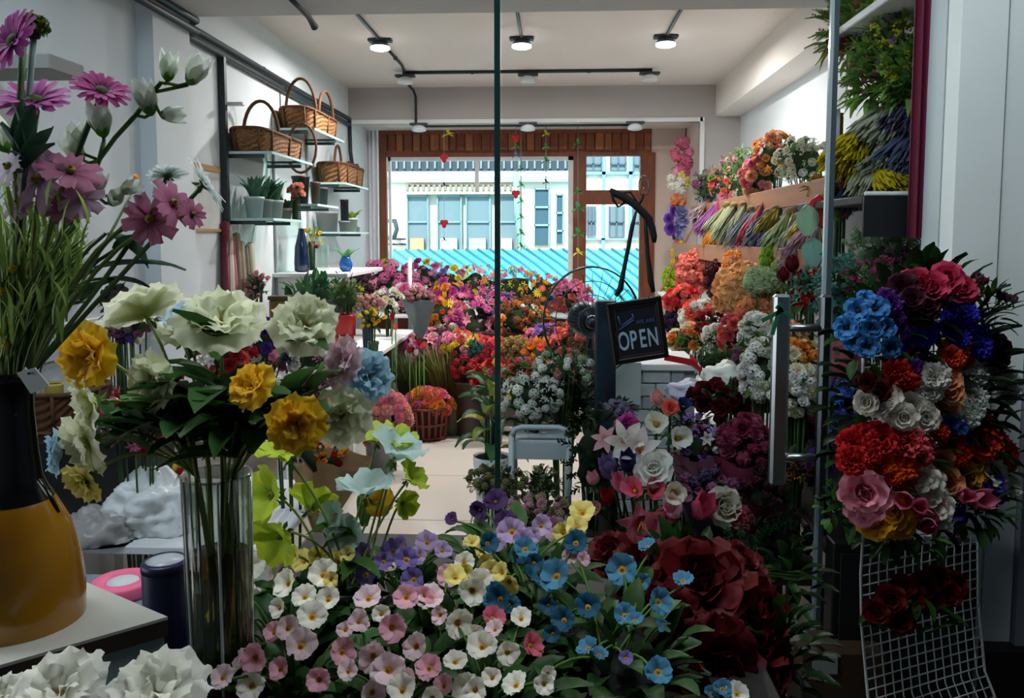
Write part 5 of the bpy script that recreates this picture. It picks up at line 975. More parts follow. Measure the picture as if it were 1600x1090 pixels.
for ch, x in zip('OPEN', (-.049, -.0175, .0125, .0455)): text(ch, x, -.030, .082, CHK, 'letter', .56, .0012)
text('WE ARE', .028, .026, .017, CHB, 'lettering', 1)
for (x0, z0, x1, z1) in ((-.057, .055, -.050, .018), (-.060, .010, -.008, .036), (-.050, .022, -.012, .042), (-.008, .036, -.010, .056)): sp('chalk_stroke', MB().tube([(x0, -.0048, z0), (x1, -.0048, z1)], .0022, 5), CHB)
sgn.rotation_quaternion = Quaternion((0, 0, 1), rad(6)) @ ROT
DW = mat('dark_driftwood', '#17130f', .8, nz=.4, nscale=20, bump=.6); RBK = mat('black_ribbon', '#14100e', .6)
hg = thing('driftwood_hanger', 'crooked dark driftwood hanger holding the OPEN sign', 'hanger', P(985, 310, Yo-.02)); Yh = Yo-.005
def pp(*pts): return [P(x, y, Yh+(q[0] if q else 0)) for x, y, *q in pts]
part('branch', MB().tube(pp((953, 296), (962, 302), (975, 308), (990, 318), (1004, 331), (1014, 342), (1019, 356), (1022, 370), (1022, 379)), [.006, .011, .013, .012, .012, .012, .011, .010, .006], 8), DW, hg)
part('twig', MB().tube(pp((956, 300), (958, 312), (966, 323), (974, 318), (978, 310)), [.006, .005, .004, .005, .004], 6), DW, hg); part('twig', MB().tube(pp((997, 322), (1003, 312), (1006, 303)), .004, 6), DW, hg); part('twig', MB().tube(pp((960, 303), (985, 300), (1000, 322)), .003, 5), DW, hg)
part('hook', MB().tube([P(1006+8*math.sin(u*TAU/20), 290-16*math.cos(u*TAU/20), Yh) for u in range(21)], .002, 6), mat('chrome_wire', '#9aa2a4', .2, 1), hg); part('suction_cup', MB().lathe([(.001, 0), (.010, .002), (.014, .008)], 16) and MB().cat(MB().lathe([(.001, 0), (.010, .002), (.014, .007)], 16), Matrix.Translation(P(1006, 290, YG+.03)) @ Matrix.Rotation(math.pi/2, 4, 'X')), glass_mat('clear_rubber', '#dfe6e6', 1.2), hg)
for pts in (((994, 330), (988, 352), (982, 385), (975, 420), (969, 452), (962, 462)), ((1007, 336), (1009, 360), (1012, 400), (1017, 440), (1021, 456))):
    part('strap', MB().tube(pp(*pts), [.004]+[.0075]*(len(pts)-3)+[.011, .007], 6), RBK, hg)
part('ring', MB().tube([P(1018+5*math.sin(u*TAU/12), 461-6*math.cos(u*TAU/12), Yh) for u in range(13)], .0016, 5), MATS['chrome_wire'], hg); part('ring', MB().tube([P(966+5*math.sin(u*TAU/12), 468-6*math.cos(u*TAU/12), Yh) for u in range(13)], .0016, 5), MATS['chrome_wire'], hg)
# ================================================================ foreground, outside the glass
DKWD = mat('dark_bench_wood', '#1c1714', .6, nz=.3, nscale=8)
ZBN = .62
fs = thing('flower_bench', 'dark wooden bench under the primroses outside the glass', 'bench', (.2, 1.7, 0)); part('top', bx(-.72, .44, 1.02, 2.3, ZBN-.03, ZBN, bev=.004), DKWD, fs)
for x in (-.68, .40):
    for y in (1.06, 2.26): part('leg', bx(x-.025, x+.025, y-.025, y+.025, 0, ZBN-.03), DKWD, fs)
part('panel', bx(-.70, .42, 2.24, 2.26, .02, ZBN-.03), DKWD, fs); part('panel', bx(-.70, .42, 1.04, 1.06, .02, ZBN-.03), DKWD, fs)
# blooms with separate petals: rings of (count, L, W, rise at root, rise at tip, offset, extra)
PET = {'primrose': ([(6, .52, .49, 56, 8, 0, dict(ruf=.04, cup=.09, nu=5, nv=5))], .145, .055),
       'poppy': ([(5, .52, .62, 34, -8, 0, dict(ruf=.035, cup=.03, nu=7, nv=10, shape='wide')), (5, .47, .58, 52, 6, .5, dict(ruf=.045, cup=.04, nu=6, nv=9, shape='wide')), (5, .38, .46, 66, 24, .2, dict(ruf=.05, cup=.05, nu=6, nv=8, shape='wide')), (3, .26, .34, 80, 50, .4, dict(ruf=.05, cup=.06, nu=4, nv=6, shape='wide'))], .07, .05),
       'lime': ([(5, .54, .60, 58, 0, 0, dict(ruf=.05, cup=.08, nu=7, nv=8))], .09, .07),
       'cosmos': ([(8, .47, .27, 14, -8, 0, dict(ruf=.03, cup=-.05, nu=5, nv=4, shape='wide'))], .08, .05),
       'rose': ([(3, .28, .30, 96, 112, 0, dict(ruf=.02, cup=.2, nu=4, nv=4)), (4, .36, .42, 84, 96, .3, dict(ruf=.02, cup=.2, nu=4, nv=4)), (5, .44, .52, 64, 60, .1, dict(ruf=.04, cup=.2, nu=5, nv=5)), (6, .50, .60, 40, 18, .5, dict(ruf=.05, cup=.18, nu=5, nv=6)), (6, .54, .64, 16, -28, 0, dict(ruf=.07, cup=.14, nu=5, nv=6))], .04, .03)}
PM = {}
def pbloom(parent, kind, col, pos, face, size, name='bloom', heart='#d9a010', green='#3f5f2c', rnd=RND, edge=.22, tl=.35, spin=None):
    rings, hr, hh = PET[kind]; col = (col, col) if isinstance(col, str) else col
    key = (kind, heart, green)
    if key not in PM:
        m = MB(); disc(m, hr, hh, 0, 10, .07); disc(m, hr*.45, hh, 1, 8, .10); calyx(m, .2, 2); PM[key] = m.mesh(kind+'_heart', [mat('heart'+heart, heart, .8, nz=.4, nscale=60), mat('heart_eye', '#8a5a08', .8), leaf_mat(green)])
    b = inst(name, PM[key], parent, pos, look(face, spin, rnd), size)
    for ri, (n, L, W, a0, a1, off, kw) in enumerate(rings):
        for i in range(n):
            vr = rnd.randrange(3); k = (kind, ri, vr, col, edge)
            if k not in PM:
                m = MB(); r_ = random.Random(ri*5+vr); petal(m, L*r_.uniform(.94, 1.06), W*r_.uniform(.95, 1.06), a0+r_.uniform(-7, 7), a1+r_.uniform(-12, 12), 0, .025, .002*vr, seed=r_.uniform(0, 9), **kw); PM[k] = m.mesh(kind+'_petal', petal_mat(col[0], col[1], tl, edge=edge))
            p = inst('petal', PM[k], b, (0, 0, .002*i), None, 1, local=True); p.rotation_euler = (0, 0, TAU*(i+off)/n+rnd.uniform(-.1, .1))
    return b
# ---- primroses: every bloom at the place the photograph shows it
PW = ('#e8d27a', '#f2efe2'); PP = ('#f0d070', '#fae0e6'); PPK = ('#f0d080', '#f2b8c8'); PV = ('#c8b050', '#7d6cae'); PL = ('#e0c860', '#c0a8d0'); PY = ('#c89a28', '#ecdf86'); PB = ('#c8bf60', '#4c8aaa'); PD = ('#2f5a7a', '#205670'); PU_ = ('#2a1a3a', '#4a3260'); PR = ('#c04a5a', '#d86a80')  # blue and lavender petals darkened, shade on the bed put into their colour
prim = {
 'primrose_white_left': ('bushy white primroses at the left front beside the glass vase', PW, '#7a5a1a', [(386, 889, 62), (384, 922, 48, 3), (417, 852, 50, 1), (390, 966, 48, 2), (346, 956, 48, 2), (455, 912, 58), (506, 900, 56), (478, 935, 46), (514, 938, 46), (488, 966, 56), (395, 1072, 54), (440, 950, 40, 2), (352, 1000, 40, 2)]),
 'primrose_pink_left': ('pale pink primroses at the lower left front', PP, '', [(470, 1011, 62), (384, 1038, 58, 2), (402, 1026, 54), (451, 982, 46), (533, 1019, 52), (440, 1046, 44), (430, 990, 40), (500, 1062, 46), (350, 1060, 46), (540, 985, 34)]),
 'primrose_pink': ('pink primroses in the middle of the front row', PP, '', [(585, 1023, 58), (612, 980, 54), (608, 1048, 66), (652, 1010, 50), (672, 1046, 54), (581, 1080, 54), (630, 1080, 56), (577, 938, 54), (561, 972, 44), (695, 1072, 44), (640, 1058, 40), (545, 1050, 40), (596, 960, 34)]),
 'primrose_white': ('white yellow-hearted primroses right of the pink front ones', PW, '', [(713, 972, 56), (755, 1013, 58), (792, 1019, 44), (711, 1037, 46, 1), (733, 1076, 60), (743, 1078, 46), (808, 1074, 50, 1), (814, 969, 42), (770, 1060, 40), (676, 1090, 46), (850, 1068, 40), (742, 990, 36)]),
 'primrose_blush': ('blush and white primroses in the middle of the bed', PP, '', [(674, 938, 54), (636, 934, 50), (737, 921, 54, 0, PW), (662, 932, 40), (769, 969, 46, 1, PR), (826, 1010, 48, 1, PR), (748, 912, 52, 0, PW), (605, 893, 36, 1), (700, 900, 42), (725, 880, 40, 0, PW), (690, 960, 36), (775, 985, 36)]),
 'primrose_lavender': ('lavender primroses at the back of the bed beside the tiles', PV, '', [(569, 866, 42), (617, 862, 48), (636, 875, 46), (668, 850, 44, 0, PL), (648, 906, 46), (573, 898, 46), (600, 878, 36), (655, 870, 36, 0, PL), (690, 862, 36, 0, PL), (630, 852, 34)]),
 'primrose_yellow_back': ('pale yellow primroses behind the white left ones', PY, '', [(478, 878, 44), (530, 876, 46), (495, 868, 36), (545, 866, 32), (462, 868, 34), (518, 905, 30)]),
 'primrose_yellow': ('yellow primroses between the blush and blue ones', PY, '', [(711, 905, 46), (767, 893, 42), (797, 906, 46), (787, 895, 38), (750, 862, 36), (738, 850, 32), (725, 895, 36), (910, 804, 48), (902, 826, 44), (880, 832, 40), (893, 838, 34), (760, 878, 30)]),
 'primrose_purple': ('dark purple and lilac primroses by the foot of the glass edge', PU_, '', [(774, 786, 46), (752, 795, 38), (801, 832, 54, 0, PL), (789, 820, 46), (868, 826, 52, 0, ('#c8a0a8', '#c8a4b4')), (845, 822, 40, 0, PL), (818, 845, 42, 0, PL), (708, 812, 26), (780, 845, 38, 0, PL), (832, 838, 34, 0, PL)]),
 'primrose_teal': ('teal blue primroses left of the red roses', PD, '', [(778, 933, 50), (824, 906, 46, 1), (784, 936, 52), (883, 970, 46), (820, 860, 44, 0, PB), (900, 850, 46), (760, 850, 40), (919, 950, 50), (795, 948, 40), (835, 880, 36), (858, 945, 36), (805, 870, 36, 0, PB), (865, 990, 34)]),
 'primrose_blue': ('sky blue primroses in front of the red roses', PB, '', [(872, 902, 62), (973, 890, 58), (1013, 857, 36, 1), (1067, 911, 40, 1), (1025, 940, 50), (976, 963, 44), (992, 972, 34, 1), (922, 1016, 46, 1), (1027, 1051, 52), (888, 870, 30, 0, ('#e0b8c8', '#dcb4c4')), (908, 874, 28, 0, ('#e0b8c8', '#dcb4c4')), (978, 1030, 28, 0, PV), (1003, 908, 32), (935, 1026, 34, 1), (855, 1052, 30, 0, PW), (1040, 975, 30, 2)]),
}
PF = [(0, -1, .75), (0, -.3, 1), (-.9, -.7, .5), (.3, .6, .8)]
rnd = random.Random(21)
for nm, (lab, col, _, lst) in prim.items():
    pts = []
    for e in lst:
        p = PZ(e[0], e[1], .80+rnd.uniform(-.02, .03)); pts.append((p, e))
    cx = sum(p.x for p, e in pts)/len(pts); cy = max(1.1, min(2.2, sum(p.y for p, e in pts)/len(pts))); t = thing('primrose', lab, 'primrose', (cx, cy, ZBN), 'primroses in the bed outside the glass')
    st_ = MB(); pot_c = V((cx, cy, ZBN+.06)); green = '#2a4a1e'
    for p, e in pts:
        f = V(PF[e[3] if len(e) > 3 else 0])+V((rnd.gauss(0, .38), rnd.gauss(0, .2), rnd.gauss(0, .3))); c = e[4] if len(e) > 4 else col
        if c is PP and rnd.random() < .25: c = PPK
        if c is PP and rnd.random() < .2: c = PW
        pbloom(t, 'primrose', c, p, f, S(e[2], p.y)*.93, rnd=rnd, edge=.34, green=green, heart='#c8920f' if c is not PU_ else '#2a1a2a')
        st_.tube(curve(pot_c+V((rnd.uniform(-.03, .03), rnd.uniform(-.03, .03), 0)), p-f.normalized()*.01, (0, 0, .03)), .0028, 4)
    part('stem', st_, leaf_mat('#4a6a2c'), t, kind='stuff')
    sx = max(.1, max(abs(p.x-cx) for p, e in pts)); sy = max(.1, max(abs(p.y-cy) for p, e in pts))
    for k in range(26):
        a = k*2.4; q = math.sqrt((k+.5)/26); b = V((cx+math.cos(a)*q*sx*.95, max(1.08, cy+math.sin(a)*q*sy*.95), .70+rnd.uniform(0, .05)))
        part('leaf', leaf_shape(MB(), b, (math.cos(a)+rnd.gauss(0, .4), math.sin(a)+rnd.gauss(0, .4)-.2, rnd.uniform(.2, .9)), rnd.uniform(.06, .10), rnd.uniform(.035, .05), 0, 'oval', rnd.uniform(-60, -10), k), leaf_mat(('#2a4a1e', '#1f3d18', '#35582a')[k % 3]), t)
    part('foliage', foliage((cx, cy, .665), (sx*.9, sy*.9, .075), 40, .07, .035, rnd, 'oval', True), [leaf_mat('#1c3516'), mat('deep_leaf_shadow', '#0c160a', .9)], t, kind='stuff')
    part('pot', MB().lathe([(.05, ZBN), (.065, ZBN+.075), (.07, ZBN+.075), (.06, ZBN+.07)], 16, (cx, cy, 0)), mat('black_pot', '#0e0e0f', .6), t)
# ---- dark red roses
rr_ = ('#300206', '#54050b'); t = thing('rose_bush', 'bush of huge velvety dark red roses at the right front', 'rose bush', (.33, 1.78, ZBN)); st_ = MB()
for px, py, s, Y, f in ((1092, 918, 150, 1.74, (-.1, -.8, .8)), (1165, 965, 130, 1.80, (.7, -.7, .5)), (1040, 965, 110, 1.66, (-.3, -1, .4)), (1005, 895, 105, 1.86, (-.5, -.5, .9)), (958, 872, 80, 1.95, (-.4, -.4, 1)), (1115, 1030, 130, 1.62, (.1, -1, .1)), (1185, 1040, 110, 1.72, (.8, -.7, 0)), (1060, 1065, 100, 1.55, (-.3, -1, -.1)), (1150, 892, 90, 1.9, (.5, -.3, 1))):
    p = P(px, py, Y); pbloom(t, 'rose', rr_, p, f, S(s, Y), heart='#3a0408', rnd=rnd, tl=.15); st_.tube(curve((.33, 1.80, ZBN+.05), p, (0, .02, 0)), .006, 5)
part('stem', st_, leaf_mat('#26401a'), t, kind='stuff')
for k in range(22):
    a = k*2.4; b = P(1090+120*math.cos(a)*((k+3)/24)**.5, 1000+90*math.sin(a)*((k+3)/24)**.5, 1.86); part('leaf', leaf_shape(MB(), b, (math.cos(a), -.3, math.sin(a)*.6+.3), .11, .055, 0, 'oval', -30, k), leaf_mat('#16300f'), t)
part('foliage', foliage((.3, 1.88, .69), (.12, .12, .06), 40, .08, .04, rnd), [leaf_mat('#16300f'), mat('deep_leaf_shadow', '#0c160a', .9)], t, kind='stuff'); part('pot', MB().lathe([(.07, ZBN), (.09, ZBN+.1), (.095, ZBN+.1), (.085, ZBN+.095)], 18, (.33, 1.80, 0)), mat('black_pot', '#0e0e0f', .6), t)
for lab, px, py, Y, w, h, n in (('dark leafy plant on the bench right of the roses', 1215, 1030, 1.75, 120, 150, 60), ('small dark leafy plant right of the wrapped flowers', 1235, 900, 2.1, 60, 80, 26)):
    c = P(px, py, Y); t = thing('leafy_plant', lab, 'plant', (min(c.x, .40), Y, ZBN))
    for k in range(n):
        a = k*2.4; q_ = ((k+.5)/n)**.5; part('leaf', leaf_shape(MB(), c+V((math.cos(a)*q_*S(w/2, Y), rnd.uniform(-.06, .06), math.sin(a)*q_*S(h/2, Y))), (math.cos(a), -.5, math.sin(a)*.6+.3), rnd.uniform(.05, .08), .03, 0, 'oval', -25, k), leaf_mat(('#16300f', '#0f2409', '#1f3f16')[k % 3]), t)
    part('stem', stems_mb((min(c.x, .40), Y, ZBN), c, .05, .02, 6, rnd), leaf_mat('#26401a'), t, kind='stuff')
t = thing('white_blue_bunch', 'small pale blue and white bloom pair at the bottom under the roses', 'flower bunch', (.34, 1.45, ZBN))
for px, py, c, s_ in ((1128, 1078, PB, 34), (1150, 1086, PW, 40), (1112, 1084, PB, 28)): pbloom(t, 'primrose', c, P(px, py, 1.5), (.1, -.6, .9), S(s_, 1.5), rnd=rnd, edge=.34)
part('stem', MB().tube([(.34, 1.45, ZBN), P(1130, 1082, 1.5)], .004, 5).tube([(.34, 1.45, ZBN), P(1150, 1088, 1.5)], .003, 5), leaf_mat('#26401a'), t, kind='stuff')
# ---- tall glass vase with the paper poppies
Yv = 1.30; vc = P(340, 800, Yv); rv = S(54, Yv); zt = P(340, 740, Yv).z
gv = thing('glass_vase', 'tall clear ribbed glass vase beside the primroses', 'vase', (vc.x, Yv, ZBN)); n = 22
RIB = glass_mat('ribbed_glass', '#eef2ee', 1.3); RIBW = mat('rib_light_streak', '#c9d2cc', .12, spec=1)  # pale opaque ribs paint in the bright light streaks of the glass
part('body', MB().lathe([(rv*.80, ZBN+.002), (rv*.86, ZBN+.03), (rv*.9, ZBN+.2), (rv, zt), (rv*.94, zt), (rv*.84, ZBN+.2), (rv*.8, ZBN+.035)], 66, (vc.x, Yv, 0), wob=lambda t, i: .028*math.cos(t*22) if i < 4 else 0), RIB, gv)
for k in range(22):
    if k % 2: continue
    d = V((math.cos(TAU*k/22), math.sin(TAU*k/22), 0)); o = V((vc.x, Yv, 0)); part('rib', MB().tube([o+d*rv*.88+V((0, 0, ZBN+.03)), o+d*rv*.925+V((0, 0, ZBN+.2)), o+d*rv*1.02+V((0, 0, zt))], [.0026, .0028, .0022], 5), RIBW if k % 4 else RIB, gv)
part('water', MB().lathe([(.001, ZBN+.036), (rv*.79, ZBN+.037), (rv*.84, ZBN+.2), (rv*.88, P(340, 862, Yv).z), (.001, P(340, 862, Yv).z)], 30, (vc.x, Yv, 0)), glass_mat('cloudy_water', '#c4b478', .6), gv)
part('rim', MB().tube([V((vc.x+rv*math.cos(TAU*k/36), Yv+rv*math.sin(TAU*k/36), zt)) for k in range(37)], .0026, 5), RIB, gv)
part('foot', MB().lathe([(.001, ZBN+.004), (rv*.78, ZBN+.004), (rv*.78, ZBN+.03), (.001, ZBN+.034)], 24, (vc.x, Yv, 0)), glass_mat('thick_glass', '#b9c8b8', 2.0), gv)
XW = ('#cfd88a', '#e9ebd2'); XG = ('#d8dc8c', '#e2e6c8'); XY = ('#c8940f', '#ecc02a'); XB = ('#c4dce4', '#a8ccdc'); XP = ('#e8d4d4', '#dcc0c8'); XL_ = ('#b0c24a', '#c4d060')
def stemway(foot, q, bend, n=9):
    "inside the container up to its rim, then out in a bow to the bloom"
    foot = V(foot); cx, cy, r, z = (vc.x, Yv, rv*.72, zt) if foot.y < 1.5 and foot.z < .8 else (foot.x, foot.y, .03, foot.z+.12 if foot.z < .8 else foot.z+.02)
    d = V((q.x-cx, q.y-cy, 0)); rim = V((cx, cy, z))+d*min(1, r*.8/max(d.length, .01))
    return [foot, foot.lerp(rim, .5)]+curve(rim, q, bend, n-2)
def poppy(label, px, py, Y, s, col, face, foot, nleaf=2, name='paper_poppy', heart='#a8a02a', bend=(0, 0, .04), kind='poppy', catg='poppy', side=None, group=None, sz=1):
    p = P(px, py, Y); t = thing(name, label, catg, foot, group); f = V(face); b = pbloom(t, kind, col, p, face, S(s, Y)*sz, heart=heart, rnd=rnd, edge=.5, tl=.45)
    q = p-f.normalized()*S(s, Y)*.06; path = stemway(foot, q, bend); part('stem', MB().tube(path, .0027, 6), leaf_mat('#7d8a50'), t)
    for k in range(nleaf):
        o = path[rnd.randint(3, 7)]; a = rnd.uniform(0, 6.28); part('leaf', leaf_shape(MB(), o, (math.cos(a), math.sin(a)*.8-.2, rnd.uniform(-.1, .7)), rnd.uniform(.09, .14), rnd.uniform(.035, .055), 0, 'oval', rnd.uniform(-50, 0), k), leaf_mat(('#2f5220', '#24441a', '#3d6428')[k % 3]), t)
    return t
ft = lambda k: V((vc.x+rv*.6*math.cos(k*2.4), Yv+rv*.6*math.sin(k*2.4), ZBN+.04))
for k, (lab, px, py, Y, s, c, f, nl) in enumerate([
 ('white paper poppy seen from behind at the upper left', 228, 495, 1.30, 108, XW, (-.5, .3, .8), 3), ('pale green white poppy highest in the glass vase', 345, 512, 1.32, 118, XG, (.2, -.6, .9), 4), ('white poppy standing alone right of the highest one', 476, 512, 1.34, 92, XG, (.3, -.8, .5), 3), ('white poppy in the middle left facing the street', 247, 594, 1.24, 84, XG, (-.3, -1, .1), 4),
 ('drooping white poppy at the left of the bunch', 152, 628, 1.22, 100, XW, (-.8, -.6, -.1), 2), ('yellow poppy facing the street at the left', 147, 555, 1.21, 92, XY, (-.2, -1, .05), 2), ('crumpled yellow poppy in the middle of the bunch', 398, 606, 1.22, 70, XY, (-.3, -.8, .5), 5), ('yellow poppy lowest in the middle right', 464, 660, 1.19, 78, XY, (.2, -1, .1), 4), 
 ('pale pink and blue poppy at the right end', 545, 568, 1.34, 76, XP, (-.6, -.6, .3), 3), ('pale blue poppy behind the pink one', 572, 588, 1.36, 70, XB, (.6, -.7, .2), 2), ('wide white poppy at the lower right of the bunch', 536, 648, 1.30, 82, XG, (.1, -1, .0), 4), ('low white poppy hanging over the plastic bags', 140, 690, 1.22, 90, XW, (-.5, -.8, -.3), 2),
 ('pale blue poppy at the far lower left', 98, 706, 1.22, 64, XB, (-.9, -.5, 0), 1), ('faded yellow poppy hanging lowest at left', 136, 748, 1.20, 66, ('#b0a040', '#c8bc6a'), (-.3, -.9, -.5), 1), ('pale blue poppy tucked between the upper white ones', 290, 500, 1.40, 60, XB, (0, -.5, 1), 2), ('white poppy behind the two upper ones', 285, 530, 1.38, 80, XW, (.2, -.3, 1), 3)]):
    poppy(lab, px, py, Y, s, c, f, ft(k), nl, sz=1.12)
for k in range(5):
    t = thing('poppy_leaf_stem', 'leafy dark green stem in the glass vase, %s' % ('left of the middle', 'drooping over the bags', 'right of the middle', 'at the back', 'beside the low yellow poppy')[k], 'foliage', ft(k+20)); e = P((290, 230, 420, 345, 470)[k], (640, 690, 650, 620, 670)[k], 1.27); path = stemway(ft(k+20), e, (0, 0, .05)); part('stem', MB().tube(path, .003, 5), leaf_mat('#3f5a2a'), t)
    for j in range(9):
        o = path[4+j*5//9]; a = j*2.4+k; part('leaf', leaf_shape(MB(), o, (math.cos(a), math.sin(a)*.8-.2, rnd.uniform(-.3, .7)), rnd.uniform(.09, .13), rnd.uniform(.045, .065), 0, 'oval', rnd.uniform(-55, 0), j), leaf_mat(('#24441a', '#1c3814', '#31562a')[j % 3]), t)
# ---- lime and pale blue poppies standing in the bed
LB_ = ('#a8c440', '#b8cc3a'); PG = ('#d0e0dc', '#bcd4d0')
jar = thing('poppy_jar', 'dark jar holding the lime and pale blue poppies', 'jar', (-.43, 1.62, ZBN)); jc = V((-.43, 1.62, ZBN)); part('body', MB().lathe([(.055, ZBN), (.065, ZBN+.02), (.06, ZBN+.13), (.065, ZBN+.15), (.055, ZBN+.148)], 20, (jc.x, jc.y, 0)), mat('dark_jar', '#15191a', .2), jar)
for k, (lab, px, py, s, c, f, Y) in enumerate([('flat lime poppy seen from the side at the top left', 452, 718, 84, LB_, (-.1, -.15, 1), 1.62), ('lime poppy cupped below the flat one', 430, 774, 70, LB_, (-.5, -.8, .3), 1.6), ('lime poppy seen from behind beside the kraft paper', 484, 796, 62, LB_, (.1, .6, .5), 1.66), ('lime poppy lowest left in the group', 440, 832, 70, LB_, (-.2, -.7, -.3), 1.6), 
  ('small lime poppy left of the tall blue white one', 588, 690, 50, ('#a8c440', '#bcd05a'), (-.2, -.3, 1), 1.78), ('small lime poppy right of the tall blue white one', 622, 692, 46, ('#a8c440', '#b4cc50'), (.3, -.3, 1), 1.78), ('tall blue white poppy seen from the side', 615, 716, 72, PG, (.4, -.1, .9), 1.72), ('lime leafed poppy drooping right of the tall one', 638, 750, 44, LB_, (.7, -.1, .6), 1.7), 
  ('lime bud poppy low right over the tiles', 626, 786, 40, LB_, (.8, -.6, .1), 1.7), ('pale grey blue poppy seen from below in the middle', 572, 776, 70, PG, (-.1, -.1, 1), 1.68), ('small pale blue poppy left of the grey blue one', 528, 806, 44, PG, (-.5, -.7, .3), 1.66), ('pale blue petal poppy leaning low in the middle', 548, 830, 50, PG, (-.2, -1, .2), 1.66), ('orange hearted small poppy behind the pale blue ones', 590, 788, 40, XY, (.2, -.6, .6), 1.76)]):
    poppy(lab, px, py, Y, s, c, f, (-.43+.03*math.cos(k*2.4), 1.62+.03*math.sin(k*2.4), ZBN+.02), 0 if k % 3 else 1, name='lime_poppy' if c is LB_ else 'paper_poppy', heart='#7a8a2a', bend=(0, .02, .02), sz=1.32, kind='lime')
# ---- white blooms at the very front
for lab, px, py, s in (('big white peony at the bottom left edge of the frame', 95, 1088, 130), ('big white peony at the bottom beside the table panel', 246, 1092, 140), ('white peony cut by the lower left corner', 2, 1098, 80)):
    Y = .80; p = P(px, py, Y); t = thing('white_peony', lab, 'peony', (p.x, p.y, ZBN-.0)); pbloom(t, 'poppy', ('#dfe3c4', '#eeeee2'), p, (.05, -.55, 1), S(s, Y)*1.1, heart='#c8c48a', rnd=rnd, tl=.4); part('stem', MB().tube([(p.x, p.y, ZBN), p], .005, 6), leaf_mat('#3f5a2a'), t)
ledge = thing('front_ledge', 'dark ledge under the white peonies at bottom left', 'ledge', (-.5, .79, 0)); part('top', bx(-.72, -.26, .68, .90, ZBN-.03, ZBN, bev=.004), DKWD, ledge)
for x in (-.69, -.29):
    for y in (.71, .87): part('leg', bx(x-.02, x+.02, y-.02, y+.02, 0, ZBN-.03), DKWD, ledge)
# ---- stand, orange vase, canister
ZT = 1.0; A_ = PZ(262, 963, ZT); B_ = PZ(-40, 1050, ZT); C2 = PZ(125, 934, ZT); D2 = V((B_.x-.28, B_.y+.12, ZT))
def prism(poly, z0, z1): 
    n = len(poly); return MB().add([(p[0], p[1], z0) for p in poly]+[(p[0], p[1], z1) for p in poly], [tuple(range(n))[::-1], tuple(range(n, 2*n))]+[(i, (i+1) % n, n+(i+1) % n, n+i) for i in range(n)], smooth=False)
stp = [(B_.x, B_.y), (A_.x, A_.y), (C2.x-.02, C2.y+.05), (-1.05, 1.16), (-1.0, .93)]
sd = thing('display_stand', 'pale topped display stand carrying the orange vase', 'stand', (-.72, 1.02, 0)); part('top', prism(stp, ZT-.004, ZT), mat('pale_laminate', '#b9b9ae', .35, nz=.06), sd); part('edge', prism(stp, ZT-.026, ZT-.0045), mat('dark_edge', '#3a2e26', .6, nz=.3), sd)
ins = [(x+(-.72-x)*.03, y+(1.02-y)*.03) for x, y in stp]; part('body', prism(ins, 0, ZT-.0265), mat('grey_teal_panel', '#8fa2a4', .5), sd)
ov = P(35, 1008, .98); ov.z = ZT; q = .98/1250
av = thing('orange_vase', 'amber orange bottle vase with a long black neck on the stand', 'vase', ov)
H = lambda py: P(35, py, .98).z
part('body', MB().lathe([(.001, ZT), (60*q, ZT), (88*q, H(1000)), (97*q, H(970)), (99*q, H(920)), (93*q, H(870)), (80*q, H(820)), (62*q, H(785)), (44*q, H(762)), (30*q, H(752))], 40, (ov.x, ov.y, 0)), mat('amber_glaze', '#b07a10', .2, nz=.25, nscale=5, c2='#855207', spec=.7), av)
part('neck', MB().lathe([(58*q, H(778)), (50*q, H(764)), (42*q, H(745)), (37*q, H(700)), (34*q, H(640)), (36*q, H(595)), (40*q, H(580)), (36*q, H(582)), (30*q, H(640))], 32, (ov.x, ov.y, 0), close=False), mat('black_glaze', '#08090b', .18, spec=.7), av)
part('strap', MB().tube([P(62, 750, .93), P(78, 775, .925), P(92, 800, .92)], [.004, .003, .002], 6), MATS['black_glaze'], av)
tg = [P(26, 582, .90), P(54, 574, .90), P(77, 602, .895), P(48, 615, .895)]; tgm = MB().add(tg+[p+V((0, .0015, 0)) for p in tg], [(0, 3, 2, 1), (4, 5, 6, 7), (0, 1, 5, 4), (1, 2, 6, 5), (2, 3, 7, 6), (3, 0, 4, 7)], smooth=False)
part('price_tag', tgm, mat('tag_card', '#c4d0cc', .7), av); part('tag_eyelet', MB().ell(P(45, 583, .897), (.0018, .0018, .0018), 8, 5), mat('eyelet', '#1c1c1c', .5), av); part('tag_string', MB().tube([P(45, 583, .899), P(40, 574, .93), P(36, 580, .945)], .0008, 4), mat('thread', '#c9c9c9', .6), av)
cn = P(262, 980, 1.36); can = thing('canister', 'dark navy canister with pale lid behind the stand', 'canister', (cn.x, 1.36, ZBN)); rc = S(37, 1.36); zc_ = P(0, 872, 1.36).z
part('body', MB().lathe([(rc*.96, ZBN), (rc, ZBN+.01), (rc, zc_-.012), (rc*.97, zc_-.008)], 28, (cn.x, 1.36, 0)), mat('navy_enamel', '#12143c', .4), can); part('lid', MB().lathe([(rc*1.03, zc_-.012), (rc*1.03, zc_), (rc*.86, zc_+.006), (rc*.8, zc_+.001), (.001, zc_)], 28, (cn.x, 1.36, 0)), mat('navy_enamel', '#12143c', .4), can); part('lid_disc', MB().lathe([(.001, zc_+.004), (rc*.78, zc_+.004), (rc*.79, zc_+.001)][::-1], 28, (cn.x, 1.36, 0)), mat('pale_lid', '#b4bcc4', .3), can)
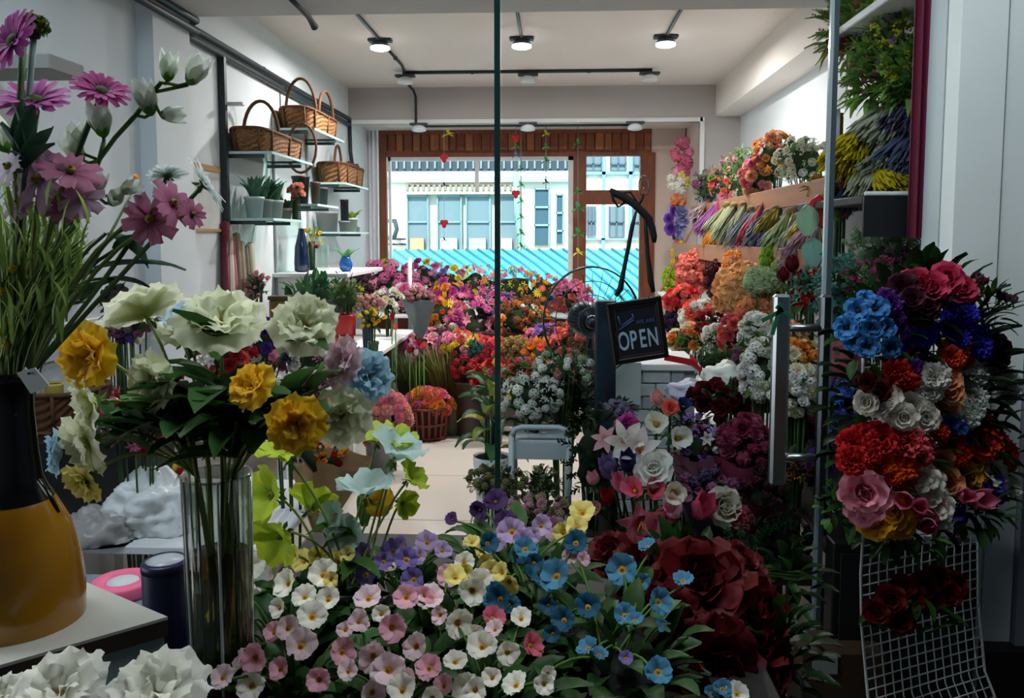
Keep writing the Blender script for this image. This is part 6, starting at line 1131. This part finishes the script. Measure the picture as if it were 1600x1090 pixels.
# ---- cosmos and gerberas in the orange vase
mouth = V((ov.x, ov.y, H(620)))
GM = ('#7a2a78', '#b0559e'); GM2 = ('#6a1f5a', '#a0407e')
def gerb(lab, px, py, Y, s, face, col=GM):
    p = P(px, py, Y); t = thing('gerbera', lab, 'gerbera', mouth); bloom(t, 'gerbera', (col[0], col[1], '#3a4a14'), p, face, S(s, Y), var=0, edge=.4); part('stem', MB().tube(curve(mouth, p-V(face).normalized()*.012, (0, 0, .03), 9), .004, 6), leaf_mat('#4f6a44'), t); return t
gerb('magenta gerbera at the top left corner', 22, 64, 1.0, 108, (-.4, -.8, .35)); gerb('magenta gerbera seen side on under the board shelf', 54, 158, 1.02, 112, (.15, -.55, .85)); gerb('small dark magenta gerbera tilted to the right', 158, 142, 1.08, 84, (.45, -.5, .7), GM2)
p = P(54, 42, 1.03); t = thing('green_pompon', 'dark green pompon bloom at the top left', 'flower', mouth); bloom(t, 'puff', ('#3a4a14', '#4a5c1c'), p, (0, -.5, 1), S(52, 1.0)); part('stem', MB().tube(curve(mouth, p, (.0, 0, .02), 8), .004, 6), leaf_mat('#7a8a86'), t)
CP = ('#9a7a9c', '#c4a4bc'); CK = ('#8a3a5c', '#b8748f')
for lab, px, py, s, f, c in [('mauve cosmos drooping in the middle left', 62, 282, 100, (-.2, -.8, .2), CP), ('mauve pink cosmos right of the drooping one', 110, 270, 92, (.4, -.5, .8), CK), ('pale mauve cosmos at the left frame edge', 18, 262, 86, (-.5, -.7, .4), ('#c8c0c8', '#ccc0cc')), ('rose cosmos facing the street at the right', 236, 342, 84, (.1, -1, .05), CK), 
   ('half turned pink cosmos behind the rose one', 268, 318, 76, (.85, -.3, .35), CK), ('small pink cosmos at the right tip', 300, 335, 46, (.8, -.5, .2), CK), ('pale cosmos below the mauve ones', 130, 312, 70, (.1, -.8, .5), CP), ('dusky cosmos low at the left', 30, 318, 60, (-.3, -.8, .4), CP), ('rose mauve cosmos above the grass stems', 100, 322, 60, (.2, -1, .2), CK)]:
    poppy(lab, px, py, .98, s, c, f, mouth, 0, name='cosmos', kind='cosmos', catg='cosmos', heart='#8a8a2a', bend=(.0, 0, .05), sz=1.1)
WB = ('#c8d4b8', '#e2e8dc')
def bells(lab, pts, stem, name='bellflower'):
    t = thing(name, lab, 'bellflower', mouth)
    for px, py, s, f in pts:
        p = P(px, py, 1.08); bloom(t, 'tulip', WB, p, f, S(s, 1.08), edge=.5, green='#5a8a2a'); m = MB(); calyx(m, .8, 0, .55); b = inst('calyx', CALYX, t, p, look(f), S(s, 1.08)*.62)
    for px, py, s, f in pts:
        p = P(px, py, 1.08); q = min((P(x, y, 1.08) for x, y in stem), key=lambda k: (k-p).length); part('stalk', MB().tube([q, q.lerp(p, .6)+V((0, 0, -.004)), p], .0024, 5), leaf_mat('#5a7a3c'), t)
    pth = [P(x, y, 1.08) for x, y in stem]; part('stem', MB().tube([mouth.lerp(pth[0], .0), mouth.lerp(pth[0], .55)+V((0, 0, .03))]+pth, .0032, 6), leaf_mat('#52703c'), t); return t
_m = MB()
for i in range(5): petal(_m, .62, .34, 35, 95, TAU*i/5, .04, -.1, nu=4, nv=2, shape='oval', cup=.15)
CALYX = _m.mesh('calyx', leaf_mat('#4f8a2a'))
bells('tall white bellflower spray reaching to the upper right', [(262, 125, 50, (.15, -.1, 1)), (296, 130, 56, (.6, -.2, .8)), (236, 178, 58, (-.2, -.2, 1)), (252, 180, 44, (.9, -.1, .05)), (228, 160, 40, (-.4, 0, 1))], [(150, 256), (180, 215), (212, 180), (238, 145), (252, 128)])
part('stalk', MB().tube([P(238, 145, 1.08), P(262, 140, 1.08), P(294, 133, 1.08)], .0026, 5), leaf_mat('#5a7a3c'), bpy.data.objects['bellflower'])
bells('white bellflower pair lower on the same side', [(162, 212, 60, (-.1, -.2, 1)), (128, 250, 50, (-.4, -.3, .8)), (118, 228, 44, (.2, -.2, 1))], [(140, 290), (155, 250), (162, 222)])
bells('pale bellflower buds between the cosmos', [(150, 300, 46, (.3, -.4, .5)), (190, 300, 40, (.8, -.2, .4)), (10, 235, 60, (-.3, -.3, 1)), (175, 318, 40, (.5, -.5, .3))], [(100, 380), (130, 330), (150, 305)])
p = P(318, 288, 1.12); t = thing('daisy', 'big white shaggy daisy turned away at the right of the cosmos', 'daisy', mouth); bloom(t, 'gerbera', ('#c8d4c8', '#dfe6e4', '#5a7a3a'), p, (.75, .25, .5), S(96, 1.12), edge=.3); part('stem', MB().tube(curve(mouth, p, (.03, 0, .03), 9), .0035, 6), leaf_mat('#4f6a44'), t)
p = P(262, 275, 1.12); t = thing('daisy', 'white shaggy daisy seen from behind beside the rose cosmos', 'daisy', mouth); bloom(t, 'gerbera', ('#c8d4c8', '#d4dcda', '#5a7a3a'), p, (-.3, .3, .9), S(60, 1.12), edge=.3); part('stem', MB().tube(curve(mouth, p, (.03, 0, .02), 9), .0035, 6), leaf_mat('#4f6a44'), t)
p = P(212, 286, 1.12); t = thing('orange_bud', 'small orange bud on a thin white stem', 'bud', mouth); part('bud', MB().ell(p, (.006, .006, .013), 10, 8), mat('orange_bud', '#e08a2a', .6), t); part('stem', MB().tube(curve(mouth, p, (.02, 0, .02), 8), .002, 5), leaf_mat('#8a9a7a'), t)
# lobed leaf, strap leaves and fine stems
t = thing('lobed_leaf', 'large dark lobed leaf at the left edge between the gerberas', 'leaf', mouth); base = P(40, 262, .98)
for k, (px, py) in enumerate(((2, 168), (36, 158), (62, 172), (90, 210), (88, 234), (-10, 200), (10, 240))):
    e = P(px, py, .97); part('lobe', leaf_shape(MB(), base, e-base, (e-base).length*1.05, .03, 0, 'oval', 5, k, 5, 2), leaf_mat('#2f4a3a'), t)
part('stem', MB().tube(curve(mouth, base, (0, 0, .02), 6), .003, 5), leaf_mat('#2f4a3a'), t)
gs = thing('fine_grass', 'dense bundle of fine green stems rising from the black neck', 'grass', mouth)
for ci, c in enumerate(('#6d8450', '#88a05a', '#9fb068', '#587540')):
    mb = MB()
    for k in range(85):
        px = rnd.uniform(-60, 175); px = px*.8+10; e = P(px, rnd.uniform(325, 440)+abs(px-50)*.3, 1.04+rnd.uniform(-.08, .12)); mb.tube(curve(mouth+V((rnd.uniform(-.02, .02), rnd.uniform(-.02, .02), -.02)), e, ((e.x-mouth.x)*-.12, 0, .03), 6), [.0015]*6+[.0006], 3)
    part('blades', mb, leaf_mat(c), gs, kind='stuff')
mb = MB()
for k in range(260):
    px = rnd.uniform(-40, 150); py = rnd.uniform(320, 540); q_ = (py-320)/260; px = 45+(px-45)*(1-q_*.6); mb.cat(leaf_shape(MB(), P(px, py, 1.0+rnd.uniform(-.06, .1)), (rnd.gauss(0, .4), rnd.gauss(0, .3), 1), rnd.uniform(.03, .06), .006, 0, 'oval', -15, k, 3, 1))
part('foliage', mb, leaf_mat('#7d9848'), gs, kind='stuff')
for k, (x0, y0, x1, y1, w) in enumerate(((150, 420, 288, 428, .03), (140, 440, 232, 452, .022), (165, 365, 230, 420, .034), (180, 390, 235, 372, .026), (130, 470, 178, 440, .03))):
    a, b = P(x0, y0, 1.08), P(x1, y1, 1.06); t = thing('strap_leaf', 'dark pointed leaf spray %s' % ('reaching furthest right below the cosmos', 'just under the furthest one', 'hanging below the rose cosmos', 'lifted behind the hanging one', 'low beside the grass stems')[k], 'leaf', mouth); part('blade', leaf_shape(MB(), a, b-a, (b-a).length*1.03, w, 0, 'oval', -12, k, 6, 2), leaf_mat('#2a4a34'), t); part('stem', MB().tube(curve(mouth, a, (.0, 0, .03), 6), .0026, 5), leaf_mat('#3f5a3a'), t)
for k, (px, py) in enumerate(((4, 455), (14, 500), (2, 520), (20, 420), (10, 540))):
    p = P(px, py, .97); t = thing('yellow_blossom', 'tiny yellow blossom at the left edge, %s' % ('third from top', 'third from bottom', 'second from bottom', 'topmost', 'lowest')[k], 'flower', mouth); bloom(t, 'cluster', ('#c8b01a', '#d8c42a'), p, (-.2, -1, .3), S(16, .97)); part('stem', MB().tube(curve(mouth, p, (-.02, 0, .02), 5), .0015, 4), leaf_mat('#55683a'), t)
# ---- things behind the glass at the left: basket, bags, kraft paper, roll
def bk(c, lx, ly, h, lab): return basket(lab, c, lx, ly, h, (), 1.15, WICKD)
c = P(92, 668, 2.95); lt = thing('bag_table', 'low white table under the plastic bags at the left', 'table', (-1.45, 3.0, 0)); part('top', bx(-1.92, -.95, 2.58, 3.35, .42, .45, bev=.004), WHITE, lt); part('block', bx(-1.92, -1.5, 2.75, 3.05, .45, c.z-.005, bev=.004), DKWD, lt)
for x in (-1.88, -1.0):
    for y in (2.62, 3.3): part('leg', bx(x-.02, x+.02, y-.02, y+.02, 0, .42), WHITE, lt)
bk((c.x-.03, 2.98, c.z), .3, .28, .15, 'dark brown wicker basket behind the orange vase'); t = thing('yellow_cup', 'little yellow cup standing in the wicker basket', 'cup', (c.x+.0, 2.9, c.z+.02)); part('body', MB().lathe([(.025, c.z+.02), (.034, c.z+.175), (.036, c.z+.185), (.03, c.z+.18)], 16, (c.x+.02, 2.9, 0)), mat('cup_yellow', '#c8b45a', .5), t)
cloth_bag('white_plastic_bag', 'bright white crumpled plastic bag left of the glass vase', 'bag', 235, 800, 2.75, 130, 110, '#eef1ee', .45, .5, 4, 30, 22, .8, .3, 1.0); cloth_bag('grey_plastic_bag', 'translucent grey plastic bag behind the orange vase', 'bag', 158, 855, 2.65, 130, 120, '#a9a3a0', .45, .45, 9, 30, 22, .7, .35, 1.0)
cloth_bag('white_paper_wrap', 'white tissue wrap just left of the vase rim', 'wrap', 285, 790, 2.9, 70, 100, '#e8eade', .45, .3, 6); mass('flower_bunch', 'yellow and red tulips in the white tissue wrap', 'bouquet', 272, 750, 2.85, 40, 34, 9, 15, ['tulip', 'daisy'], [rd, ye], base=.62, leafn=10)
rl = P(165, 935, 2.3); t = thing('ribbon_roll', 'pink ribbon roll lying behind the stand', 'ribbon roll', (-1.28, 2.28, .0)); rlz = .44
st2 = thing('floor_block', 'low grey block under the ribbon roll outside the glass', 'block', (-1.3, 2.26, 0)); part('body', bx(-1.5, -1.08, 2.12, 2.38, 0, .44, bev=.005), GREYW, st2)
t.location = (-1.28, 2.25, .44); W0[t.name] = V((-1.28, 2.25, .44)); part('roll', MB().lathe([(.05, .441), (.085, .441), (.088, .45), (.088, .475), (.085, .482), (.05, .482), (.047, .46)], 28, (-1.28, 2.25, 0)), mat('pink_ribbon', '#e86a90', .5), t); part('core', MB().lathe([(.001, .478), (.045, .478), (.047, .47)][::-1], 24, (-1.28, 2.25, 0)), mat('core_card', '#c4ccd0', .6), t)
kp = thing('kraft_paper_wrap', 'brown kraft paper wrap between the vase and the tiles', 'wrap', P(505, 770, 3.0)); k0 = P(505, 800, 3.0); kp.location = (k0.x, 3.0, 0); W0[kp.name] = V((k0.x, 3.0, 0))
tri = [P(456, 720, 2.95), P(506, 716, 3.15), P(562, 742, 3.0), P(522, 812, 2.9), P(478, 815, 2.88)]
def kf(i, j):
    a = P(452, 726, 2.95).lerp(P(566, 738, 3.05), j); b = P(492, 840, 2.9).lerp(P(506, 838, 2.95), j); p = a.lerp(b, i); return p+V((0, -.10*math.sin(j*math.pi)*(1-i)+.015*math.sin(j*13), .05*math.sin(j*math.pi)*(1-i)))
part('paper', MB().grid(kf, 6, 14), mat('kraft', '#9a7650', .75, nz=.12, bump=.4), kp); mb = MB().grid(lambda i, j: kf(i, j)+V((0, .22-.2*i, .0)), 6, 14); part('back_sheet', mb, MATS['kraft'], kp)
z_ = P(500, 838, 2.92); part('gathered_foot', MB().tube([z_, (z_.x+.02, 2.95, .25), (z_.x+.03, 2.96, 0.0)], [.03, .05, .09], 12), MATS['kraft'], kp)
mass('orange_bunch', 'orange flowers peeking from the kraft paper', 'bouquet', 515, 718, 3.1, 70, 30, 12, 17, ['tulip', 'rose'], [og, ('#e8b43a', '#d89a2a'), rd], base=.35, leafn=14)
# ---- hanging artificial bunches on the wire grid outside, right
a0, a1 = P(1340, 900, 2.12), P(1522, 900, 2.32); gdir = V((a1.x-a0.x, a1.y-a0.y, 0)); gz0, gz1 = .14, 1.27; kz = P(0, 1022, 2.25).z
WIRE = mat('white_wire', '#dfe6e2', .4); gp = thing('wire_grid', 'white wire grid panel hung with bunches on the pillar', 'grid panel', (a0.x, a0.y, 0))
gn = V((gdir.y, -gdir.x, 0)).normalized()
def gpt(u, z):
    q_ = max(0, kz-z); lean = .02*math.sin(u*3); return V((a0.x, a0.y, 0))+gdir*u+V((.10*q_*1.6+.05*max(0, .9-z), 0, 0))*1.0+V((0, 0, z))+gn*(.25*q_+.012*math.sin(z*9))
nvw, nhw = 14, 40
for i in range(nvw+1): part('wire', MB().tube([gpt(i/nvw, z) for z in (gz1, 1.1, .9, .75, .6, .45, kz, kz-.06, gz0)], .0021 if 0 < i < nvw else .004, 5), WIRE, gp)
for j in range(nhw+1): z = gz0+(gz1-gz0)*j/nhw; part('wire', MB().tube([gpt(u, z) for u in (0, .33, .66, 1)], .0021 if 0 < j < nhw else .004, 5), WIRE, gp)
for u in (0, 1): part('foot', MB().tube([gpt(u, gz0), gpt(u, gz0)+gn*.02+V((0, 0, -.07)), gpt(u, gz0)+gn*.05+V((0, 0, -gz0+.004))], .003, 6), WIRE, gp)
for z in (1.25, .95): part('tie', MB().tube([gpt(.62, z), (P(1492, 400, 2.4).x, 2.418, z)], .003, 5), WIRE, gp)
hang = [
 ('dark-hearted blue bunch hanging at the left of the grid', 'poppy', ('#08121f', '#3f80bc', '#0c1624'), [(1341, 487, 42), (1367, 484, 42), (1324, 512, 40), (1379, 514, 38), (1337, 533, 42), (1356, 541, 38), (1386, 540, 38), (1352, 470, 30), (1362, 512, 36)]),
 ('small purple bunch right of the dark-hearted blue ones', 'carnation', ('#3a1a5a', '#5a2a80'), [(1392, 473, 34), (1398, 493, 34), (1406, 508, 30), (1417, 538, 28), (1428, 573, 26), (1384, 462, 26), (1400, 555, 24)]),
 ('dark maroon rose bunch near the top of the grid', 'rose', ('#2a0c1c', '#401828'), [(1412, 450, 42), (1446, 474, 44), (1425, 466, 34), (1438, 494, 34), (1465, 462, 34)]),
 ('crimson pink bunch topmost on the grid', 'rose', ('#a01a3c', '#c03a5c'), [(1435, 443, 42), (1456, 450, 44), (1479, 436, 46), (1502, 452, 40), (1490, 446, 38), (1468, 442, 34), (1508, 462, 30), (1420, 438, 30)]),
 ('royal blue cornflower bunch at the right of the grid', 'carnation', ('#100f40', '#3a34c0', '#1a1a4a'), [(1446, 517, 42), (1494, 496, 44), (1505, 508, 40), (1527, 528, 44), (1529, 542, 38), (1486, 510, 36), (1436, 528, 32), (1512, 490, 32), (1500, 528, 30)]),
 ('orange red bunch in the middle right of the grid', 'carnation', ('#c83a1c', '#d8502e'), [(1493, 545, 42), (1488, 560, 38), (1506, 562, 30), (1478, 552, 28)]),
 ('scarlet bunch in the middle left of the grid', 'carnation', ('#8a1208', '#b02416'), [(1405, 583, 44), (1416, 596, 38), (1394, 578, 32), (1385, 590, 28), (1424, 582, 28)]),
 ('dark red petalled bunch at the right edge above the white ones', 'rose', ('#2a0808', '#4a1012'), [(1551, 545, 46), (1556, 560, 36), (1540, 552, 34), (1375, 610, 34), (1358, 596, 30)]),
 ('white rounded bunch at the left middle of the grid', 'rose', ('#c8c4b0', '#d8d4c8'), [(1354, 628, 36), (1385, 621, 42), (1396, 645, 44), (1425, 635, 40), (1440, 650, 46), (1412, 650, 38), (1370, 635, 34), (1438, 622, 34)]),
 ('white bunch in the upper middle of the grid', 'carnation', ('#c8cab8', '#d4d4ca'), [(1461, 590, 46), (1455, 608, 38), (1470, 606, 34)]),
 ('white hydrangea bunch at the right edge of the grid', 'carnation', ('#c4ccbc', '#d0d6cc'), [(1517, 585, 46), (1548, 578, 42), (1570, 598, 46), (1532, 596, 42), (1572, 615, 36), (1524, 621, 36), (1507, 652, 42), (1518, 640, 36), (1506, 634, 30), (1560, 586, 34)]),
 ('peach rose bunch down the middle of the grid', 'rose', ('#d08a5a', '#dc9a70'), [(1482, 596, 38), (1485, 614, 36), (1474, 630, 42), (1468, 716, 36), (1466, 733, 38), (1481, 750, 40), (1480, 722, 28)]),
 ('small blue and violet bunch under the peach roses', 'pansy', ('#1a2a70', '#3a62b8', '#1a1a4a'), [(1467, 654, 34), (1486, 658, 30), (1492, 672, 30), (1515, 684, 30), (1500, 668, 26)]),
 ('big red carnation bunch at the lower left of the grid', 'carnation', ('#8a0c14', '#b8181e'), [(1336, 694, 56), (1372, 686, 58), (1332, 718, 48), (1366, 733, 46), (1355, 710, 42), (1350, 680, 40), (1345, 735, 34)]),
 ('coral red carnation bunch beside the big red one', 'carnation', ('#b83038', '#d0525a'), [(1418, 690, 56), (1432, 706, 46), (1408, 680, 36), (1440, 695, 34)]),
 ('orange carnation bunch under the coral one', 'carnation', ('#c83a08', '#e05a1c'), [(1405, 728, 50), (1412, 745, 44), (1394, 740, 38), (1420, 720, 34), (1385, 728, 30)]),
 ('orange red rose bunch at the lower right of the grid', 'carnation', ('#a81c0c', '#d03c1c'), [(1491, 698, 44), (1534, 664, 40), (1540, 692, 50), (1567, 705, 44), (1468, 675, 30), (1555, 690, 38), (1556, 720, 36), (1498, 712, 34), (1575, 722, 32)]),
 ('golden yellow bunch at the lower right of the grid', 'rose', ('#c89018', '#d8a83a'), [(1517, 720, 44), (1514, 744, 44), (1526, 735, 36), (1505, 738, 30)]),
 ('long white ruffled bunch low in the middle of the grid', 'poppy', ('#c8c8b0', '#d6d6c6'), [(1441, 742, 52), (1452, 765, 48), (1466, 785, 50), (1470, 802, 42), (1458, 752, 40), (1548, 740, 44), (1567, 758, 44), (1556, 752, 36)]),
 ('violet blue bunch at the lower right edge of the grid', 'bell', ('#2a1a70', '#4030a8'), [(1550, 756, 44), (1544, 774, 40), (1494, 797, 38), (1488, 786, 30), (1535, 762, 28)]),
 ('pink cabbage rose bunch at the bottom left of the grid', 'rose', ('#d86a8a', '#e898ac'), [(1349, 768, 66), (1350, 795, 52), (1330, 772, 36), (1372, 780, 40)]),
 ('golden yellow rose pair at the bottom of the grid', 'rose', ('#d89a14', '#dca82c'), [(1392, 798, 56), (1369, 816, 52), (1402, 815, 46)]),
 ('pink rosebud group at the bottom right of the grid', 'tulip', ('#c84a74', '#dc7a98'), [(1417, 780, 46), (1446, 802, 50), (1450, 815, 44), (1511, 780, 50), (1500, 774, 38), (1434, 792, 40)]),
]
Yg_ = lambda px: 2.12+(px-1340)/182*.20-.085
anchor = lambda c: V((c.x+.05, c.y+.09, c.z+.0))
for lab, kind, col, lst in hang:
    pts = [(P(px, py, Yg_(px)+rnd.uniform(-.03, .04)), s) for px, py, s in lst]; c = sum((p for p, s in pts), V())/len(pts); c = c+V((.03, .10, -.03)); t = thing('hanging_bunch', lab, 'flower bunch', c, 'artificial bunches hung on the wire grid'); mb = MB()
    for p, s in pts:
        f = V((-.35, -1, .25))+(p-c).normalized()*.8+V((rnd.gauss(0, .15), 0, rnd.gauss(0, .15))); bloom(t, kind, col, p, f, S(s, p.y)*1.02, rnd=rnd, green='#24401c', edge=.62 if 'blue' in lab else .3); mb.tube(curve(c, p, (0, 0, 0), 3), .0025, 4)
    part('stem', mb, leaf_mat('#2f4a24'), t, kind='stuff')
    r_ = max(.05, max((p-c).length for p, s in pts)*.8)
    for k in range(9):
        a = k*2.4; part('leaf', leaf_shape(MB(), c+V((math.cos(a)*r_*.5, -.04, math.sin(a)*r_*.5)), (math.cos(a), -.5, math.sin(a)), rnd.uniform(.05, .08), .03, 0, 'oval', -30, k), leaf_mat(('#1c3a16', '#2a4a1e')[k % 2]), t)
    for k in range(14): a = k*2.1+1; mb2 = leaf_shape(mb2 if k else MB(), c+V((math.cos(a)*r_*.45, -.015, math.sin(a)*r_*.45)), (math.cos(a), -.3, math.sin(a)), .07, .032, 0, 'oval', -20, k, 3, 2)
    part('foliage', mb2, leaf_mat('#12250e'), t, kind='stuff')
# sprigs, low leaves, dark red bunch in the grid
def sprig(label, px, py, Y, w, h, n, L, Wd, col, buds=(), kind='oval'):
    c = P(px, py, Y); t = thing('leafy_sprig', label, 'foliage', c+V((0, .08, 0))); rx, rz = S(w/2, Y), S(h/2, Y)
    for k in range(n):
        a = k*2.4; q_ = ((k+.5)/n)**.5; part('leaf', leaf_shape(MB(), c+V((math.cos(a)*q_*rx, rnd.uniform(-.02, .06), math.sin(a)*q_*rz)), (math.cos(a), -.4, math.sin(a)+.2), L*rnd.uniform(.8, 1.2), Wd, 0, kind, -25, k), leaf_mat(col[k % len(col)]), t)
    for bx_, by_, bc in buds: p = P(bx_, by_, Y-.02); bloom(t, 'bud', bc, p, (0, -.4, 1), S(20, Y)); part('stalk', MB().tube([c, p], .002, 4), leaf_mat('#4a5a2c'), t)
    part('stem', MB().tube([c+V((0, .08, 0)), c+V((0, .02, -.01)), c], .003, 5), leaf_mat('#2f4a24'), t)
sprig('leafy green sprig with brown buds at the upper right of the grid', 1546, 488, 2.24, 76, 70, 30, .05, .016, ['#33502a', '#4a6a2a', '#20381a'], [(1529, 440, ('#7a4a50', '#8a5a5c')), (1536, 446, ('#7a4a50', '#6a3a40')), (1572, 472, ('#6a5058', '#7a6068')), (1562, 470, ('#6a5058', '#54404a')), (1582, 474, ('#6a5058', '#7a6068'))])
sprig('green leaf cluster left of the pink cabbage roses', 1308, 800, 2.1, 40, 60, 20, .035, .018, ['#2f5a20', '#3f7028'])
sprig('green leaf fringe under the yellow roses', 1410, 840, 2.12, 130, 40, 34, .05, .022, ['#24481a', '#35601f', '#1a3814'])
sprig('dark leaf fringe under the violet bunch', 1535, 800, 2.2, 70, 60, 24, .05, .02, ['#1c3a16', '#284a1c'])
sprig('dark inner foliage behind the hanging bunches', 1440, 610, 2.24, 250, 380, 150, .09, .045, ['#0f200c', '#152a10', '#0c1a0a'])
t = thing('hanging_bunch', 'dark red bunch caught low in the wire grid', 'flower bunch', P(1420, 950, 2.2), 'artificial bunches hung on the wire grid')
for px, py, s in ((1368, 955, 38), (1405, 965, 44), (1390, 935, 44), (1420, 930, 46), (1450, 935, 44), (1476, 925, 46), (1490, 912, 40), (1440, 915, 44), (1410, 915, 36), (1465, 900, 36)): bloom(t, 'rose', ('#3a0406', '#5e0a0c'), P(px, py, 2.05+(px-1340)/182*.2), (-.2, -1, .3), S(s, 2.1), rnd=rnd)
for k in range(14): a = k*2.4; part('leaf', leaf_shape(MB(), P(1420+55*math.cos(a), 965+32*math.sin(a), 2.12), (math.cos(a), -.5, math.sin(a)-.2), .06, .028, 0, 'oval', -20, k), leaf_mat(('#2a4a1c', '#16300f')[k % 2]), t)
part('stem', MB().tube([P(1420, 950, 2.2), P(1420, 940, 2.1)], .01, 6), leaf_mat('#16300f'), t)
bxm = thing('cardboard_box', 'dark cardboard box on the pavement behind the grid', 'box', (.82, 2.2, .0)); b0 = P(1300, 1040, 2.3); part('body', bx(b0.x-.1, b0.x+.14, 2.26, 2.4, .002, b0.z+.06, bev=.003), mat('dark_card', '#3a2c1a', .8), bxm); part('tape', bx(b0.x-.07, b0.x+.0, 2.255, 2.262, b0.z+.0, b0.z+.05), mat('tape_pale', '#8a9490', .5), bxm)
